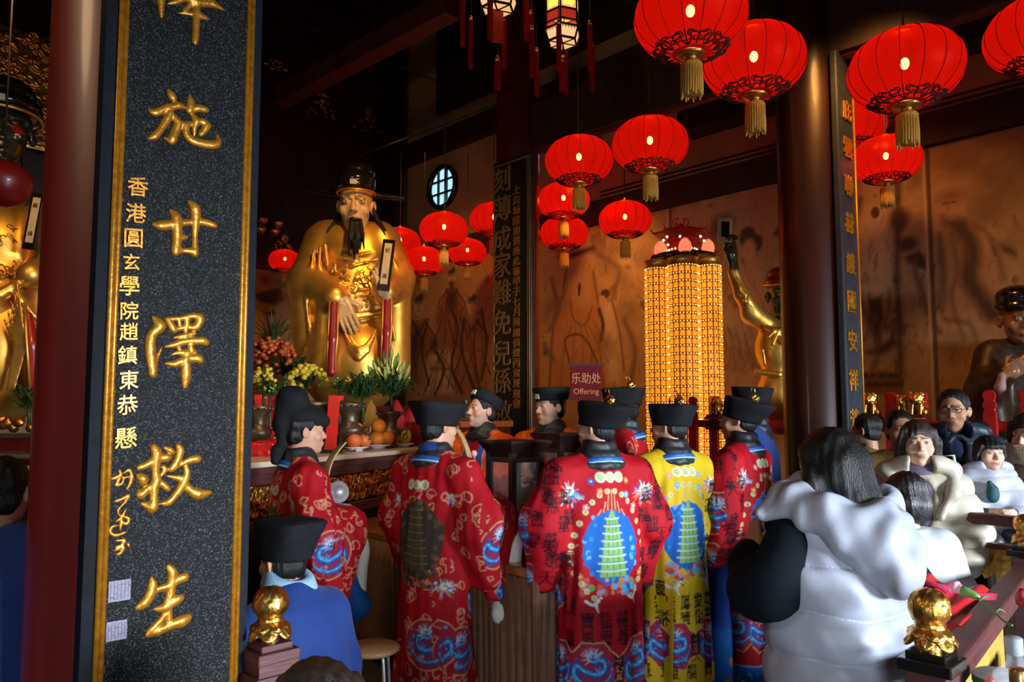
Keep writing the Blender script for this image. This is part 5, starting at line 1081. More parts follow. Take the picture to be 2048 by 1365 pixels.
S = Solid(.03); S.frame(); S.chain([(.17, .23, .80), (.19, .27, .68), (.18, .26, .61)], [.05, .06, .02], flat=(np.array((1., 0, 0)), 1.5)); cf = robe_canvases('cloud', 33, 1.6)[1]; lump(S, 'cuff_border', .009, M['robe'], p, 0, None, lambda v, n, c: cf.sample(v[:, 1] - .3, v[:, 2] - .5) * .6)
slat('pale wooden tablet held upright before the leftmost celebrant', at(687, 886, 4.15), at(648, 972, 4.02), .058, (-.6, -.7, .2))
# cymbals in his hands
cy = at(677, 985, 3.98); ro = thing('cymbal_pair', 'pair of dull silver cymbals in the hands of the leftmost celebrant', 'cymbals', cy); mb = MB(); Rx = frame_to((.45, -.85, .25)); mb.lathe([(.004, .036), (.022, .033), (.032, .012), (.040, .004), (.056, -.002), (.058, -.004), (.04, -.003), (.0, .0)], (0, 0, 0), 32, rot=Rx); mb.build('cymbal', M['steel'], ro, True); mb = MB(); mb.lathe([(.004, .036), (.022, .033), (.032, .012), (.040, .004), (.056, -.002), (.058, -.004), (.04, -.003), (.0, .0)], Rx @ np.array((0.01, .01, -.035)), 32, rot=Rx); mb.build('cymbal', M['steel'], ro, True)
# 2 red cloud robe with glasses
p, HT, HR, s = body('person in red gold-swirl robe, black cap and dark glasses, second celebrant from the left', floor_at(872, 4.1), Dg(-38), 1.0, SK1, hy=Dg(-14), group=GR, arms={1: dict(w=(.09, .33, 1.12)), -1: dict(w=(.09, .33, 1.12))})
robe(p, 'cloud', 22, 1.0, wid=1.06); scarf(p, HT, s, z1=1.49, r0=.13); trim_ring(p, s); hair_cap(p, HT, HR, s, 'short'); box_hat(p, HT, HR, s, 1.36, .125, -.06, pin=False, sq=4.5, zb=.002)
S = Solid(.02); S.frame(); S.ell((0, -.02, 1.49), (.085, .08, .04)); lump(S, 'blue_inner_collar', .006, M['blue_cloth'], p)
def glasses(p, HT, HR, s):
    mb = MB(); T = lambda q: HT + HR @ (np.array(q) * s)
    for sg in (-1, 1):
        mb.tube([T((sg * .033 + .023 * math.cos(t) * (1 - .12 * abs(math.sin(t))), .109 - .004 * abs(math.cos(t)), .003 + .017 * math.sin(t))) for t in np.linspace(0, 2 * PI, 21)], .0022 * s, 6, False)
        mb.tube([T((sg * .056, .104, .008)), T((sg * .078, .07, .010)), T((sg * .084, -.005, .008)), T((sg * .084, -.02, -.006))], .002 * s, 6)
    mb.tube([T((-.010, .110, .006)), T((0, .113, .009)), T((.010, .110, .006))], .002 * s, 6); return mb.build('glasses', mat('black_acetate', (.012, .012, .012), .25), p, True)
glasses(p, HT, HR, s)
undersleeve(p, [(.19, .30, 1.12), (.24, .34, .98), (.26, .30, .78), (.25, .24, .60)], [.05, .075, .075, .05], flat=(np.array((0, 1., 0)), 1.4))
slat('pale curved tablet held in front of the celebrant wearing glasses', at(909, 850, 4.45), at(944, 942, 4.3), .05, (.8, -.5, .1), curve=.02)
# 3 red seal robe, centre
p, HT, HR, s = body('person in bright red robe with green pagoda emblem, seen from behind, nearest the middle', floor_at(1196, 3.98), Dg(20), 1.0, SK1, hy=Dg(34), group=GR)
robe(p, 'seal', 23, 1.0, wid=1.10, sleeve=1.06); scarf(p, HT, s, r0=.14); trim_ring(p, s); hair_cap(p, HT, HR, s, 'short'); box_hat(p, HT, HR, s, 1.34, .125, .14, back=.35, zb=.0)
S = Solid(.03); S.frame(); S.loft([(.04, 0, .10, .20, .12), (.7, 0, .08, .17, .1)], k=.01); lump(S, 'inner_skirt', .012, M['robe'], p, 0, None, lambda v, n, c: np.where((np.abs(v[:, 0]) > .17)[:, None], np.array(LBL, np.float32), np.array((.25, .004, .01), np.float32)))
# 4 yellow robe
p, HT, HR, s = body('person in yellow robe with green pagoda emblem and black writing', floor_at(1342, 4.35), Dg(24), 1.0, SK1, hy=Dg(30), group=GR)
robe(p, 'yellow', 24, 1.0, .20, wid=.90, sleeve=.72); scarf(p, HT, s, r0=.13); trim_ring(p, s); hair_cap(p, HT, HR, s, 'short'); box_hat(p, HT, HR, s, 1.22, .122, .04, back=.1, zb=.0)
# 5 red seal robe, right
p, HT, HR, s = body('person in red robe with blue dragon roundels, right of the yellow robe', floor_at(1484, 4.65), Dg(50), 1.02, SK1, hy=Dg(12), group=GR)
robe(p, 'seal', 25, 1.02, wid=.98, sleeve=.95); scarf(p, HT, s, r0=.13); trim_ring(p, s); hair_cap(p, HT, HR, s, 'short'); box_hat(p, HT, HR, s, 1.34, .125, .26, back=.25, zb=.0)
S = Solid(.03); S.frame(); S.loft([(.05, -.06, .10, .22, .16), (.85, -.04, .08, .18, .12)], k=.01); cf5 = robe_canvases('seal', 30, 1.6)[1]; lump(S, 'inner_skirt', .010, M['robe'], p, 0, None, lambda v, n, c: np.where((v[:, 2] > .42)[:, None], np.array((.015, .06, .30), np.float32), cf5.sample(v[:, 1], v[:, 2] * .5)))
# 6, 7 facing celebrants beyond the table
def far_priest(px, Y, yaw, sc, label, hy, arms, mouth=0, hp=0, hat=1):
    p, HT, HR, s = body(label, floor_at(px, Y), yaw, sc, SK2, hy=hy, hp=hp, group=GR, arms=arms, mouth=mouth, h=.0055)
    S = Solid(.05); S.frame(); S.loft([(.06, 0, 0, .23, .2), (.9, 0, 0, .2, .165), (1.3, 0, 0, .21, .135), (1.40, 0, -.01, .17, .10), (1.46, 0, 0, .09, .075)], k=.01)
    for sg in (-1, 1): S.cap((sg * .09, 0, 1.415), (sg * .205, 0, 1.36), .06, .08); S.chain([(sg * .20, 0, 1.35), (sg * .26, .05, 1.12), (sg * .16, .24, 1.08)], [.08, .11, .12], k=.04); S.chain([(sg * .22, .2, 1.0), (sg * .24, .18, .75)], [.1, .06])
    S.p = [_sc(q, sc) for q in S.p]; c = Canvas(-.46, .46, 0, 1.7, .0035, (.36, .006, .012)); swirls(c, -.46, .46, .2, 1.6, 200, (.62, .14, .03), int(px))
    c.poly([(-.46, 1.17), (-.09, 1.17), (-.09, 1.6), (-.46, 1.6)], (.78, .10, .012)); c.poly([(.46, 1.17), (.09, 1.17), (.09, 1.6), (.46, 1.6)], (.78, .10, .012)); swirls(c, -.45, .45, 1.2, 1.5, 150, (.85, .30, .05), int(px) + 1, .012, .022, .003)
    c.stroke([(-.075, 1.6), (-.06, .1)], .05, (.05, .08, .34)); c.stroke([(.075, 1.6), (.06, .1)], .05, (.05, .08, .34)); c.stroke([(-.102, 1.6), (-.085, .1)], .006, (.4, .6, .8)); c.stroke([(.102, 1.6), (.085, .1)], .006, (.4, .6, .8)); c.poly([(-.05, 1.6), (.05, 1.6), (.035, .1), (-.035, .1)], (.30, .006, .012))
    w1 = waves(int(px), 8, 20, 60, .5, 5); lump(S, 'robe', .0115, M['robe'], p, 1, lambda v, n: .010 * w1(v) * np.clip((1.3 - v[:, 2]) / .8, .1, 1), lambda v, n, cc: c.sample(v[:, 0], v[:, 2] / sc))
    scarf(p, HT, s, z1=1.49, r0=.14); hair_cap(p, HT, HR, s, 'short'); return p, HT, HR, s
A = {1: dict(e=(.24, .10, 1.12), w=(.05, .33, 1.12), d=(-.6, .3, .6), n=(-1, 0, 0), curl=1.0), -1: dict(e=(.24, .1, 1.12), w=(.02, .36, 1.18), d=(0, .3, 1), n=(1, .2, 0), curl=1.0)}
p, HT, HR, s = far_priest(968, 5.55, Dg(140), 1.06, 'person singing in red and orange robe, black cap pushed back, before the middle pillar', Dg(-14), A, .004, Dg(8))
box_hat(p, HT, HR, s, 1.06, .075, .42, pin=False, emblem=True, sq=2.4, zb=.042, back=.2); undersleeve(p, [(.05, .36, 1.10), (.08, .38, .95), (.10, .36, .7)], [.05, .10, .10], flat=(np.array((0, 1., 0)), 1.5)); undersleeve(p, [(-.10, .36, 1.10), (-.12, .38, .9)], [.05, .10], flat=(np.array((0, 1., 0)), 1.5))
ro = thing('drum_mallet', 'thin mallet with a pale pink ball tip held by the singing celebrant', 'mallet', at(951, 958, 5.15)); mb = MB(); a_ = at(948, 908, 5.15) - at(951, 958, 5.15); mb.tube([(0, 0, -.03), a_], .008, 8); mb.build('handle', M['wood_light'], ro, True); mb = MB(); mb.sphere(a_, (.022, .022, .024), 14, 10); mb.build('mallet_tip', M['pink'], ro, True)
p, HT, HR, s = far_priest(1104, 5.4, Dg(150), 1.075, 'young person in black cap with pale jade plate, facing left beyond the right glass case', Dg(-26), A)
box_hat(p, HT, HR, s, 1.10, .085, -.05, pin=False, emblem=True, sq=3, zb=.045); S = Solid(.02); S.frame(); S.ell((.0, .07, 1.50), (.06, .03, .06)); lump(S, 'blue_inner_collar', .007, M['blue_cloth'], p)
ro = thing('red_stick', 'flat red stick held in the fist above the glass cases', 'stick', at(1080, 952, 4.95)); a_ = at(1089, 905, 4.95) - at(1080, 952, 4.95); mb = MB(); mb.bar(-a_ * .3, a_, .022, .008, up=(0, 1, .1)); mb.build('stick', M['red'], ro, bevel=.002)
# 8 half hidden celebrant behind the centre robe
p, HT, HR, s = body('person mostly hidden behind the bright red centre robe, gold pin on black cap', floor_at(1250, 4.95), Dg(70), 1.07, SK1, hy=Dg(10), group=GR)
robe(p, 'cloud', 26, 1.07, sub=0); scarf(p, HT, s); trim_ring(p, s); box_hat(p, HT, HR, s, 1.2, .10, .0); hair_cap(p, HT, HR, s, 'short')
# 9 blue attendant behind the right robe
def plain_robe(p, sc, m, lean=0, wid=1.0, sit=False, seed=2, name='robe'):
    S = Solid(.05); S.frame(); S.loft([(.06 if not sit else .46, 0, 0, .23 * wid, .2), (.9, 0, .2 * lean, .21 * wid, .165), (1.3, 0, .7 * lean, .22 * wid, .14), (1.40, 0, lean, .18 * wid, .11), (1.46, 0, lean, .09, .08)], k=.01)
    for sg in (-1, 1): S.cap((sg * .09, lean, 1.415), (sg * .205 * wid, lean, 1.355), .06, .085); S.chain([(sg * .20 * wid, lean, 1.35), (sg * .27 * wid, .03 + lean * .7, 1.10), (sg * .14, .28, 1.08)], [.088, .10, .085], k=.04)
    S.p = [_sc(q, sc) for q in S.p]; w1 = waves(seed, 8, 14, 45, .5, 6); return lump(S, name, .012, m, p, 1, lambda v, n: .008 * w1(v))
p, HT, HR, s = body('person in plain blue robe and black cap standing behind the right-hand red robe', floor_at(1508, 5.25), Dg(62), 1.08, SK1, group='attendants in plain blue robes'); plain_robe(p, 1.08, M['blue_cloth'], wid=1.05); box_hat(p, HT, HR, s, 1.15, .10, .05, pin=False, emblem=True); scarf(p, HT, s)
# 10 seated blue attendant, lower left
p, HT, HR, s = body('person in deep blue robe and large black cap sitting behind the left lotus post', np.array([*at(622, 832, 2.95)[:2], -.44]), Dg(52), .95, SK1, hy=Dg(5), hp=-.1, sit=True, lean=.12, group='attendants in plain blue robes')
S = Solid(.06); S.frame(); S.loft([(.5, 0, 0, .22, .20), (.95, 0, .0, .21, .18), (1.2, 0, .05, .20, .16), (1.36, 0, .09, .17, .13), (1.45, 0, .12, .09, .09)], k=.02)
for sg in (-1, 1): S.chain([(sg * .17, .08, 1.30), (sg * .22, .10, 1.08), (sg * .14, .30, 1.0)], [.10, .10, .07], k=.05); S.cap((sg * .1, .05, .9), (sg * .12, .45, .88), .12, .09)
w1 = waves(9, 8, 10, 35, .5, 8); lump(S, 'robe', .012, M['blue_cloth'], p, 1, lambda v, n: .007 * w1(v)); hair_cap(p, HT, HR, s, 'short')
S = Solid(.012); S.frame()
for i in range(2): S.tor((0, .115, 1.43 + .03 * i), .085 - .012 * i, .026, rot=rotm(.3, 0, 0), k=.02)
lump(S, 'light_blue_collar', .007, mat('pale_blue_cotton', (.30, .50, .66), .8, 0, .1, 80, .2, 300), p); box_hat(p, HT, HR, s, 1.2, .16, .14, pin=False, sq=5, zb=.01, back=.15)
# 11 attendant at the far left edge
p, HT, HR, s = body('person with short dark hair and blue robe cut off by the left edge', np.array([*at(-8, 832, 2.35)[:2], -.06]), Dg(14), .92, SK1, group='attendants in plain blue robes', lean=.05); plain_robe(p, .94, M['blue_cloth'], .05, 1.1, seed=6); hair_cap(p, HT, HR, s, 'short', M['hair'])
# 12 dark hair at the bottom edge
p, HT, HR, s = body('person showing just dark brown hair at the bottom edge before the blue robe', np.array([*at(640, 832, 1.62)[:2], -.60]), Dg(5), 1.0, SK1, sit=True, cl=(.03, .025, .025)); plain_robe(p, 1.0, M['black_cloth'], sit=True); hair_cap(p, HT, HR, s * 1.12, 'bob', M['hair_brown'])
# ================================================================== onlookers
def puff(p, name, m, chains, period=.12, amp=.011, h=.010, lofts=(), seed=4, sub=1, sc=1.0, k=.05, ph=0, cuts=()):
    """quilted down garment: swells between horizontal seams, small creases along them"""
    S = Solid(k); S.frame()
    for l in lofts: S.loft(l, k=.02)
    for c in chains: S.chain(c[0], c[1], k=k if len(c) < 3 else c[2])
    for c in cuts: S.ell(*c, op='-', k=.01)
    w = waves(seed, 9, 25, 90, 8, 50); w2 = waves(seed + 1, 6, 6, 16, 2, 12)
    def disp(v, n):
        t = (v[:, 2] + .012 * w2(v)) / period + ph; s = np.abs(np.sin(PI * t)); return amp * (s ** .55 - .6) + .0028 * w(v) * (1.15 - .5 * s)
    return lump(S, name, h, m, p, sub, disp)
# ---- foreground person in the white down vest
p, HT, HR, s = body('person with long black hair in white puffer vest over black sleeves, back turned', np.array([*at(1664, 832, 2.42)[:2], 0]), Dg(22), .935, SK2, hy=Dg(8), hp=-.12, arms={-1: dict(e=(.22, .07, 1.19), w=(.11, .27, 1.28), d=(-.2, .4, 1), n=(-1, 0, .2)), 1: dict(e=(.24, .1, 1.15), w=(.05, .34, 1.30), d=(-.2, .4, 1), n=(-1, 0, .2))}, cl=(.012, .014, .02))
hair_cap(p, HT, HR, s * 1.03, 'long', M['hair'])
puff(p, 'vest', M['puffer'], [([(-.12, 0, 1.325), (.12, 0, 1.325)], [.075, .075]), ([(.15, -.01, 1.27), (.20, .0, 1.15)], [.085, .07])], .135, .021, .0095, [[(.40, .01, .0, .25, .21), (.75, .0, .0, .245, .205), (1.0, .0, .0, .235, .195), (1.2, .0, -.005, .215, .165), (1.33, 0, 0, .15, .12), (1.37, 0, .01, .08, .08)]], seed=14)
S = Solid(.04); S.frame()          # hood lying on the back
S.tor((0, -.01, 1.375), .115, .050, rot=rotm(.55, 0, 0), sc=(1.25, 1.0)); S.chain([(-.14, -.06, 1.37), (0, -.16, 1.31), (.14, -.06, 1.37)], [.06, .085, .06]); S.chain([(-.10, -.13, 1.29), (.02, -.19, 1.23), (.13, -.13, 1.28)], [.06, .085, .065]); S.chain([(-.15, .02, 1.40), (-.24, .06, 1.36)], [.045, .03])
w = waves(31, 8, 25, 70, 5, 40); w2 = waves(33, 5, 60, 130, 10, 80); lump(S, 'hood', .009, M['puffer'], p, 1, lambda v, n: .009 * w(v) + .002 * w2(v))
for sg, pts in ((-1, [(-.18, .01, 1.27), (-.235, .03, 1.13), (-.225, .10, 1.11), (-.17, .22, 1.16), (-.13, .27, 1.20)]), (1, [(.19, .01, 1.28), (.25, .1, 1.12), (.12, .28, 1.2), (.05, .32, 1.27)])):
    S = Solid(.04); S.frame(); S.chain(pts, [.075, .092, .088, .06, .045][:len(pts)] if sg < 0 else [.08, .09, .06, .045]); w = waves(41, 7, 12, 40, 4, 20); lump(S, 'sleeve', .009, mat('black_knit', (.005, .008, .012), .95, 0, .2, 90, .35, 600, spec=.15), p, 1, lambda v, n: .006 * w(v))
S = Solid(.02); S.frame(); S.tor((0, .0, 1.40), .075, .030, rot=rotm(.2, 0, 0)); S.tor((0, .0, 1.43), .07, .028, rot=rotm(.2, 0, 0)); lump(S, 'teal_collar', .006, M['teal'], p)
S = Solid(.03); S.frame(); S.loft([(.25, 0, .02, .21, .17), (.5, 0, .02, .20, .16)], k=.01); lump(S, 'trousers', .014, M['black_cloth'], p)
# printed round logo low on the vest
mb = MB(); lo_ = np.array((.205, -.135, .83)); nn_ = np.array((.70, -.71, .0)); ex_ = np.array((.71, .70, 0)); R_ = .055
mb.tube([lo_ + nn_ * .022 + (ex_ * math.cos(t) + ZZ * math.sin(t)) * R_ for t in np.linspace(0, 2 * PI, 33)], .0022, 5, False)
for i, dz in enumerate((.020, .0, -.020)):
    for j in range(5): mb.box(lo_ + nn_ * .022 + ex_ * (-.026 + .013 * j) + ZZ * dz, (.0042, .001, .005), (ex_, nn_, ZZ))
mb.build('printed_logo', mat('grey_print', (.42, .43, .47), .6), p)
# ---- seated person in white jacket with black bob
p, HT, HR, s = body('person with glossy black bob in white jacket with dark shoulder strap', np.array([*at(1815, 832, 3.45)[:2], .0]), Dg(-8), .80, SK2, hy=Dg(34), hp=-.25, sit=True, lean=.05)
hair_cap(p, HT, HR, s * 1.16, 'bob', mat('glossy_black_hair', (.008, .008, .010), .24, 0, .3, 90, .5, 140, stretch=(3, 3, .2), spec=.8))
JK = [(.42, 0, 0, .21, .17), (.72, 0, .0, .20, .16), (.96, 0, .02, .185, .14), (1.09, 0, .04, .13, .10), (1.14, 0, .04, .065, .065)]
puff(p, 'jacket', mat('white_cotton_jacket', (.50, .51, .54), .7, 0, .05, 30, .1, 60), [([(-.09, .03, 1.09), (.09, .03, 1.09)], [.06, .06])] + [([(sg * .145, .03, 1.07), (sg * .20, .05, .88), (sg * .13, .24, .82)], [.07, .07, .055]) for sg in (-1, 1)], .24, .004, .009, [JK], seed=17)
mb = MB(); mb.tube([(-.11, -.01, 1.14), (-.02, -.125, 1.03), (.07, -.150, .88), (.15, -.140, .72), (.18, -.11, .6)], .013, 8); mb.build('bag_strap', M['black_cloth'], p, True)
# ---- person in cream puffer coat facing the camera
p, HT, HR, s = body('person with shoulder-length brown hair in an open cream puffer coat, facing the camera', floor_at(1832, 3.95), Dg(160), .945, SK2, hy=Dg(0), hp=.06, h=.0052, headsc=1.02, arms={1: dict(e=(.27, .04, 1.08), w=(.02, .25, .96), d=(-1, .1, -.1), n=(0, -1, .2)), -1: dict(e=(.27, .04, 1.08), w=(.05, .22, .90), d=(-1, .1, -.1), n=(0, -1, .2))})
hair_cap(p, HT, HR, s * 1.03, 'bob', M['hair_brown'])
puff(p, 'coat', M['puffer2'], [([(-.11, 0, 1.32), (.11, 0, 1.32)], [.07, .07])] + [([(sg * .165, 0, 1.30), (sg * .235, .02, 1.06), (sg * .17, .17, .96), (sg * .08, .22, .94)], [.075, .08, .075, .055]) for sg in (-1, 1)], .115, .019, .009, [[(.45, 0, 0, .225, .17), (.8, 0, 0, .21, .165), (1.1, 0, 0, .20, .15), (1.28, 0, 0, .18, .13), (1.36, 0, 0, .12, .09)]], seed=19, cuts=[((0, .16, 1.25), (.055, .09, .16))])
S = Solid(.03); S.frame(); S.tor((0, -.02, 1.36), .125, .045, rot=rotm(.5, 0, 0), sc=(1.25, 1)); S.chain([(-.15, .04, 1.36), (-.13, .12, 1.27), (-.07, .16, 1.16)], [.04, .03, .02]); S.chain([(.15, .04, 1.36), (.13, .12, 1.27), (.07, .16, 1.16)], [.04, .03, .02]); S.ell((0, .10, 1.40), (.06, .08, .09), op='-', k=.01); w = waves(23, 7, 30, 80, 10, 40); lump(S, 'hood', .008, M['puffer2'], p, 1, lambda v, n: .006 * w(v))
S = Solid(.012); S.frame()
for i in range(3): S.tor((0, .012, 1.365 + .028 * i), .068 - .004 * i, .020, rot=rotm(.08, 0, 0))
S.loft([(1.05, 0, .02, .12, .13), (1.3, 0, .02, .11, .10), (1.36, 0, .01, .07, .07)], k=.02); lump(S, 'polo_neck', .006, mat('mauve_knit', (.13, .095, .15), .85, 0, .2, 80, .3, 300), p)
# red packet and white tote bag beside
ro = thing('red_packet', 'small red and white paper packet tucked by the cream coat elbow', 'packet', at(1905, 945, 3.85)); mb = MB()
for i, (dx, a) in enumerate(((-.02, .35), (0, .1), (.025, -.25))): mb.box((dx, .012 * i, 0), (.024, .0015, .045), rotm(0, a, .2).T, m=i % 2)
mb.build('paper', [M['red_paper'], M['porcelain']], ro)
ro = thing('tote_bag', 'white cloth tote bag hanging beside the cream coat', 'bag', at(1900, 1010, 4.05)); S = Solid(.03); S.frame(); S.loft([(-.28, 0, 0, .12, .07), (.0, 0, 0, .11, .05), (.16, 0, 0, .07, .03)], k=.02); w = waves(6, 6, 15, 50, 3, 20); lump(S, 'bag_body', .009, mat('white_canvas', (.74, .76, .70), .8, 0, .05, 60), ro, disp=lambda v, n: .005 * w(v)); mb = MB(); mb.tube([(-.05, 0, .14), (-.04, 0, .26), (.03, 0, .26), (.05, 0, .14)], .008, 6); mb.build('handle', mat('white_canvas'), ro, True)
# ---- person in navy down jacket with glasses
p, HT, HR, s = body('person with short hair and black glasses in a navy down jacket', floor_at(1905, 4.65), Dg(164), 1.055, SK3, hy=Dg(-22), h=.0055)
hair_cap(p, HT, HR, s * 1.02, 'short'); glasses(p, HT, HR, s)
nav = mat('navy_nylon', (.010, .020, .040), .5, 0, .1, 8, .1, 30)
puff(p, 'jacket', nav, [([(-.12, 0, 1.50), (.12, 0, 1.50)], [.07, .07])] + [([(sg * .20, 0, 1.45), (sg * .30, .02, 1.16), (sg * .28, .12, .92)], [.095, .095, .075]) for sg in (-1, 1)], .135, .012, .010, [[(.85, 0, 0, .25, .17), (1.1, 0, 0, .25, .17), (1.35, 0, 0, .235, .155), (1.50, 0, 0, .15, .11), (1.54, 0, 0, .09, .08)]], seed=27, cuts=[((0, .17, 1.49), (.05, .10, .10))])
S = Solid(.03); S.frame(); S.tor((0, -.03, 1.53), .13, .05, rot=rotm(.45, 0, 0), sc=(1.2, 1)); S.ell((0, .14, 1.56), (.07, .10, .10), op='-', k=.01); w = waves(28, 7, 30, 80, 10, 40); lump(S, 'hood', .009, nav, p, 1, lambda v, n: .006 * w(v))
S = Solid(.02); S.frame(); S.loft([(1.25, 0, .03, .12, .12), (1.45, 0, .02, .10, .09), (1.52, 0, .01, .065, .06)], k=.02); lump(S, 'jumper', .008, mat('navy_knit', (.012, .022, .065), .85), p)
mb = MB(); c_ = np.array((-.135, .172, 1.33))
for i in range(3): mb.prism([(-.020 + .0135 * i, -.016), (-.020 + .0135 * i + .009, -.016), (-.020 + .0135 * i + .009 + .004 * 0, -.016 + .012 + .008 * i), (-.020 + .0135 * i - .0, -.016 + .006 + .008 * i)], c_, (-1, .35, 0), ZZ, (0.3, .95, 0), .004)
mb.build('printed_logo', mat('white_print', (.8, .82, .86), .6), p)
S = Solid(.03); S.frame(); S.loft([(.1, 0, 0, .20, .13), (.9, 0, 0, .2, .14)], k=.01); lump(S, 'trousers', .016, M['black_cloth'], p)
# ---- child in white jacket held up
p, HT, HR, s = body('small child with black fringe in white quilted jacket, held up in arms', np.array([*at(1972, 832, 4.05)[:2], .50]), Dg(164), .60, SK2, hy=Dg(14), headsc=1.22, h=.0045, wide=1.08, sit=True)
hair_cap(p, HT, HR, s * 1.02, 'fringe'); puff(p, 'jacket', M['puffer'], [([(sg * .09, 0, .83), (sg * .14, .03, .68), (sg * .08, .13, .64)], [.052, .055, .045]) for sg in (-1, 1)], .07, .008, .007, [[(.42, 0, 0, .13, .11), (.7, 0, 0, .125, .10), (.85, 0, 0, .095, .08), (.90, 0, 0, .06, .055)]], seed=31)
S = Solid(.02); S.frame(); S.tor((0, -.02, .875), .075, .028, rot=rotm(.4, 0, 0), sc=(1.2, 1)); S.ell((0, .11, .92), (.05, .07, .06), op='-', k=.01); lump(S, 'hood', .007, M['puffer'], p)
# ---- person in tan fleece coat at the right edge, holding the child
p, HT, HR, s = body('person in tan fleece coat with fluffy collar, cut by the right edge', floor_at(2062, 4.15), Dg(118), .97, SK2, hy=Dg(0), hp=-.1, arms={1: dict(e=(.26, .06, 1.16), w=(.05, .36, 1.16), d=(-.4, 1, 0), n=(-1, 0, .3)), -1: dict(e=(.30, .10, 1.15), w=(.22, .36, 1.13), d=(.1, 1, -.3), n=(.2, 0, -1))})
hair_cap(p, HT, HR, s * 1.03, 'bob', M['hair_brown']); fl = mat('tan_fleece', (.38, .23, .12), .9, 0, .2, 60, .6, 160, sheen=.2)
S = Solid(.05); S.frame(); S.loft([(.35, 0, 0, .27, .22), (.8, 0, 0, .255, .2), (1.2, 0, 0, .235, .17), (1.37, 0, 0, .17, .11), (1.42, 0, 0, .09, .08)], k=.02)
S.chain([(.19, 0, 1.33), (.28, .05, 1.12), (.15, .28, 1.10)], [.095, .10, .075]); S.chain([(-.19, 0, 1.33), (-.31, .06, 1.12), (-.24, .30, 1.11)], [.095, .10, .07]); w = waves(37, 8, 14, 40, 2, 10); w2 = waves(38, 8, 120, 200, 80, 160); lump(S, 'coat', .011, fl, p, 1, lambda v, n: .008 * w(v))
S = Solid(.03); S.frame(); S.tor((0, .0, 1.41), .12, .058, rot=rotm(.35, 0, 0), sc=(1.2, 1)); S.chain([(-.12, .08, 1.36), (-.06, .17, 1.2)], [.055, .05]); w3 = waves(39, 8, 25, 70, 20, 60); lump(S, 'fluffy_collar', .009, mat('pale_fur', (.46, .33, .22), .95, 0, .3, 80, .8, 120, sheen=.2), p, 1, lambda v, n: .006 * w3(v))
mb = MB(); mb.tube([(-.12, .12, 1.40), (-.13, .2, 1.15), (-.08, .23, .85)], .013, 6); mb.build('dark_piping', M['black_cloth'], p, True)
ro = thing('teal_pouch', 'small teal pouch held below the child near the tan fleece sleeve', 'pouch', at(1986, 990, 3.95)); S = Solid(.02); S.frame(); S.ell((0, 0, 0), (.032, .025, .045)); S.cap((0, 0, .03), (-.015, 0, .06), .02, .014); lump(S, 'pouch', .006, M['teal'], ro)
# ---- half hidden heads behind
def bystander(px, Y, top, yaw, label, m, hm='short', sk=SK3, sc=1.0, hc=None, wid=1.0):
    z = CAMZ - (top - 832) * Y / FPX; s0 = z / 1.725 * 1.0; p, HT, HR, s = body(label, floor_at(px, Y), yaw, s0, sk, h=.0065); hair_cap(p, HT, HR, s * 1.02, hm, hc); plain_robe(p, s0, m, wid=wid, seed=int(px), name='coat'); return p
bystander(1797, 4.75, 822, Dg(170), 'person mostly hidden behind the cream puffer coat, black hair and yellow collar', mat('ochre_coat', (.32, .19, .05), .8, 0, .2, 40))
bystander(1953, 5.15, 843, Dg(186), 'person with black hair peeping out between the navy jacket and the child', M['black_cloth'])
bystander(1737, 5.45, 828, Dg(40), 'person in olive brown coat half hidden behind the right-hand pillar board', mat('olive_coat', (.13, .085, .035), .85, 0, .15, 40))
# ================================================================== tables, cases, railings
def flat_dir(a): a = np.asarray(a, float); return a / np.linalg.norm(a)
# ---- long offering table with pleated drape
TZ = .87; t0 = onz(1062, 1150, TZ); td = flat_dir(np.array((-.632, .775, 0))); tn = np.array((td[1], -td[0], 0)) * -1; tn = np.array((.775, .632, 0)); t0 = t0 * np.array((1, 1, 0)) + tn * .07 + td * .05; TL, TW = 2.35, .60
tb = thing('offering_table', 'long table with glossy amber top and pleated brown drape amid the celebrants', 'table', t0)
mb = MB(); mb.box(t0 + td * TL / 2 + tn * TW / 2 + ZZ * (TZ - .025), (TL / 2, TW / 2, .025), (td, tn, ZZ)); mb.build('tabletop', M['table_top'], tb, world=True, bevel=.008)
def pleats(a, b, z0, z1, n, amp, mat_, parent, name='drape', seed=1):
    a = np.asarray(a, float); b = np.asarray(b, float); d = flat_dir(b - a); L = np.linalg.norm(b - a); o = np.cross(d, ZZ); k = n * 8; r = np.random.default_rng(seed); ph = np.cumsum(r.uniform(.6, 1.4, n + 2)); v = []
    for zi, zz in enumerate(np.linspace(z1, z0, 7)):
        for i in range(k + 1):
            t = i / k; q = np.interp(t * n, np.arange(n + 2), ph); s = abs(math.sin(q * PI)); v.append(a + d * L * t + o * amp * (.35 + .65 * zi / 6) * (s ** .6) + ZZ * zz)
    W_ = k + 1; f = [(j * W_ + i, j * W_ + i + 1, (j + 1) * W_ + i + 1, (j + 1) * W_ + i) for j in range(6) for i in range(k)]
    ob = obj(name, v, f, mat_, parent, True, None, True); so = ob.modifiers.new('thickness', 'SOLIDIFY'); so.thickness = .006; return ob
pleats(t0 - tn * .012 + td * TL, t0 - tn * .012, .03, TZ - .05, 40, -.05, M['drape'], tb); pleats(t0 - td * .012, t0 - td * .012 + tn * TW, .03, TZ - .05, 10, -.05, M['drape'], tb, seed=2)
mb = MB(); mb.box(t0 + td * TL / 2 + tn * TW / 2 + ZZ * .42, (TL / 2 - .03, TW / 2 - .03, .41), (td, tn, ZZ)); mb.build('table_body', M['dark_wood'], tb, world=True)
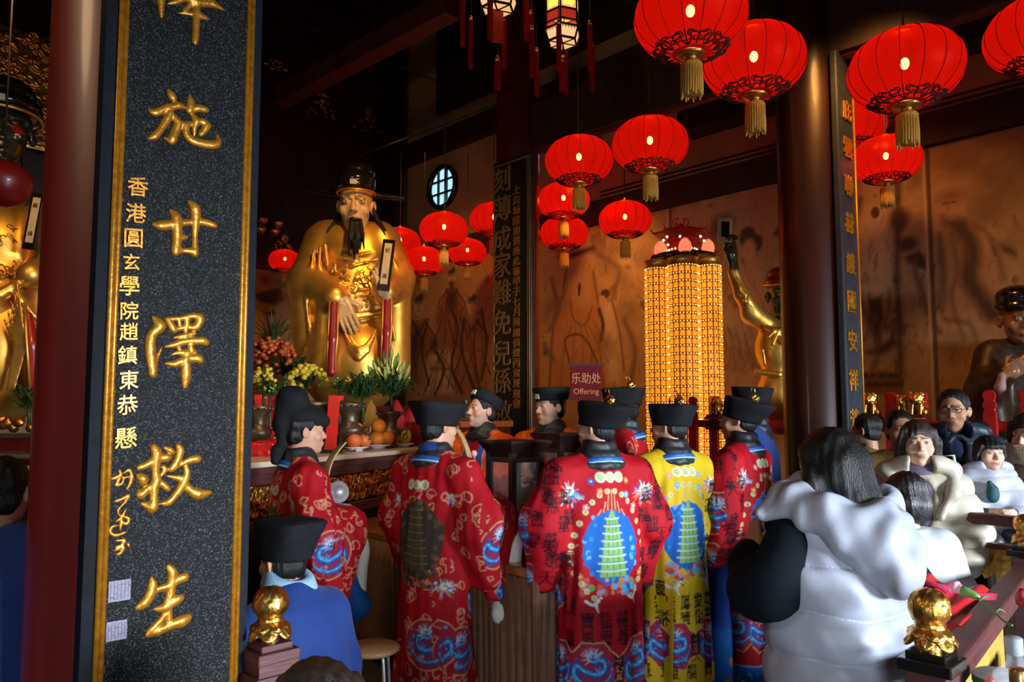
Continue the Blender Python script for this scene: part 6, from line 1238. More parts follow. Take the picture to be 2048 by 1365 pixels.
# ---- glass candle cases on it
GLS = mat('thin_glass', (.9, .9, .9), .03, spec=.4, alpha=.10)
def case(px, Y, label, w=.115, hh=.585):
    c = at(px, 832, Y); c[2] = TZ + .0005; ro = thing('glass_case', label, 'glass case', c, math.atan2(td[1], td[0]), 'dark wood glass candle cases'); fr = MB(); g = MB()
    fr.box((0, 0, .05), (w * 1.12, w * 1.12, .05)); fr.box((0, 0, .115), (w * 1.02, w * 1.02, .015))
    for sx_ in (-1, 1):
        for sy in (-1, 1): fr.box((sx_ * w * .92, sy * w * .92, .13 + (hh - .13) / 2), (.016, .016, (hh - .13) / 2))
    fr.lathe([(w * 1.40, hh - .03), (w * 1.52, hh), (w * 1.72, hh + .03), (w * 1.9, hh + .05), (w * 1.85, hh + .065), (w * .3, hh + .07)], n=4, rot=rotm(0, 0, PI / 4)); fr.lathe([(w * 1.36, hh - .03), (w * 1.36, hh - .06), (w * 1.2, hh - .06)], n=4, rot=rotm(0, 0, PI / 4)); fr.build('frame', M['dark_wood'], ro)
    for i, (dx, dy) in enumerate(((0, 1), (0, -1), (1, 0), (-1, 0))): g2 = MB(); g2.box((dx * w * .92, dy * w * .92, .13 + (hh - .16) / 2), (w * .82 if dy else .002, w * .82 if dx else .002, (hh - .17) / 2)); g2.build('glass_pane', GLS, ro)
    cd_ = thing('oil_lamp', label.replace('glass case', 'glass case lamp').split(' with ')[0] if 0 else ('amber oil lamp inside the ' + label), 'oil lamp', c + ZZ * .131, 0); mb = MB(); mb.lathe([(.03, 0), (.034, .01), (.012, .03), (.012, .05), (.03, .075), (.033, .13), (.03, .135)], n=20); mb.build('cup', mat('amber_glass', (.55, .14, .02), .15, 0, .1, 10, coat=.5), cd_, True); mb = MB(); mb.lathe([(.03, .128), (.028, .132), (.0, .133)], n=20); mb.sphere((0, 0, .145), (.005, .005, .012), 8, 6, m=1); mb.build('flame', [mat('wax', (.5, .3, .1), .5), mat('small_flame', (1, .6, .2), .5, emit=(1, .5, .12), estr=5)], cd_, True); return ro
case(1030, 4.42, 'nearer dark wood glass case'); case(1122, 5.0, 'farther dark wood glass case', .11, .615)
# ---- round stool
c = at(745, 1292, 3.72); ro = thing('stool', 'round pale wooden stool with thin chrome legs before the pleated drape', 'stool', (c[0], c[1], 0)); z = c[2]
mb = MB(); mb.lathe([(.02, z - .03), (.115, z - .03), (.128, z - .022), (.13, z - .008), (.122, z), (.0, z + .001)], n=40); mb.build('seat', M['wood_light'], ro, True)
for k in range(4):
    a = PI / 4 + k * PI / 2; mb = MB(); mb.tube(cr([(.05 * math.cos(a), .05 * math.sin(a), z - .04), (.09 * math.cos(a), .09 * math.sin(a), z - .06), (.12 * math.cos(a), .12 * math.sin(a), .012)], 5), .009, 8); mb.build('leg', M['steel'], ro, True)
# ---- gilded lotus finials on rail posts
def lotus(name, parent, base, s):
    S = Solid(.006); S.frame(base); r = np.random.default_rng(2)
    u = s / .165; C_ = np.array((0, 0, .110)) * u; S.ell(C_, np.array((.046, .046, .046)) * u)
    for n, el, off, wd, ln in ((6, -.40, 0, .026, .034), (6, .12, .52, .026, .035), (5, .68, 0, .024, .030), (3, 1.22, .4, .018, .020)):
        for j in range(n):
            a = 2 * PI * j / n + off; nr = np.array((math.cos(a) * math.cos(el), math.sin(a) * math.cos(el), math.sin(el))); Rm = rotm(0, 0, a) @ rotm(0, -el, 0)
            c = C_ + nr * .0355 * u; S.ell(c, np.array((.0165, wd, ln)) * u, rot=Rm, k=.0012); S.cap(c + (Rm @ np.array((.0160, 0, -ln * .5))) * u, c + (Rm @ np.array((.0150, 0, ln * .6))) * u, .0016 * u, .0008 * u, k=.003)
    for n, R0, z_, ln, wd, tilt, off in ((6, .042, .036, .036, .028, 2.45, 0), (6, .034, .050, .030, .025, 2.1, .5)):
        for j in range(n):
            a = 2 * PI * j / n + off; Rm = rotm(0, 0, a) @ rotm(0, tilt, 0); c = np.array((R0 * math.cos(a), R0 * math.sin(a), z_)) * u; S.ell(c, np.array((.009, wd, ln)) * u, rot=Rm, k=.003)
            for q in (-.4, 0, .4): S.cap(c + (Rm @ np.array((-.0095, q * wd * .8, -ln * .7))) * u, c + (Rm @ np.array((-.0085, q * wd * .3, ln * .75))) * u, .0022 * u, .0014 * u, k=.003)
    S.cap((0, 0, .0), (0, 0, .06 * u), .026 * u, .024 * u); S.tor((0, 0, .066 * u), .03 * u, .007 * u)
    return lump(S, name, .0026 if s > .14 else .004, M['gold_rough'], parent)
def rail_post(px, py, Y, label, s=.165, h_cap=.05, col='maroon'):
    """py = foot of the finial"""
    b = at(px, py, Y); ro = thing('rail_post', label, 'post', (b[0], b[1], 0), math.atan2(VV[1], VV[0]), 'rail posts with gilded lotus tops')
    mb = MB(); mb.box((0, 0, (b[2] - .05) / 2), (.052, .052, (b[2] - .05) / 2)); mb.build('shaft', M[col], ro, bevel=.005); mb = MB(); mb.box((0, 0, b[2] - .035), (.066, .066, .016)); mb.box((0, 0, b[2] - .010), (.05, .05, .010)); mb.build('cap', M['black_gloss'] if col == 'maroon' else M['maroon'], ro, bevel=.004); lotus('lotus_finial', ro, (0, 0, b[2]), s); return ro, b
_, b1 = rail_post(1862, 1300, 2.05, 'rail post with large gilded lotus beside the white puffer vest'); _, b2 = rail_post(2052, 1092, 3.55, 'rail post with gilded lotus cut by the right edge', .15); _, b3 = rail_post(540, 1282, 2.3, 'rail post with gilded lotus beside the stone plaque, lower left', .165, col='lacq_dark')
mb = MB(); q = b3.copy(); q[2] = 0
for k, (w_, z_, h_) in enumerate(((.062, .02, .03), (.075, .055, .02), (.085, .11, .04), (.07, .17, .03))): mb.box((b3[0], b3[1], b3[2] - .05 - z_), (w_, w_, h_ / 2 + .012), (VV, NB, ZZ))
pl = bpy.data.objects['rail_post.002']; o = mb.build('stepped_block', M['maroon'], None); o.data.transform(Matrix.Translation(Vector((-b3[0], -b3[1], 0)))); o.data.transform(Matrix.Rotation(-pl.rotation_euler.z, 4, 'Z')); o.parent = pl
def rail(a, b, w_, h_, label, mats_=None, extra=()):
    ro = thing('railing', label, 'railing', (a + b) / 2 * np.array((1, 1, 0))); mb = MB(); mb.bar(a, b, w_, h_); mb.build('top_rail', M['maroon'], ro, world=True, bevel=.01)
    return ro
d12 = flat_dir((b2 - b1) * np.array((1, 1, 0)))
r1 = rail(b1 * np.array((1, 1, 0)) + d12 * .055 + ZZ * .945, b2 * np.array((1, 1, 0)) - d12 * .04 + ZZ * .945, .085, .075, 'maroon railing running away right from the large lotus post')
mb = MB(); mb.bar(b1 * np.array((1, 1, 0)) + d12 * .06 + ZZ * .30, b2 * np.array((1, 1, 0)) - d12 * .06 + ZZ * .30, .03, .5); mb.build('lower_panel', M['maroon'], r1, world=True)
r0 = rail(b1 * np.array((1, 1, 0)) - d12 * .055 + ZZ * .86, b1 * np.array((1, 1, 0)) - d12 * 1.2 + ZZ * .86, .085, .075, 'maroon railing running toward the camera from the large lotus post')
pa = at(1790, 1022, 4.15); pb = at(2044, 1046, 3.62); dd = flat_dir((pa - pb) * np.array((1, 1, 0)))
pa[2] = pb[2]; r2 = rail(pb, pa, .07, .055, 'maroon railing with gilded scrollwork before the cream coat and navy jacket')
za = pb[2]; mb = MB(); mb.bar(pb * np.array((1, 1, 0)) + ZZ * (za - .125), pa * np.array((1, 1, 0)) + ZZ * (za - .125), .05, .025); mb.build('middle_rail', M['maroon'], r2, world=True)
mb = MB(); mb.bar(pb * np.array((1, 1, 0)) + ZZ * (za - .165), pa * np.array((1, 1, 0)) + ZZ * (za - .165), .03, .05); mb.build('gilded_strip', M['gold_rough'], r2, world=True)
S = Solid(.006); S.frame()   # scroll panel below and small one between the rails
on = np.array((-dd[1], dd[0], 0)); o_ = pb * np.array((1, 1, 0))
def sc2(x, z): return o_ + dd * x + ZZ * z
def curl(S, x, z, r, a0, turns, w_): S.chain([sc2(x + r * (1 - .75 * t) * math.cos(a0 + t * turns), z + r * (1 - .75 * t) * math.sin(a0 + t * turns)) for t in np.linspace(0, 1, 12)], [w_ * (1.1 - .5 * t) for t in np.linspace(0, 1, 12)])
for x, z, r, a, t in ((.45, za - .32, .10, 2.6, -7), (.62, za - .30, .10, .5, 7), (.53, za - .40, .07, 1, 6), (.38, za - .40, .06, 0, 6), (.70, za - .40, .06, 3, -6), (.52, za - .26, .05, 0, 6), (.78, za - .27, .06, 1, 7)): curl(S, x, z, r, a, t, .014)
S.chain([sc2(.28, za - .45), sc2(.30, za - .36), sc2(.36, za - .26), sc2(.46, za - .205)], [.014, .016, .014, .012]); lump(S, 'scroll_panel', .006, M['gold_rough'], r2, world=True)
S = Solid(.006); S.frame()
for x, z, r, a, t in ((.40, za - .075, .03, 0, 6), (.50, za - .07, .035, 2, -6), (.60, za - .075, .03, 1, 6), (.68, za - .07, .035, 3, 6), (.46, za - .08, .02, 0, 5)): curl(S, x, z, r, a, t, .010)
lump(S, 'small_scroll', .005, M['gold_rough'], r2, world=True)
mb = MB(); mb.prism([(.03, 0), (.28, 0), (.22, -.03), (.17, -.10), (.12, -.06), (.10, -.15), (.05, -.16), (.03, -.20)], o_ + ZZ * (za - .19), dd, ZZ, on, .02); mb.build('corner_bracket', M['gold_rough'], r2, world=True)
# ---- narrow tables by the railing
def draped_table(c, ax, half, z, label, m1, m2):
    ay = np.array((-ax[1], ax[0], 0)); ro = thing('side_table', label, 'table', c * np.array((1, 1, 0))); mb = MB(); mb.box(c * np.array((1, 1, 0)) + ZZ * (z - .02), (half[0], half[1], .02), (ax, ay, ZZ)); mb.build('tabletop', m1, ro, world=True, bevel=.004)
    P = [c * np.array((1, 1, 0)) + ax * half[0] * i + ay * half[1] * j for i, j in ((-1, -1), (1, -1), (1, 1), (-1, 1))]
    if m2 is not None:
        for i in (0, 3): pleats(P[i], P[(i + 1) % 4], .04, z - .03, 14, .02, m2, ro, seed=i)
    mb = MB(); mb.box(c * np.array((1, 1, 0)) + ZZ * (z - .04) / 2, (half[0] - .04, half[1] - .04, (z - .05) / 2), (ax, ay, ZZ)); mb.build('table_body', M['dark_wood'], ro, world=True); return ro
T2 = .93; c2 = np.array((1.55, 2.80, 0))
draped_table(c2, d12, (.37, .14), T2, 'table with yellow drape under the red cloth, behind the large lotus post', M['yellow_drape'], M['yellow_drape'])
T3 = .80; c3 = b1 * np.array((1, 1, 0)) + d12 * .45 - np.array((-d12[1], d12[0], 0)) * .34
draped_table(c3, d12, (.62, .26), T3, 'maroon table with bottles right of the railing', M['maroon'], None)
# red folded cloth
ro = thing('red_cloth', 'bright red folded cloth laid on the yellow draped table', 'cloth', c2 + ZZ * T2); ya = np.array((-d12[1], d12[0], 0)); v = []; nx_, ny_ = 60, 30
for j in range(ny_ + 1):
    for i in range(nx_ + 1):
        x = (i / nx_ - .5) * .66 + .03; y = (j / ny_ - .5) * .26; v.append(d12 * x + ya * y + ZZ * (.065 + .010 * math.sin(y * 70 + 1.5 * math.sin(x * 5)) + .008 * math.sin(x * 11 + y * 20) + .02 * (y / .13)))
f = [(j * (nx_ + 1) + i, j * (nx_ + 1) + i + 1, (j + 1) * (nx_ + 1) + i + 1, (j + 1) * (nx_ + 1) + i) for j in range(ny_) for i in range(nx_)]; o = obj('cloth_sheet', v, f, M['red_cloth'], ro); so = o.modifiers.new('thickness', 'SOLIDIFY'); so.thickness = .055; so.offset = -1
tag(ro, None, None)
a_ = onz(1797, 1152, 1.025); b_ = onz(1902, 1182, 1.01); ro = thing('pink_roll', 'long pink paper roll lying on the red cloth', 'paper roll', (a_ + b_) / 2); mb = MB(); mb.tube([a_ - (a_ + b_) / 2, b_ - (a_ + b_) / 2], .013, 10); mb.build('roll', mat('magenta_paper', (.50, .04, .10), .5), ro, True)
# carnation with its stem
h_ = at(1921, 1180, 2.12); ro = thing('carnation', 'pale pink carnation with a long stem across the railing', 'flower', h_); S = Solid(.004); S.frame(); ax = flat_dir(at(1940, 1188, 2.10) - h_); Rm = frame_to(-ax)
S.ell(Rm @ np.array((0, 0, .0)), (.014, .014, .014))
for j in range(16):
    a = j * 2.4; t = .2 + .8 * (j % 5) / 5; S.ell(Rm @ np.array((.013 * math.cos(a) * t, .013 * math.sin(a) * t, .012 + .006 * (1 - t))), (.008, .008, .010))
lump(S, 'bloom', .0028, M['pink'], ro); mb = MB(); mb.lathe([(.004, -.05), (.010, -.04), (.013, -.015), (.014, -.004), (.008, 0)], n=14, rot=Rm); mb.build('calyx', mat('fresh_green', (.16, .30, .08), .5), ro, True)
st = [h_ + ax * .045, at(1958, 1200, 2.07), at(1985, 1222, 2.0), at(2008, 1243, 1.95), at(2024, 1252, 1.92)]; mb = MB(); mb.tube(cr([np.asarray(x) - h_ for x in st], 5), .0032, 6)
for x, dy in ((1958, .03), (1990, -.03)): c_ = at(x, 1203 if x < 1970 else 1227, 2.04) - h_; mb.tube(cr([c_, c_ + np.array((.012, .0, .010)), c_ + np.array((.035, .01, .004 + dy * .2))], 4), [.0016] + [.0028] * 7 + [.0008], 6)
mb.build('stem', mat('stem_green', (.10, .17, .07), .5), ro, True)
mb = MB(); c_ = at(1965, 1193, 2.12) - h_; mb.box(c_, (.045, .002, .010), rotm(.3, .08, .2).T); mb.build('ribbon', mat('red_green_ribbon', (.45, .03, .06), .3, coat=.5), ro)
# ---- bottles, jar, orange bags
CG = mat('clear_bottle_glass', (.75, .80, .82), .06, spec=.6, alpha=.20)
def bottle(px, py, Y, hh, r, label, capm, square=False, capcol=None, fill=None, group='bottles on the maroon table', z=None, band=None):
    c = at(px, py, Y); c[2] = T3 if z is None else z; ro = thing('bottle', label, 'bottle', c, .5, group); mb = MB()
    mb.lathe([(r * .2, .002), (r * .92, 0), (r, .008), (r, hh * .58), (r * .9, hh * .66), (r * .38, hh * .76), (r * .36, hh * .88)], n=20, sq=6 if square else None, cap=True); mb.build('glass', CG, ro, True)
    mb = MB(); mb.lathe([(r * .42, hh * .84), (r * .46, hh * .85), (r * .46, hh), (r * .4, hh * 1.01), (.001, hh * 1.01)], n=18); mb.build('cap', capm, ro, True)
    if fill is not None: mb = MB(); mb.lathe([(r * .1, .01), (r * .85, .01), (r * .85, hh * .4), (r * .1, hh * .4)], n=18, sq=6 if square else None); mb.build('contents', fill, ro, True)
    if band is not None: mb = MB(); mb.lathe([(r * 1.012, hh * .16), (r * 1.012, hh * .5)], n=24, cap=False); mb.lathe([(r * 1.02, hh * .20), (r * 1.02, hh * .26)], n=24, cap=False, m=1); mb.build('label_band', [mat('pale_paper_label', (.62, .60, .56), .6, 0, .1, 40), mat('green_print', (.03, .20, .09), .5)], ro, True)
    return ro
gc = mat('gold_cap', (.60, .36, .12), .3, .9); c_l = [(1985, 1365, 1.72, .135, .020, 'small clear bottle with gold cap, nearest the lower edge of three'), (1999, 1345, 1.80, .135, .020, 'small clear gold-capped bottle in the middle of three'), (2012, 1330, 1.88, .135, .020, 'small clear gold-capped bottle farthest back of three')]
for x in c_l: bottle(x[0], x[1], x[2], x[3], x[4], x[5], gc)
bottle(2036, 1330, 1.80, .27, .042, 'tall clear bottle with gold cap and pale green-banded label', gc, band=1)
bottle(2026, 1250, 2.05, .27, .046, 'square clear bottle with grey cap holding an orange drink', M['grey'], True, fill=mat('orange_drink', (.75, .22, .03), .3))
c = at(1998, 1290, 2.12); c[2] = T3; ro = thing('jar', 'white tub with a green band among the bottles', 'jar', c); mb = MB(); mb.lathe([(.05, 0), (.06, .004), (.064, .12), (.067, .125), (.067, .15), (.06, .155), (.001, .156)], n=32); mb.lathe([(.0685, .128), (.0685, .147)], n=32, cap=False, m=1); mb.build('tub', [mat('white_tub', (.72, .72, .68), .5, 0, .06, 30), mat('green_lid_band', (.05, .32, .12), .5)], ro, True)
def bag(px, py, Y, n, r, label, z, seed, m=None):
    c = at(px, py, Y); c[2] = z; ro = thing('fruit_bag', label, 'bag of fruit', c, 0, 'plastic bags of oranges'); R_ = np.random.default_rng(seed); S = Solid(.02); S.frame(); pts = []
    for i in range(n):
        a = 2.4 * i; q = np.array((math.cos(a) * r * .95, math.sin(a) * r * .95, r + (i // 3) * r * 1.3)) if n > 1 else np.array((0, 0, r)); pts.append(q); S.ell(q, r * 1.10)
    top = np.array((0, 0, r * 2.2 + (n // 3) * r)); S.cap(pts[-1], top, r * .5, r * .25); S.cap(top, top + np.array((.02, 0, .04)), r * .2, r * .35); w = waves(seed, 8, 60, 150, 30, 100)
    lump(S, 'plastic_bag', .005, mat('red_tinted_plastic', (.85, .10, .05), .15, alpha=.42, coat=.5), ro, 0, lambda v, n_: .0025 * w(v))
    mb = MB()
    for q in pts: mb.sphere(q, r * .97, 16, 10)
    mb.build('oranges', M['orange'], ro, True); return ro
bag(1813, 1240, 2.55, 4, .040, 'orange bag of fruit with printed sticker, left of the large lotus post', T2, 3)
q = at(1806, 1232, 2.52); ob = bpy.data.objects['fruit_bag']; mb = MB(); mb.box(q - np.array(ob.location), (.012, .001, .022), rotm(0, .5, .2).T); mb.box(q - np.array(ob.location) - np.array((0, .0015, 0)), (.003, .0008, .012), rotm(0, .5, .2).T, m=1); mb.build('sticker', [M['porcelain'], M['red_paper']], ob)
bag(1962, 1290, 2.06, 3, .036, 'orange bag of fruit by the railing near the small bottles', T3, 5)
c = at(2050, 1205, 2.1); ro = thing('red_flower', 'dark red flower by the grey-capped bottle at the right edge', 'flower', c); S = Solid(.006); S.frame()
for j in range(9): a = j * .7; S.ell((.012 * math.cos(a), .012 * math.sin(a), .01 * (j % 3)), (.012, .012, .016))
S.cap((0, 0, 0), (0, 0, T3 - c[2] + .0), .004); lump(S, 'bloom', .004, mat('dark_red_petal', (.35, .005, .02), .5), ro)
# ================================================================== altar table and offerings
AZ = 1.38; a0 = onz(500, 926, AZ); a1 = onz(803, 900, AZ); ad = flat_dir((a1 - a0) * np.array((1, 1, 0))); an = np.array((-ad[1], ad[0], 0)); aL = np.linalg.norm(a1 - a0) + .9; as_ = a0 * np.array((1, 1, 0)) - ad * .9; aL += .6; AD = 1.0
al = thing('altar_table', 'long maroon altar with pale marble top and gilded carved frieze carrying the fruit', 'altar', as_ + ad * aL / 2)
def slab(nm, m, z0, z1, out, depth=AD): mb = MB(); mb.box(as_ + ad * aL / 2 + an * (depth - out) / 2 + ZZ * (z0 + z1) / 2, (aL / 2, (depth + out) / 2, (z1 - z0) / 2), (ad, an, ZZ)); return mb.build(nm, m, al, world=True, bevel=.006)
marble = mat('cream_marble', (.74, .62, .46), .3, 0, .1, 12)
slab('marble_top', marble, AZ - .035, AZ, .03); slab('upper_moulding', M['maroon'], AZ - .085, AZ - .036, .0); slab('upper_fascia', M['maroon'], AZ - .15, AZ - .086, -.03); slab('table_body', M['dark_wood'], .02, AZ - .151, -.08); slab('lower_moulding', M['maroon'], AZ - .43, AZ - .36, .0); slab('foot_moulding', M['maroon'], .0, .10, .0)
S = Solid(.006); S.frame(); R_ = random.Random(5); S.box(as_ + ad * aL / 2 + an * .055 + ZZ * (AZ - .255), (aL / 2, .012, .10), .004, rot=np.stack([ad, an, ZZ], 1), k=.001)
for i in range(330):
    x = R_.uniform(.02, aL - .02); z = AZ - .255 + R_.uniform(-.085, .085); r_ = R_.uniform(.018, .045); a_ = R_.uniform(0, 6.28); d_ = R_.choice((-1, 1))
    S.chain([as_ + ad * (x + r_ * (1 - .7 * t) * math.cos(a_ + d_ * t * 5)) + an * (.035 - .012 * math.sin(t * 3)) + ZZ * (z + r_ * (1 - .7 * t) * math.sin(a_ + d_ * t * 5)) for t in np.linspace(0, 1, 6)], [.010 - .005 * t for t in np.linspace(0, 1, 6)])
lump(S, 'gilded_frieze', .0085, M['gold_rough'], al, world=True)
def on_altar(px, py, lift=0): q = onz(px, py, AZ + lift); q[2] = AZ; return q
def back_on(px, py, Y, lift=0): q = at(px, py, Y); return q
# plates of fruit
def plate(px, py, r, label, bowl=False):
    c = on_altar(px, py); c[2] = AZ + .001; ro = thing('plate', label, 'plate', c, 0, 'fruit plates on the altar'); mb = MB(); 
    if bowl: mb.lathe([(r * .4, 0), (r * .45, .004), (r * .42, .03), (r * .8, .05), (r, .085), (r * .97, .087), (r * .7, .055), (.001, .045)], n=36)
    else: mb.lathe([(r * .5, 0), (r * .55, .004), (r * .55, .014), (r * .9, .026), (r, .034), (r * .96, .036), (r * .6, .026), (.001, .024)], n=36)
    mb.build('dish', M['porcelain'], ro, True)
    if bowl:
        mb = MB()
        for j in range(18): a = j * PI / 9; mb.sphere((r * .93 * math.cos(a), r * .93 * math.sin(a), .068), (.008, .008, .007), 6, 4)
        mb.build('blue_pattern', mat('cobalt_glaze', (.03, .06, .35), .25), ro, True)
    return c
_fr = {}
def fruit(c, r, m, label, grp, name='orange'):
    key = (name, m.name); 
    if key not in _fr:
        ro = thing(name, label, 'fruit', c, 0, grp); v = []; n, k = 24, 16
        for i in range(k + 1):
            t = -PI / 2 + PI * i / k; rr = math.cos(t); z = math.sin(t) * .93 - .07 * math.exp(-(rr / .16) ** 2) * np.sign(math.sin(t))
            for j in range(n): v.append((max(rr, .002) * math.cos(2 * PI * j / n), max(rr, .002) * math.sin(2 * PI * j / n), z))
        f = [(i * n + j, i * n + (j + 1) % n, (i + 1) * n + (j + 1) % n, (i + 1) * n + j) for i in range(k) for j in range(n)]; obj('peel', v, f, m, ro)
        mb = MB(); mb.lathe([(.03, .84), (.09, .875), (.03, .90), (.02, .93), (.001, .93)], n=6); mb.build('stem_button', mat('brown_stem', (.12, .10, .03), .7), ro); _fr[key] = ro
    else: ro = copy_tree(_fr[key]); tag(ro, label, None, grp); ro.location = tuple(c)
    ro.scale = (r, r, r); ro.rotation_euler = (RNG.uniform(-.5, .5), RNG.uniform(-.5, .5), RNG.uniform(0, 6)); return ro
def pile(c, r, m, grp, where, zoff, tops=1, n=3, name='orange', rr=1.12):
    nm = ['front', 'right', 'rear', 'left', 'far right', 'far left']; 
    for j in range(n): a = -PI / 2 + j * 2 * PI / n; fruit(c + np.array((rr * r * math.cos(a), rr * r * math.sin(a), zoff + r * .95)), r, m, '%s of the lower fruit %s' % (nm[j], where), grp, name)
    if tops: fruit(c + np.array((0, 0, zoff + r * 2.42)), r, m, 'single fruit on top of the pile ' + where, grp, name)
c = plate(711, 903, .105, 'white plate with peach-tinted oranges beside the wooden tablet'); pile(c, .062, M['red_orange'], 'fruit on the plate beside the wooden tablet', 'on the plate beside the wooden tablet', .026)
c = plate(756, 898, .115, 'white plate holding the front bright oranges'); pile(c, .068, M['orange'], 'bright oranges on the front plate', 'on the plate of bright oranges', .026)
c = plate(766, 884, .115, 'blue and white bowl heaped with red oranges', True); pile(c, .054, M['red_orange'], 'red oranges heaped in the blue and white bowl', 'in the blue and white bowl', .055, 0, 5, rr=1.5)
for j, (dx, dz) in enumerate(((-.05, .185), (.05, .19), (0.0, .275))): fruit(c + np.array((dx, .02, dz)), .054, M['red_orange'], ['left of the two second layer oranges in the blue and white bowl', 'right of the two second layer oranges in the blue and white bowl', 'topmost orange of the heap in the blue and white bowl'][j], 'red oranges heaped in the blue and white bowl')
c = plate(806, 895, .10, 'white plate under the large yellow pomelo'); fruit(c + np.array((0, 0, .026 + .07)), .075, M['pomelo'], 'large yellow pomelo on a plate at the right end of the altar', None, 'pomelo')
# bronze vessels
def vase(px, py, Y, hpx, wpx, label, prof, dragons=True):
    b = at(px, py, Y); b[2] = AZ + .001; u = Y / FPX; hh = hpx * u; w_ = wpx * u / 2; ro = thing('vase', label, 'vase', b, 0, 'bronze vessels on the altar'); mb = MB(); mb.lathe([(w_ * r_, hh * z_) for r_, z_ in prof], n=36); mb.build('body', M['bronze'], ro, True)
    if dragons:
        for sg in (-1, 1): mb = MB(); mb.tube(cr([(sg * w_ * .95, 0, hh * .50), (sg * w_ * 1.25, 0, hh * .52), (sg * w_ * 1.3, 0, hh * .40), (sg * w_ * 1.05, 0, hh * .36)], 5), w_ * .10, 8); mb.tube([(sg * w_ * (1.22 + .16 * math.cos(t)), 0, hh * (.30 + .07 * math.sin(t))) for t in np.linspace(0, 6.28, 13)], w_ * .045, 6, False); mb.build('handle', M['bronze'], ro, True)
        mb = MB()
        for j in range(16): a = j * PI / 8; mb.sphere((w_ * .98 * math.cos(a), w_ * .98 * math.sin(a), hh * .93), (w_ * .13, w_ * .13, hh * .03), 6, 4)
        mb.build('relief', M['bronze'], ro, True)
    return b, hh, ro
VP_ = [(.62, 0), (.66, .04), (.50, .12), (.45, .20), (.60, .30), (.92, .38), (.95, .48), (.60, .56), (.55, .64), (.62, .80), (.95, .92), (1.0, .96), (.96, 1.0), (.7, .98), (.5, .8), (.4, .6), (.01, .5)]
Yv = 6.0
v1, h1, _ = vase(699, 880, 6.05, 96, 62, 'bronze vase in the middle of the altar beside the red upright strip', VP_); v2, h2, _ = vase(779, 870, 6.7, 72, 52, 'bronze vase holding pale lily buds, behind the heaped oranges', VP_); v0, h0, _ = vase(516, 890, 5.6, 96, 56, 'bronze vase partly hidden by the stone plaque edge', VP_)
cz, hc, cen = vase(622, 870, 6.3, 96, 98, 'large round bronze incense burner behind the tall floppy hat', [(.40, 0), (.5, .04), (.45, .1), (.75, .22), (.95, .42), (.98, .62), (.90, .78), (.86, .84), (1.06, .90), (1.08, .97), (1.0, 1.0), (.8, .97), (.7, .7), (.01, .6)], False)
# flowers
def cluster(name, label, c, n, spread, blob, m, seed, leafm=M['leaf'], leaves=30, leaf_l=.16, stemz=0, grp='flowers and foliage on the altar', part='petals', lw=.010):
    R_ = np.random.default_rng(seed); ro = thing(name, label, 'flowers', c, 0, grp); mb = MB()
    for i in range(n): d = R_.normal(size=3); d /= np.linalg.norm(d); d[2] = abs(d[2]) if R_.random() < .8 else d[2]; p_ = d * np.array(spread) * R_.uniform(.55, 1); s_ = blob * R_.uniform(.7, 1.2); mb.sphere(p_, (s_, s_, s_ * .9), 8, 6)
    if n: o_p = mb.build(part, m, ro, True); o_p['kind'] = 'stuff'
    mb = MB()
    for i in range(leaves):
        a = R_.uniform(0, 6.28); l_ = leaf_l * R_.uniform(.6, 1.3); e = R_.uniform(.1, 1.3); o_ = np.array((R_.uniform(-.4, .4) * spread[0], R_.uniform(-.4, .4) * spread[1], -spread[2] * R_.uniform(.2, .8))); d = np.array((math.cos(a) * math.cos(e), math.sin(a) * math.cos(e), math.sin(e))); mid = o_ + d * l_ * .55 + np.array((0, 0, .15 * l_)); tip = o_ + d * l_ + np.array((0, 0, -.25 * l_ * R_.random())); sd = np.cross(d, ZZ); sd /= np.linalg.norm(sd) + 1e-9; w_ = lw * R_.uniform(.7, 1.4)
        mb.add([o_, mid - sd * w_, mid + np.array((0, 0, -.2 * w_)), mid + sd * w_, tip, mid - np.array((0, 0, .5 * w_))], [(0, 1, 2), (0, 2, 3), (1, 4, 2), (2, 4, 3), (0, 5, 1), (0, 3, 5), (1, 5, 4), (3, 4, 5)])
    if leaves: mb.build('foliage', leafm, ro)
    if stemz: mb = MB(); mb.tube([(0, 0, -spread[2] * .3), (0.01, 0, -stemz)], .014, 8); mb.build('stem', leafm, ro, True)
    return ro
def cup(c, label, m): mb = MB(); mb.lathe([(.06, 0), (.09, .02), (.10, .12), (.085, .14)], n=20); 
c = at(528, 762, 5.9); cluster('flower_bunch', 'small bunch of yellow flowers at the edge of the stone plaque', c, 46, (.10, .09, .11), .020, M['yellow'], 1, leaves=26, stemz=c[2] - AZ)
c = at(612, 758, 6.5); cluster('flower_bunch', 'larger bunch of yellow flowers above the bronze incense burner', c, 95, (.18, .10, .13), .024, M['yellow'], 2, leaves=36, stemz=.25)
c = at(545, 712, 6.6); cluster('pineapple_flower', 'dome of glossy red orange fruit topped with spiky leaves, left of the gold statue', c, 150, (.22, .17, .17), .026, mat('red_berry', (.50, .09, .02), .25, 0, .3, 40, coat=.4), 3, leaves=0, stemz=c[2] - AZ, part='berries')
ob = bpy.data.objects['pineapple_flower']; mb = MB(); R_ = np.random.default_rng(4)
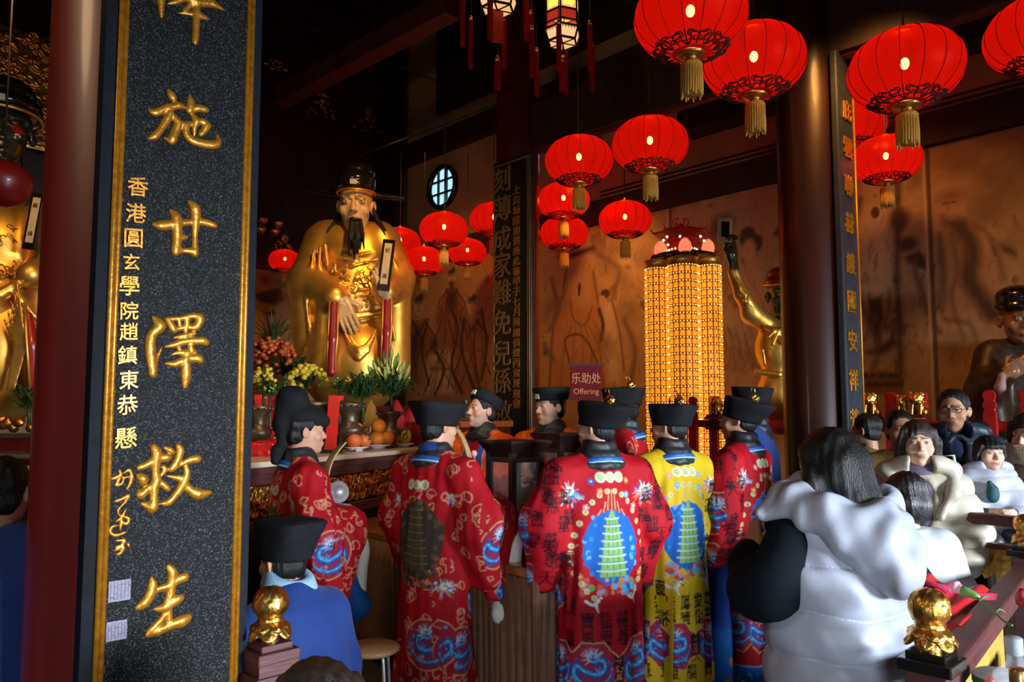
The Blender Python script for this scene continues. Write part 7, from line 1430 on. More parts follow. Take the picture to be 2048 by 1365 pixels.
for i in range(34):
    a = R_.uniform(0, 6.28); e = R_.uniform(.35, 1.45); l_ = R_.uniform(.18, .36); o_ = np.array((0, 0, .10)); d = np.array((math.cos(a) * math.cos(e), math.sin(a) * math.cos(e), math.sin(e))); sd = np.cross(d, ZZ); sd /= np.linalg.norm(sd); w_ = .011; mid = o_ + d * l_ * .5 + np.array((0, 0, .04)); mb.add([o_, mid - sd * w_, mid + sd * w_, o_ + d * l_, mid - np.array((0, 0, .006))], [(0, 1, 2), (1, 3, 2), (0, 4, 1), (0, 2, 4), (1, 4, 3), (2, 3, 4)])
mb.build('spiky_leaves', M['leaf'], ob)
c = at(600, 690, 6.9); cluster('potted_foliage', 'dark bushy foliage between the red fruit dome and the gold statue', at(585, 740, 6.9), 0, (.20, .14, .16), .02, M['leaf'], 5, leaves=140, leaf_l=.24, stemz=at(585, 740, 6.9)[2] - AZ)
c = at(725, 778, 6.05); cluster('potted_foliage', 'dense dark green leaves filling the middle bronze vase', c, 0, (.15, .12, .12), .02, M['leaf'], 6, leaves=190, leaf_l=.20, stemz=c[2] - AZ - h1 * .6)
c = at(782, 775, 6.7); lily = cluster('lily_bouquet', 'bouquet of pale green lily buds rising from a bronze vase', c, 0, (.20, .14, .12), .02, M['leaf'], 7, leaves=190, leaf_l=.24, stemz=.25, lw=.012)
mb = MB(); ms = MB(); R_ = np.random.default_rng(9)
for (px, py) in ((757, 723), (769, 716), (781, 719), (790, 728), (799, 742), (806, 732), (814, 745), (747, 748), (757, 756), (775, 740), (786, 748), (764, 735), (795, 722), (808, 755), (815, 762), (750, 735), (742, 745), (783, 708), (771, 752), (800, 752)):
    q = at(px, py, 6.7 + R_.uniform(-.12, .12)) - c; d = flat_dir(q + np.array((0, 0, .25))); Rm = frame_to(d); L_ = R_.uniform(.10, .14); mb.lathe([(.004, -L_ * .5), (.013, -L_ * .35), (.020, 0), (.015, L_ * .3), (.003, L_ * .55)], q, 8, rot=Rm); ms.tube([(0, 0, -.05), q * .6 + np.array((0, 0, .0)), q - d * L_ * .5], .004, 5)
mb.build('bud', M['bud'], lily, True); ms.build('bud_stalk', M['leaf'], lily, True)
for k, (px, py, Y) in enumerate(((540, 785, 5.9), (566, 775, 6.1), (680, 770, 6.6))): c = at(px, py, Y); cluster('potted_foliage', ['low leafy sprig under the small yellow flower bunch', 'low green sprouts left of the bronze incense burner', 'thin green sprouts between the burner and the middle vase'][k], c, 10, (.07, .07, .07), .012, M['bud'], 20 + k, leaves=34, leaf_l=.13, stemz=c[2] - AZ, part='shoots')
# red cloth-covered box, paper strip, wrapped packs
c = onz(552, 905, AZ); Yb = 6.2; q0 = at(506, 895, Yb); q1 = at(592, 790, Yb); ro = thing('red_box', 'red cloth covered box behind the tall floppy hat', 'box', np.array(((q0[0] + q1[0]) / 2, Yb, AZ + .001))); wb = (q1[0] - q0[0]) / 2; hb = (q1[2] - AZ) / 2; mb = MB(); mb.box((0, .06, hb), (wb, .06, hb)); mb.build('box_body', M['red_cloth'], ro, bevel=.01); mb = MB(); mb.box((0, .06, hb * 1.90), (wb * 1.03, .066, hb * .10)); mb.build('box_lid', M['red_paper'], ro, bevel=.008)
q0 = at(664, 896, 5.75); q1 = at(664, 792, 5.75); ro = thing('paper_strip', 'upright bright red paper strip with a column of dark writing', 'paper strip', np.array((q0[0], q0[1], AZ + .001))); hh = q1[2] - AZ; w_ = 22 * 5.75 / FPX / 2; tl = rotm(-.03, .05, -.2); mb = MB(); mb.box((0, 0, hh / 2), (w_, .012, hh / 2), tl.T); mb.box((w_ * 1.05, .004, hh * .96), (w_ * .9, .003, hh * .04), tl.T); mb.build('paper', M['red_paper'], ro)
for i, ch in enumerate('上海城隍廟信眾恭請福'): lettering('writing', ch, tl @ np.array((0, -.0125, hh * (.92 - i * .088))) + np.array((0, 0, 0)), tl @ np.array((1., 0, 0)), tl @ ZZ, hh * .062, mat('dark_ink', (.12, .01, .01), .7), ro, .001, world=False)
mb = MB(); mb.box((0, .0, .012), (w_ * 2.2, .05, .012)); mb.build('stand', M['dark_wood'], ro)
for k, (px, py, Y, s_) in enumerate(((524, 893, 5.3, 1.0), (545, 884, 5.5, .9), (530, 878, 5.7, .8))):
    c = at(px, py, Y); c[2] = AZ + [.001, .001, .10][k]; ro = thing('wrapped_pack', ['nearest red plastic wrapped pack on the altar beside the stone plaque', 'red plastic wrapped pack behind the nearest one on the altar', 'uppermost red plastic wrapped pack beside the stone plaque'][k], 'pack', c, .3 * k, 'red wrapped packs on the altar'); S = Solid(.02); S.frame(); S.box((0, 0, .05), (.10 * s_, .06, .05), .02); w = waves(50 + k, 9, 40, 110, 20, 80); lump(S, 'wrapping', .006, mat('red_cellophane', (.72, .012, .012), .18, 0, .2, 20, coat=.6), ro, 0, lambda v, n: .006 * w(v))
for k, (px, py, Y) in enumerate(((792, 838, 7.3), (822, 848, 7.3))):
    c = at(px, 880, Y); c[2] = AZ + .001; hh = at(px, 800 + 12 * k, Y)[2] - AZ; ro = thing('red_cone_cloth', ['taller red pointed cloth cover right of the lily vase', 'shorter red pointed cloth cover beside the second hat'][k], 'cloth', c, 0, 'red pointed cloth covers'); v = []; n = 28
    for i in range(7):
        t = i / 6
        for j in range(n): a = 2 * PI * j / n; rr = (.17 * (1 - t) ** .75 + .012) * (1 + .10 * math.sin(7 * a) * (1 - t)); v.append((rr * math.cos(a), rr * .6 * math.sin(a), hh * t))
    f = [(i * n + j, i * n + (j + 1) % n, (i + 1) * n + (j + 1) % n, (i + 1) * n + j) for i in range(6) for j in range(n)] + [tuple(6 * n + j for j in range(n))]; obj('cloth_cover', v, f, M['red_cloth'], ro)
c = at(742, 850, 6.9); c[2] = AZ + .001; ro = thing('gold_paper_ornament', 'upright gold paper ornament between the two bronze vases', 'ornament', c); mb = MB(); hh = at(742, 800, 6.9)[2] - AZ; mb.prism([(-.06, 0), (.06, 0), (.075, hh * .5), (.04, hh * .85), (0, hh), (-.04, hh * .85), (-.075, hh * .5)], (0, 0, 0), (1, 0, 0), ZZ, (0, 1, 0), .02); mb.build('paper', M['gold'], ro)
# side ledge beyond with a small bronze figure
q = at(935, 842, 7.2); ro = thing('side_cabinet', 'red lacquer ledge with painted-in orange light, right of the altar behind the celebrants', 'cabinet', (q[0], q[1], 0)); mb = MB(); mb.box((0, 0, q[2] - .03), (.42, .2, .03), (VV, UU, ZZ)); mb.build('cabinet_top', mat('orange_lit_top', (.40, .07, .015), .35, 0, .2, 10, coat=.3), ro, bevel=.006); mb = MB(); mb.box((0, 0, (q[2] - .06) / 2), (.40, .18, (q[2] - .06) / 2), (VV, UU, ZZ)); mb.build('cabinet_body', M['lacquer'], ro)  # orange light falling on the ledge is put into the top's colour
c = at(931, 840, 7.15); c[2] = q[2] + .001; ro = thing('bronze_figurine', 'small dark bronze figurine on the orange ledge', 'figurine', c); S = Solid(.012); S.frame(); S.box((0, 0, .015), (.06, .05, .015), .006); S.ell((0, 0, .07), (.05, .04, .05)); S.ell((0, 0, .13), (.03, .028, .045)); S.ell((0, 0, .185), (.024, .024, .028)); S.cap((.03, 0, .13), (.055, -.02, .08), .012); S.cap((-.03, 0, .13), (-.055, -.02, .08), .012); lump(S, 'figure', .006, M['bronze'], ro)
# ================================================================== temple statues
def statue_helper(px0, Y, ybase):
    b = at(px0, ybase, Y); root = np.array((b[0], b[1], 0.)); u = Y / FPX
    return root, u, (lambda px, py, dy=0: at(px, py, Y + dy) - root)
def throne(root_o, w_, d_, z, m=M['lacquer']): mb = MB(); mb.box((0, .1, z / 2), (w_, d_, z / 2)); mb.box((0, .1, z + .02), (w_ * 1.06, d_ * 1.06, .03)); return mb.build('pedestal', m, root_o, bevel=.01)
# ---- large seated gold statue
rt, u, q = statue_helper(708, 8.7, 800); st = thing('seated_statue', 'huge gold seated official statue with black winged hat and long beard behind the altar', 'statue', rt)
FACE = (.62, .40, .17)
S = Solid(.03); S.frame()
S.ell(q(706, 520, .05), (82 * u, .30, 70 * u), k=.1); S.ell(q(706, 610, .0), (84 * u, .36, 95 * u), k=.12); S.ell(q(708, 730, -.05), (104 * u, .48, 100 * u), k=.12); S.cap(q(650, 478, .05), q(760, 478, .05), 34 * u, k=.1); S.cap(q(708, 470, .05), q(710, 440, .0), 28 * u, 24 * u, k=.05)
S.chain([q(640, 486, .05), q(618, 565, -.1), q(668, 596, -.42)], [34 * u, 40 * u, 26 * u], k=.08); S.chain([q(770, 486, .05), q(792, 560, -.12), q(770, 585, -.44)], [34 * u, 34 * u, 24 * u], k=.08)
S.cap(q(622, 590, -.08), q(632, 740, -.10), 40 * u, 42 * u, k=.08); S.cap(q(655, 620, -.30), q(650, 750, -.28), 26 * u, 30 * u, k=.08); S.cap(q(790, 590, -.1), q(786, 740, -.12), 30 * u, 36 * u, k=.08)
for (yy, dy, w0) in ((505, -.30, 55), (520, -.325, 60), (575, -.375, 62)): S.chain([q(706 - w0, yy - 3, dy + .16), q(706, yy + 8, dy), q(706 + w0, yy - 3, dy + .16)], [.018, .02, .018], k=.01)
S.chain([q(640, 622, -.30), q(706, 634, -.41), q(770, 624, -.30)], [.05, .055, .05], k=.01); S.chain([q(640, 606, -.28), q(706, 616, -.40), q(770, 608, -.28)], [.02, .022, .02], k=.01)
for x0, y0, x1, y1, yb in ((683, 645, 752, 660, 716), (688, 660, 748, 668, 702), (685, 735, 745, 745, 782)):
    S.chain([q(x0, y0, -.46), q(x0 + (x1 - x0) * .25, y0 + (yb - y0) * .75, -.52), q((x0 + x1) / 2, yb, -.55), q(x0 + (x1 - x0) * .75, y1 + (yb - y1) * .75, -.52), q(x1, y1, -.46)], [.012, .022, .03, .022, .012], k=.02)
for pts in ([(628, 500), (622, 540), (640, 560)], [(640, 495), (638, 535), (652, 556)], [(650, 490), (655, 530)], [(612, 600), (618, 660), (625, 700)], [(640, 620), (628, 680), (608, 700)], [(630, 660), (650, 690), (600, 715)], [(786, 520), (796, 550)], [(778, 620), (790, 680)]): S.chain([q(x, y, -.30 if y < 570 else -.36) for x, y in pts], [.016] * len(pts), k=.03)
R_ = random.Random(3)
for i in range(46):
    x, y = R_.uniform(665, 748), R_.uniform(528, 600); a = R_.uniform(0, 6.28); S.chain([q(x + 5 * math.cos(a + t * 4), y + 4 * math.sin(a + t * 4), -.335 - .05 * (1 - abs(x - 706) / 50)) for t in (0, .3, .6, 1)], [.010] * 4, k=.008)
w2 = waves(60, 8, 6, 16, 1, 5); lump(S, 'gilded_robe', .017, M['gold'], st, 1, lambda v, n: .012 * w2(v))
S = Solid(.02); hs = 112 * u / .236; HT = q(712, 412, -.08); HR = rotm(0, 0, PI + .10) @ rotm(-.10, 0, 0)
head(S, HT, HR, FACE, hs, True, (.35, .12, .05), wide=.90); S.frame(); S.cap(q(712, 440, -.05), q(710, 468, .02), 22 * u, 24 * u, col=FACE)
hand(S, q(678, 598, -.46), (.42, -.18, -.90), (0, 1, -.2), FACE, .35, -1, 2.7); hand(S, q(772, 590, -.52), (-.2, -.3, .9), (-.6, .8, .1), FACE, .9, 1, 2.5)
lump(S, 'face_and_hands', .011, M['statue_skin'], st, base=FACE, soft=.006)
hT = lambda c_: HT + HR @ (np.array(c_) * hs)
S = Solid(.02); S.frame(HT, HR); S.loft = S.loft
def eh(c_, r_, **kw): S.ell(np.array(c_) * hs, np.array(r_) * hs, **kw)
eh((0, -.006, .080), (.081, .104, .036)); eh((0, -.010, .105), (.082, .102, .045)); eh((0, -.03, .145), (.076, .084, .050))
S.frame(); S.cap(q(688, 388, .05), q(612, 378, .12), 7.5 * u, 6 * u); S.cap(q(742, 390, .05), q(804, 397, .02), 7 * u, 6 * u); ht = lump(S, 'black_official_hat', .010, M['black_gloss'], st)
mb = MB(); mb.box(hT((0, .100, .082)), (.014 * hs, .006 * hs, .010 * hs), HR.T); mb.build('jade_plate', mat('pale_jade'), ht); mb = MB(); mb.tube([hT((.079 * math.sin(t), -.004 + .103 * math.cos(t), .052)) for t in np.linspace(-1.9, 1.9, 25)], .006 * hs, 6); mb.build('gold_rim', M['gold'], ht, True)
S = Solid(.015); S.frame()
for x0, y0, x1, y1, r_, dy in ((704, 440, 697, 512, 3.4, -.40), (721, 440, 728, 498, 3.4, -.40), (712, 448, 708, 520, 6, -.38), (705, 440, 702, 500, 6, -.37), (718, 442, 720, 500, 6, -.37), (712, 446, 716, 508, 5, -.40)): S.chain([q(x0, y0, dy + .02), q((x0 + x1) / 2 + (x1 - x0) * .1, (y0 + y1) / 2, dy - .05), q(x1, y1, dy + .02)], [r_ * u, r_ * 1.1 * u, 1.5 * u])
S.cap(q(705, 439, -.41), q(720, 439, -.41), 2.6 * u); S.chain([q(684, 415, -.05), q(674, 440, -.1), q(655, 462, -.2)], [3 * u, 5 * u, 2 * u]); S.chain([q(744, 412, -.05), q(755, 440, -.1), q(772, 462, -.2)], [3 * u, 5 * u, 2 * u]); lump(S, 'beard', .009, M['hair'], st)
for x0, y0, x1, y1, w_, nm in ((668, 610, 663, 745, 9, 0), (775, 604, 772, 725, 9, 0)):
    S = Solid(.02); S.frame(); S.chain([q(x0, y0, -.52), q((x0 + x1) / 2, (y0 + y1) / 2, -.54), q(x1, y1, -.56)], [w_ * u, w_ * 1.05 * u, w_ * u]); lump(S, 'red_sleeve_lining', .011, mat('statue_red', (.30, .008, .006), .35, 0, .2, 10, coat=.3), st)
    mb = MB()
    for sg in (-1, 1): mb.tube([q(x0 + sg * w_ * .95, y0 - 6, -.55), q((x0 + x1) / 2 + sg * w_, (y0 + y1) / 2, -.57), q(x1 + sg * w_ * .8 - 3, y1 + 6, -.58)], .013, 6)
    mb.build('gold_edge', M['gold'], st, True)
throne(st, .75, .5, 1.72)
def tablet(label, A, B, w_, Yw, chars='', frame=True, tilt=.1):
    """A top, B foot in world space"""
    c = (A + B) / 2; ro = thing('statue_tablet', label, 'tablet', B); d = flat_dir(A - B); x = flat_dir(np.cross(d, np.array((0, 1., 0)))); n_ = np.cross(x, d); L_ = np.linalg.norm(A - B); mb = MB(); mb.box((A - B) / 2, (w_ / 2, .02, L_ / 2), (x, n_, d)); mb.build('frame', M['black_gloss'], ro, bevel=.006); s_ = -1 if n_[1] > 0 else 1
    mb = MB(); mb.box((A - B) * .52 + n_ * s_ * .0205, (w_ * .30, .002, L_ * .40), (x, n_, d)); mb.build('cream_face', mat('cream_lacquer', (.62, .47, .22), .5, 0, .08, 20), ro)
    ex = x if np.dot(np.cross(x, d), np.array((0, -1., 0))) > 0 else -x
    for i, ch in enumerate(chars): lettering('writing', ch, (A - B) * (.78 - i * .5 / max(1, len(chars) - 1) if len(chars) > 1 else .5) + n_ * s_ * .0226, ex, d, w_ * .40, mat('brown_ink', (.10, .04, .02), .7), ro, .002, world=False)
    return ro
tablet('white faced court tablet held upright by the huge gold statue', at(779, 480, 8.12), at(766, 582, 8.08), 25 * 8.1 / FPX, 8.1, '記過')
# ---- left statue, cut by the frame
rt, u, q = statue_helper(0, 6.6, 860); st = thing('seated_statue', 'dark faced gold statue in a big black hat cut off by the left edge', 'statue', rt); DK = (.016, .020, .010)
S = Solid(.03); S.frame(); S.ell(q(0, 500, .05), (88 * u, .34, 110 * u), k=.1); S.ell(q(5, 680, 0), (100 * u, .42, 170 * u), k=.1); S.chain([q(70, 440, .05), q(92, 530, -.1), q(60, 550, -.32)], [30 * u, 32 * u, 26 * u], k=.06); S.cap(q(80, 560, -.12), q(86, 740, -.1), 24 * u, 30 * u, k=.06); S.chain([q(20, 560, -.36), q(40, 600, -.38), q(75, 640, -.32)], [.02, .03, .02], k=.03); S.chain([q(-50, 570, -.3), q(0, 590, -.45), q(32, 570, -.40)], [.045, .05, .045], k=.01)
for i in range(30): x, y = R_.uniform(-30, 40), R_.uniform(440, 560); a = R_.uniform(0, 6.28); S.chain([q(x + 6 * math.cos(a + t * 4), y + 5 * math.sin(a + t * 4), -.30) for t in (0, .3, .6, 1)], [.012] * 4, k=.008)
for i in range(5): S.chain([q(10 + i * 6, 640 - i * 18, -.44), q(30 + i * 6, 690, -.45), q(14 + i * 4, 780, -.45)], [.010, .016, .012], k=.02)
lump(S, 'gilded_robe', .016, M['gold'], st, 1, lambda v, n: .010 * w2(v))
S = Solid(.02); HT = q(8, 262, -.05); HR = rotm(0, 0, PI + .5); hs = 150 * u / .236; head(S, HT, HR, DK, hs, False); S.frame(); S.cap(q(4, 320, 0), q(0, 400, .02), 36 * u, 40 * u, col=DK)
S.ell(HT + HR @ (np.array((.05, .078, -.01)) * hs), np.array((.022, .02, .018)) * hs, col=(.30, .012, .008), paint=True); S.ell(HT + HR @ (np.array((-.05, .078, -.01)) * hs), np.array((.022, .02, .018)) * hs, col=(.30, .012, .008), paint=True); lump(S, 'dark_face', .012, M['black_gloss'] if 0 else mat('dark_green_face', attr=True, rough=.25, coat=.4), st, base=DK, soft=.01)
S = Solid(.03); S.frame(HT, HR); eh = lambda c_, r_, **kw: S.ell(np.array(c_) * hs, np.array(r_) * hs, **kw); eh((0, -.01, .075), (.105, .125, .045)); eh((0, -.03, .13), (.082, .09, .055)); S.ell(np.array((.09, .05, .12)) * hs, .014 * hs); ht = lump(S, 'black_official_hat', .012, M['black_gloss'], st)
mb = MB(); mb.tube([HT + HR @ (np.array((.104 * math.sin(t), -.01 + .122 * math.cos(t), .045)) * hs) for t in np.linspace(-2.4, 2.4, 30)], .0055 * hs, 6); mb.build('gold_rim', M['gold'], ht, True); mb = MB(); mb.box(HT + HR @ (np.array((.0, .122, .066)) * hs), (.012 * hs, .006 * hs, .010 * hs), HR.T); mb.build('jade_plate', mat('pale_jade'), ht)
S = Solid(.02); S.frame(); S.chain([q(56, 630, -.40), q(64, 690, -.40), q(72, 770, -.38)], [.03, .06, .08]); lump(S, 'red_sleeve_lining', .012, mat('statue_red'), st); mb = MB(); mb.tube([q(50, 605, -.46), q(53, 680, -.48), q(60, 780, -.48)], .014, 6); mb.build('gold_edge', M['gold'], st, True); throne(st, .7, .5, .95)
tablet('cream court tablet of the dark faced statue beside the left pillar', at(79, 388, 6.2), at(58, 500, 6.2), 26 * 6.2 / FPX, 6.2, '緣過')
c = at(58, 800, 6.0); cluster('potted_foliage', 'green plant below the dark faced statue beside the left pillar', c, 0, (.10, .09, .12), .02, M['leaf'], 31, leaves=60, leaf_l=.20, stemz=.2)
q_ = at(30, 872, 5.9); ro = thing('offering_shelf', 'brown shelf with metal edges below the dark faced statue', 'shelf', (q_[0], q_[1], 0))
for k, (py, hh, m) in enumerate(((872, .012, M['bronze']), (905, .012, M['bronze']), (890, .05, M['lacquer']), (960, .16, M['lacq_dark']))): mb = MB(); mb.box((-.3, .15 + .01 * k, at(30, py, 5.9)[2]), (.62, .2, hh)); mb.build('shelf_board', m, ro)
mb = MB(); mb.box((-.3, .2, .55), (.55, .15, .55)); mb.build('cabinet_body', M['lacq_dark'], ro)
c = at(22, 846, 5.85); ro = thing('gold_offering', 'small lump of gold foil offerings on the brown shelf', 'offering', c); S = Solid(.01); S.frame()
for i in range(14): S.ell((R_.uniform(-.14, .14), R_.uniform(-.05, .05), R_.uniform(-.05, .03)), (R_.uniform(.03, .05), .03, .035))
lump(S, 'foil', .008, M['gold_rough'], ro)
# ---- warrior with raised arm beside the lamp tower
rt, u, q = statue_helper(1556, 7.35, 850); st = thing('warrior_statue', 'gold warrior statue with dark green face raising an arm, half behind the right-hand pillar', 'statue', rt); GR_ = (.030, .040, .014)
S = Solid(.03); S.frame(); S.ell(q(1562, 700, 0), (50 * u, .20, 60 * u), k=.08); S.ell(q(1560, 800, 0), (48 * u, .22, 70 * u), k=.08); S.chain([q(1548, 655, 0), q(1502, 628, -.05), q(1484, 590, -.12), q(1468, 545, -.15)], [20 * u, 19 * u, 15 * u, 12 * u], k=.05); S.chain([q(1600, 655, 0), q(1625, 700, -.05), q(1615, 760, -.15)], [20 * u, 18 * u, 15 * u], k=.05)
S.chain([q(1515, 744, -.14), q(1558, 750, -.24), q(1610, 744, -.14)], [.03, .032, .03], k=.01); S.chain([q(1533, 655, -.14), q(1556, 664, -.22), q(1585, 655, -.18)], [.022, .03, .022], k=.01)
for a in ((1556, 664, 1545, 690), (1556, 664, 1570, 688), (1548, 662, 1536, 676), (1562, 662, 1580, 672)): S.cap(q(a[0], a[1], -.23), q(a[2], a[3], -.24), .022, .014, k=.01)
for pts in ([(1472, 560), (1482, 575)], [(1478, 580), (1492, 590), (1490, 605)], [(1490, 600), (1505, 615)], [(1525, 700), (1530, 730)], [(1600, 700), (1580, 735)]): S.chain([q(x, y, -.20) for x, y in pts], [.014] * len(pts), k=.02)
lump(S, 'gilded_body', .013, M['gold'], st, 1, lambda v, n: .007 * w2(v * 1.5))
S = Solid(.015); HT = q(1566, 592, -.05); HR = rotm(0, 0, PI - .12) @ rotm(-.12, 0, 0); hs = 88 * u / .236; head(S, HT, HR, GR_, hs, False); S.frame(); S.cap(q(1566, 630, 0), q(1564, 655, 0), 16 * u, 18 * u, col=GR_)
for sg in (-1, 1): S.cap(HT + HR @ (np.array((sg * .012, .098, .018)) * hs), HT + HR @ (np.array((sg * .052, .082, .036)) * hs), .010 * hs, .006 * hs, col=(.01, .01, .008)); S.ell(HT + HR @ (np.array((sg * .032, .094, .004)) * hs), np.array((.010, .012, .006)) * hs, col=(.4, .36, .3), paint=True)
S.ell(q(1462, 505, -.15), (13 * u, 11 * u, 18 * u), col=GR_, k=.02); hand(S, q(1464, 516, -.15), (-.15, -.1, 1), (.3, -.9, .1), GR_, 1.0, 1, 1.75); S.cap(q(1466, 520, -.15), q(1469, 548, -.15), 9 * u, 11 * u, col=GR_); lump(S, 'green_face_and_hand', .008, mat('dark_green_face', attr=True), st, base=GR_)
S = Solid(.02); S.frame(HT, HR); S.ell(np.array((0, -.01, .07)) * hs, np.array((.095, .11, .05)) * hs); S.ell(np.array((0, -.02, .115)) * hs, np.array((.075, .085, .045)) * hs); ht = lump(S, 'red_cap', .009, mat('statue_red'), st); mb = MB(); mb.tube([HT + HR @ (np.array((.096 * math.sin(t), -.008 + .112 * math.cos(t), .058)) * hs) for t in np.linspace(-2, 2, 25)], .006 * hs, 6); mb.build('gold_rim', M['gold'], ht, True); throne(st, .4, .32, .95)
a_ = at(1449, 438, 7.15); b_ = at(1450, 484, 7.15); ro = thing('seal_plaque', 'small framed dark plaque held up in the raised green hand', 'plaque', (a_ + b_) / 2); hh = np.linalg.norm(a_ - b_) / 2; mb = MB(); mb.box((0, 0, 0), (hh * .62, .018, hh * 1.05), rotm(0, .04, 0).T); mb.build('frame', mat('bone_frame', (.42, .33, .19), .5, 0, .3, 80), ro, bevel=.005); mb = MB(); mb.box((0, -.019, .006), (hh * .34, .002, hh * .66), rotm(0, .04, 0).T); mb.build('dark_face', M['black_gloss'], ro)
mb = MB()
for i in range(9):
    for sg in (-1, 1): mb.sphere((sg * hh * .48, -.018, (i - 4) * hh * .22), .006, 6, 4)
mb.build('stud', mat('bone_frame'), ro, True)
# ---- right statue, cut by the frame
rt, u, q = statue_helper(2040, 6.05, 850); st = thing('seated_statue', 'ruddy faced statue in black cap and dark robe at the right edge', 'statue', rt); RD = (.30, .13, .055)
S = Solid(.04); S.frame(); S.ell(q(2045, 770, .05), (78 * u, .24, 95 * u), k=.1); S.cap(q(1990, 715, .05), q(2100, 715, .05), 34 * u, k=.08); S.chain([q(1985, 715, .02), q(1972, 780, -.12), q(2012, 750, -.32)], [32 * u, 32 * u, 20 * u], k=.06); S.cap(q(1975, 790, -.1), q(1985, 850, -.1), 34 * u, 38 * u, k=.08); lump(S, 'dark_robe', .014, mat('dark_gold_brocade', (.06, .032, .014), .4, .3, .6, 20, .1, 40), st, 1, lambda v, n: .008 * w2(v))
S = Solid(.015); HT = q(2037, 640, -.05); HR = rotm(0, 0, PI - .25) @ rotm(-.1, 0, 0); hs = 98 * u / .236; head(S, HT, HR, RD, hs); S.frame(); S.cap(q(2040, 680, 0), q(2042, 712, 0), 20 * u, 22 * u, col=RD); hand(S, q(2014, 748, -.36), (.7, -.3, .5), (0, .9, -.2), RD, .8, -1, 1.6); lump(S, 'face_and_hand', .008, M['statue_skin'], st, base=RD, soft=.004)
S = Solid(.02); S.frame(HT, HR); S.ell(np.array((0, -.01, .065)) * hs, np.array((.096, .112, .045)) * hs); S.ell(np.array((0, -.01, .11)) * hs, np.array((.092, .105, .06)) * hs); lump(S, 'black_cap', .009, M['black_gloss'], st)
S = Solid(.02); S.frame(); S.chain([q(2004, 752, -.40), q(2000, 775, -.38), q(2004, 808, -.34)], [7 * u, 9 * u, 3 * u]); lump(S, 'pink_cuff', .009, mat('faded_pink_cloth', (.42, .22, .20), .6, 0, .2, 20), st); throne(st, .38, .24, .95)
# ================================================================== glowing lamp tower
rt, u, q = statue_helper(1371, 7.75, 860); tw = thing('lamp_tower', 'glowing tower of three round columns of amber votive lights under a red pagoda top', 'lamp tower', rt)
CELL = mat('lit_votive_cell', (.8, .4, .05), .4, emit=(1, .36, .012), estr=.72); DOT = mat('votive_led', (1, .8, .4), .4, emit=(1, .72, .25), estr=2.2); GRID = mat('amber_lattice', (.36, .12, .01), .4, .4, .1, 20, emit=(1, .20, .004), estr=.06)
def column(px, w_, ytop, dy, n):
    c = q(px, 860, dy); r = w_ * u / 2; z1 = q(px, ytop, dy)[2]; z0 = .9; pitch = 16.2 * u; mb = MB(); mb.lathe([(r * .93, z0), (r * .93, z1)], (c[0], c[1], 0), n * 2)
    rows = int((z1 - z0) / pitch)
    for i in range(rows):
        zc = z1 - pitch * (i + .5); mb.lathe([(r * .95, zc + pitch * .5 - .006), (r * 1.0, zc + pitch * .5), (r * .95, zc + pitch * .5 + .006)], (c[0], c[1], 0), n * 2, cap=False)
        for j in range(n):
            a = 2 * PI * (j + .5) / n; d = np.array((math.cos(a), math.sin(a), 0)); x = np.array((-d[1], d[0], 0)); o_ = np.array((c[0], c[1], zc)) + d * r * .955; hw = PI * r / n
            # little buddha-niche shape: rounded lit boss with darker rim
            p8 = [(-.74, -.62), (.74, -.62), (.74, .35), (.48, .68), (-.48, .68), (-.74, .35)]; i8 = [(-.5, -.42), (.5, -.42), (.5, .22), (.3, .45), (-.3, .45), (-.5, .22)]
            V_ = [o_ + x * hw * a_ + ZZ * pitch * .5 * b_ for a_, b_ in p8] + [o_ + d * .016 + x * hw * a_ + ZZ * pitch * .5 * b_ for a_, b_ in i8]; mb.add(V_, [(k, (k + 1) % 6, 6 + (k + 1) % 6, 6 + k) for k in range(6)] + [tuple(range(6, 12))], 1)
            for t in (-.5, .5):
                a2 = a + t * PI / n; d2 = np.array((math.cos(a2), math.sin(a2), 0)); mb.sphere(np.array((c[0], c[1], zc + pitch * .5)) + d2 * r * 1.01, .0065, 5, 4, m=2)
    return mb.build('light_column', [GRID, CELL, DOT], tw), c, r, z1
_, c1, r1_, z1_ = column(1371, 62, 534, 0, 15); _, c2_, r2_, z2_ = column(1318, 47, 540, .16, 12); _, c3_, r3_, z3_ = column(1425, 46, 534, .16, 12)
for (c_, r_, z_) in ((c1, r1_, z1_), (c2_, r2_, z2_), (c3_, r3_, z3_)): mb = MB(); mb.lathe([(r_ * 1.02, z_), (r_ * 1.02, z_ + .012), (r_ * .92, z_ + .02), (r_ * .92, z_ + .075), (r_ * 1.04, z_ + .085), (r_ * 1.04, z_ + .095), (r_ * .5, z_ + .1)], (c_[0], c_[1], 0), 32); mb.build('gold_capital', M['gold'], tw, True)
mb = MB()
for (c_, r_) in ((c1, r1_), (c2_, r2_), (c3_, r3_)): mb.lathe([(r_ * 1.2, 0), (r_ * 1.2, .7), (r_ * 1.05, .8), (r_ * 1.05, .9)], (c_[0], c_[1], 0), 24)
mb.build('base', M['lacquer'], tw, True)
zc = z1_ + .10; cm = (c1 + c2_ + c3_) / 3
mb = MB(); mb.lathe([(.10, zc), (.34, zc + .015), (.34, zc + .03), (.10, zc + .045)], (cm[0], cm[1], 0), 24); mb.build('top_tray', M['lacq_dark'], tw, True)
mb = MB()
for row in range(2):
    for j in range(22): a = 2 * PI * j / 22; mb.sphere((c1[0] + r1_ * (1.0 - .05 * row) * math.cos(a), c1[1] + r1_ * (1.0 - .05 * row) * math.sin(a), zc + .035 + row * .035), .011, 6, 4)
tag(mb.build('ring_lights', DOT, tw, True), kind='stuff')
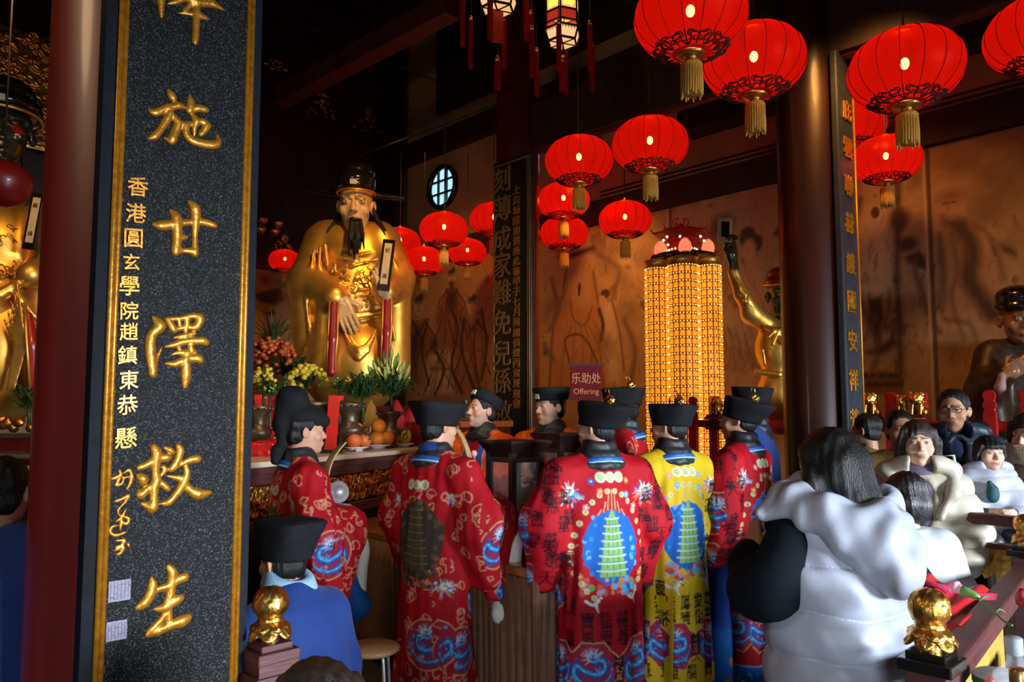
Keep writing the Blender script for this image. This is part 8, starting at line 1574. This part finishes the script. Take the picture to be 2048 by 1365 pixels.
LOT = mat('lit_lotus_lamp', (.8, .2, .1), .4, emit=(1, .13, .055), estr=1.7); RDK = mat('dark_red_lacquer_roof', (.20, .008, .008), .3, 0, .2, 10, coat=.4, emit=(1, .02, .01), estr=.04)
for (px, py, dy) in ((1321, 498, -.02), (1370, 492, -.22), (1416, 494, -.02)):
    c_ = q(px, py, dy); mb = MB(); mb.lathe([(.03, -.075), (.062, -.05), (.068, -.01), (.055, .04), (.025, .075), (.002, .085)], c_, 20); mb.build('lotus_lamp', LOT, tw, True); mb = MB(); mb.lathe([(.045, -.10), (.06, -.075), (.05, -.06)], c_, 16); mb.build('lamp_socket', M['dark_wood'], tw, True)
z_ = q(1371, 498)[2]; pg = MB(); pg.lathe([(.14, z_ - .08), (.14, z_ + .10)], (c1[0], c1[1] + .05, 0), 8); pg.build('pavilion_body', RDK, tw)
mb = MB(); zr = q(1371, 462)[2]; cc = (c1[0], c1[1] + .05, 0); mb.lathe([(.26, zr - .035), (.29, zr - .03), (.22, zr + .01), (.10, zr + .035), (.04, zr + .06), (.001, zr + .10)], cc, 8)
for j in range(8): a = 2 * PI * j / 8; mb.tube([(cc[0] + .2 * math.cos(a), cc[1] + .2 * math.sin(a), zr), (cc[0] + .29 * math.cos(a), cc[1] + .29 * math.sin(a), zr - .02), (cc[0] + .33 * math.cos(a), cc[1] + .33 * math.sin(a), zr + .03)], [.014, .012, .004], 6)
for j in range(6): a = j; mb.tube([(cc[0] + .06 * math.cos(a), cc[1] + .06 * math.sin(a), zr + .05), (cc[0] + .09 * math.cos(a), cc[1] + .09 * math.sin(a), zr + .12), (cc[0] + .05 * math.cos(a), cc[1], zr + .15)], .008, 5)
mb.lathe([(.20, z_ + .09), (.26, z_ + .085), (.2, z_ + .115), (.13, z_ + .125)], cc, 8); mb.build('pagoda_roof', RDK, tw)
mb = MB()
for px, py in ((1327, 481), (1336, 490), (1360, 473), (1401, 473), (1408, 482), (1334, 474)): mb.sphere(q(px, py, -.18), .014, 8, 6)
mb.build('small_bulb', mat('small_pink_bulb', (1, .7, .6), .4, emit=(1, .55, .40), estr=3), tw, True)
# ================================================================== donation sign
qs = at(1172, 765, 7.4); ro = thing('donation_sign', 'dark red sign reading Offering with gold Chinese characters', 'sign', (qs[0], qs[1], 0)); us = 7.4 / FPX; sg_x = flat_dir(np.array((1, .0, .0))); zc = qs[2]; w_ = 31 * us; h_ = 34 * us
mb = MB(); mb.box((0, 0, zc), (w_, .015, h_)); mb.build('sign_board', mat('maroon_sign', (.17, .004, .008), .6, 0, .15, 20, spec=.15), ro, bevel=.004); mb = MB(); mb.box((0, -.004, zc + h_), (w_ * 1.14, .018, .012)); mb.box((0, -.004, zc - h_), (w_ * 1.08, .018, .012)); mb.build('sign_rail', M['lacquer'], ro)
for i, ch in enumerate('乐助处'): lettering('sign_character', ch, np.array(((i - 1) * 20 * us, -.0152, zc + 8 * us)), np.array((1., 0, 0)), ZZ, 22 * us, mat('sign_gold_paint', (.62, .30, .10), .5), ro, .003, .85, -.01, world=False)
lettering('sign_lettering', 'Offering', np.array((0, -.0152, zc - 20 * us)), np.array((1., 0, 0)), ZZ, 15 * us, mat('sign_gold_paint'), ro, .003, .95, -.012, world=False)
mb = MB(); mb.box((0, .02, (zc - h_) / 2), (.02, .02, (zc - h_) / 2)); mb.box((0, .02, .015), (.15, .12, .015)); mb.build('sign_post', M['lacq_dark'], ro)
# ================================================================== red fence before the right-hand statues
F0 = at(1982, 832, 5.7) * np.array((1, 1, 0)); zt = at(1982, 780, 5.6)[2]; zr_ = at(1982, 853, 5.6)[2]
fe = thing('red_fence', 'glossy red fence with notched posts in front of the right-hand statues', 'fence', F0)
pp = [(-.046, 0), (.046, 0), (.046, zt - .17), (.034, zt - .15), (.046, zt - .13), (.046, zt - .10), (.034, zt - .08), (.046, zt - .05), (.038, zt - .012), (.018, zt), (-.018, zt), (-.038, zt - .012), (-.046, zt - .05), (-.034, zt - .08), (-.046, zt - .10), (-.046, zt - .13), (-.034, zt - .15), (-.046, zt - .17)]
first = None
for i in range(-3, 14):
    if i in (6, 7): continue
    if first is None: mb = MB(); mb.prism(pp, (0, 0, 0), UU, ZZ, NA, .04); first = mb.build('post', M['red'], fe, bevel=.006); o = first
    else: o = first.copy(); COL.objects.link(o); o.parent = fe
    o.location = tuple(UU * .235 * i)
for z_, nm in ((zr_, 'upper_rail'), (.55, 'lower_rail')):
    mb = MB(); mb.bar(-UU * .9 - NA * .022 + ZZ * z_, UU * 3.15 - NA * .022 + ZZ * z_, .045, .075); mb.build(nm, M['red'], fe, bevel=.008)
mb = MB(); mb.bar(-UU * .9 - NA * .03 + ZZ * .8, UU * 3.15 - NA * .03 + ZZ * .8, .012, .5); mb.build('lower_board', M['lacquer'], fe)
# gilded lions on the fence
def lion():
    ro = thing('guardian_lion', None, 'lion figure', (0, 0, 0)); S = Solid(.010); S.frame(); S.ell((0, .02, .10), (.045, .05, .06)); S.ell((0, -.03, .165), (.042, .04, .042)); S.ell((0, -.065, .155), (.024, .022, .02))
    for sx_ in (-1, 1): S.cap((sx_ * .03, -.035, .12), (sx_ * .032, -.05, .045), .016, .015); S.ell((sx_ * .045, .03, .065), (.024, .04, .032)); S.ell((sx_ * .032, -.02, .205), (.012, .008, .014))
    for i in range(26): a = i * 2.4; t = i / 26; S.ell((.045 * math.cos(a), -.012 + .034 * math.sin(a), .14 + .07 * t), .0125)
    S.chain([(0, .07, .08), (0, .10, .13), (0, .085, .19)], [.016, .018, .010]); lump(S, 'lion_body', .0055, M['gold_rough'], ro); mb = MB(); mb.box((0, 0, .015), (.075, .085, .015)); mb.box((0, 0, .038), (.062, .072, .010)); mb.build('base', M['lacquer'], ro, bevel=.004); mb = MB()
    for j in range(9): mb.sphere((-.066 + .0165 * j, -.086, .014), .007, 6, 4)
    mb.build('gold_beading', M['gold_rough'], ro, True); return ro
pr = lion()
for k, (px, lab) in enumerate(((1742, 'gilded lion figure beside the right edge of the right-hand pillar board'), (1836, 'gilded lion figure on the fence left of the navy jacket'), (1806, 'narrower gilded lion figure between two lions right of the pillar board'), (1432, 'gilded lion figure at the foot of the glowing tower'))):
    o = pr if k == 0 else copy_tree(pr); d_ = ray(px, 832); t_ = np.linalg.solve(np.array([[d_[0], -UU[0]], [d_[1], -UU[1]]]), (F0 + NA * .10)[:2]); p_ = F0 + NA * .10 + UU * t_[1]
    o.location = (p_[0], p_[1], zr_ + .04); o.scale = (1, 1, 1.05) if k != 2 else (.75, .75, .95); o.rotation_euler = (0, 0, math.atan2(NA[1], NA[0]) + PI / 2); tag(o, lab, None, 'gilded lion figures')
    mb = MB(); s_ = .55; mb.box((p_ - F0) + ZZ * (zr_ - .01), (.075, .075, .045), (UU, NA, ZZ)); mb.build('ledge', M['lacquer'], fe)
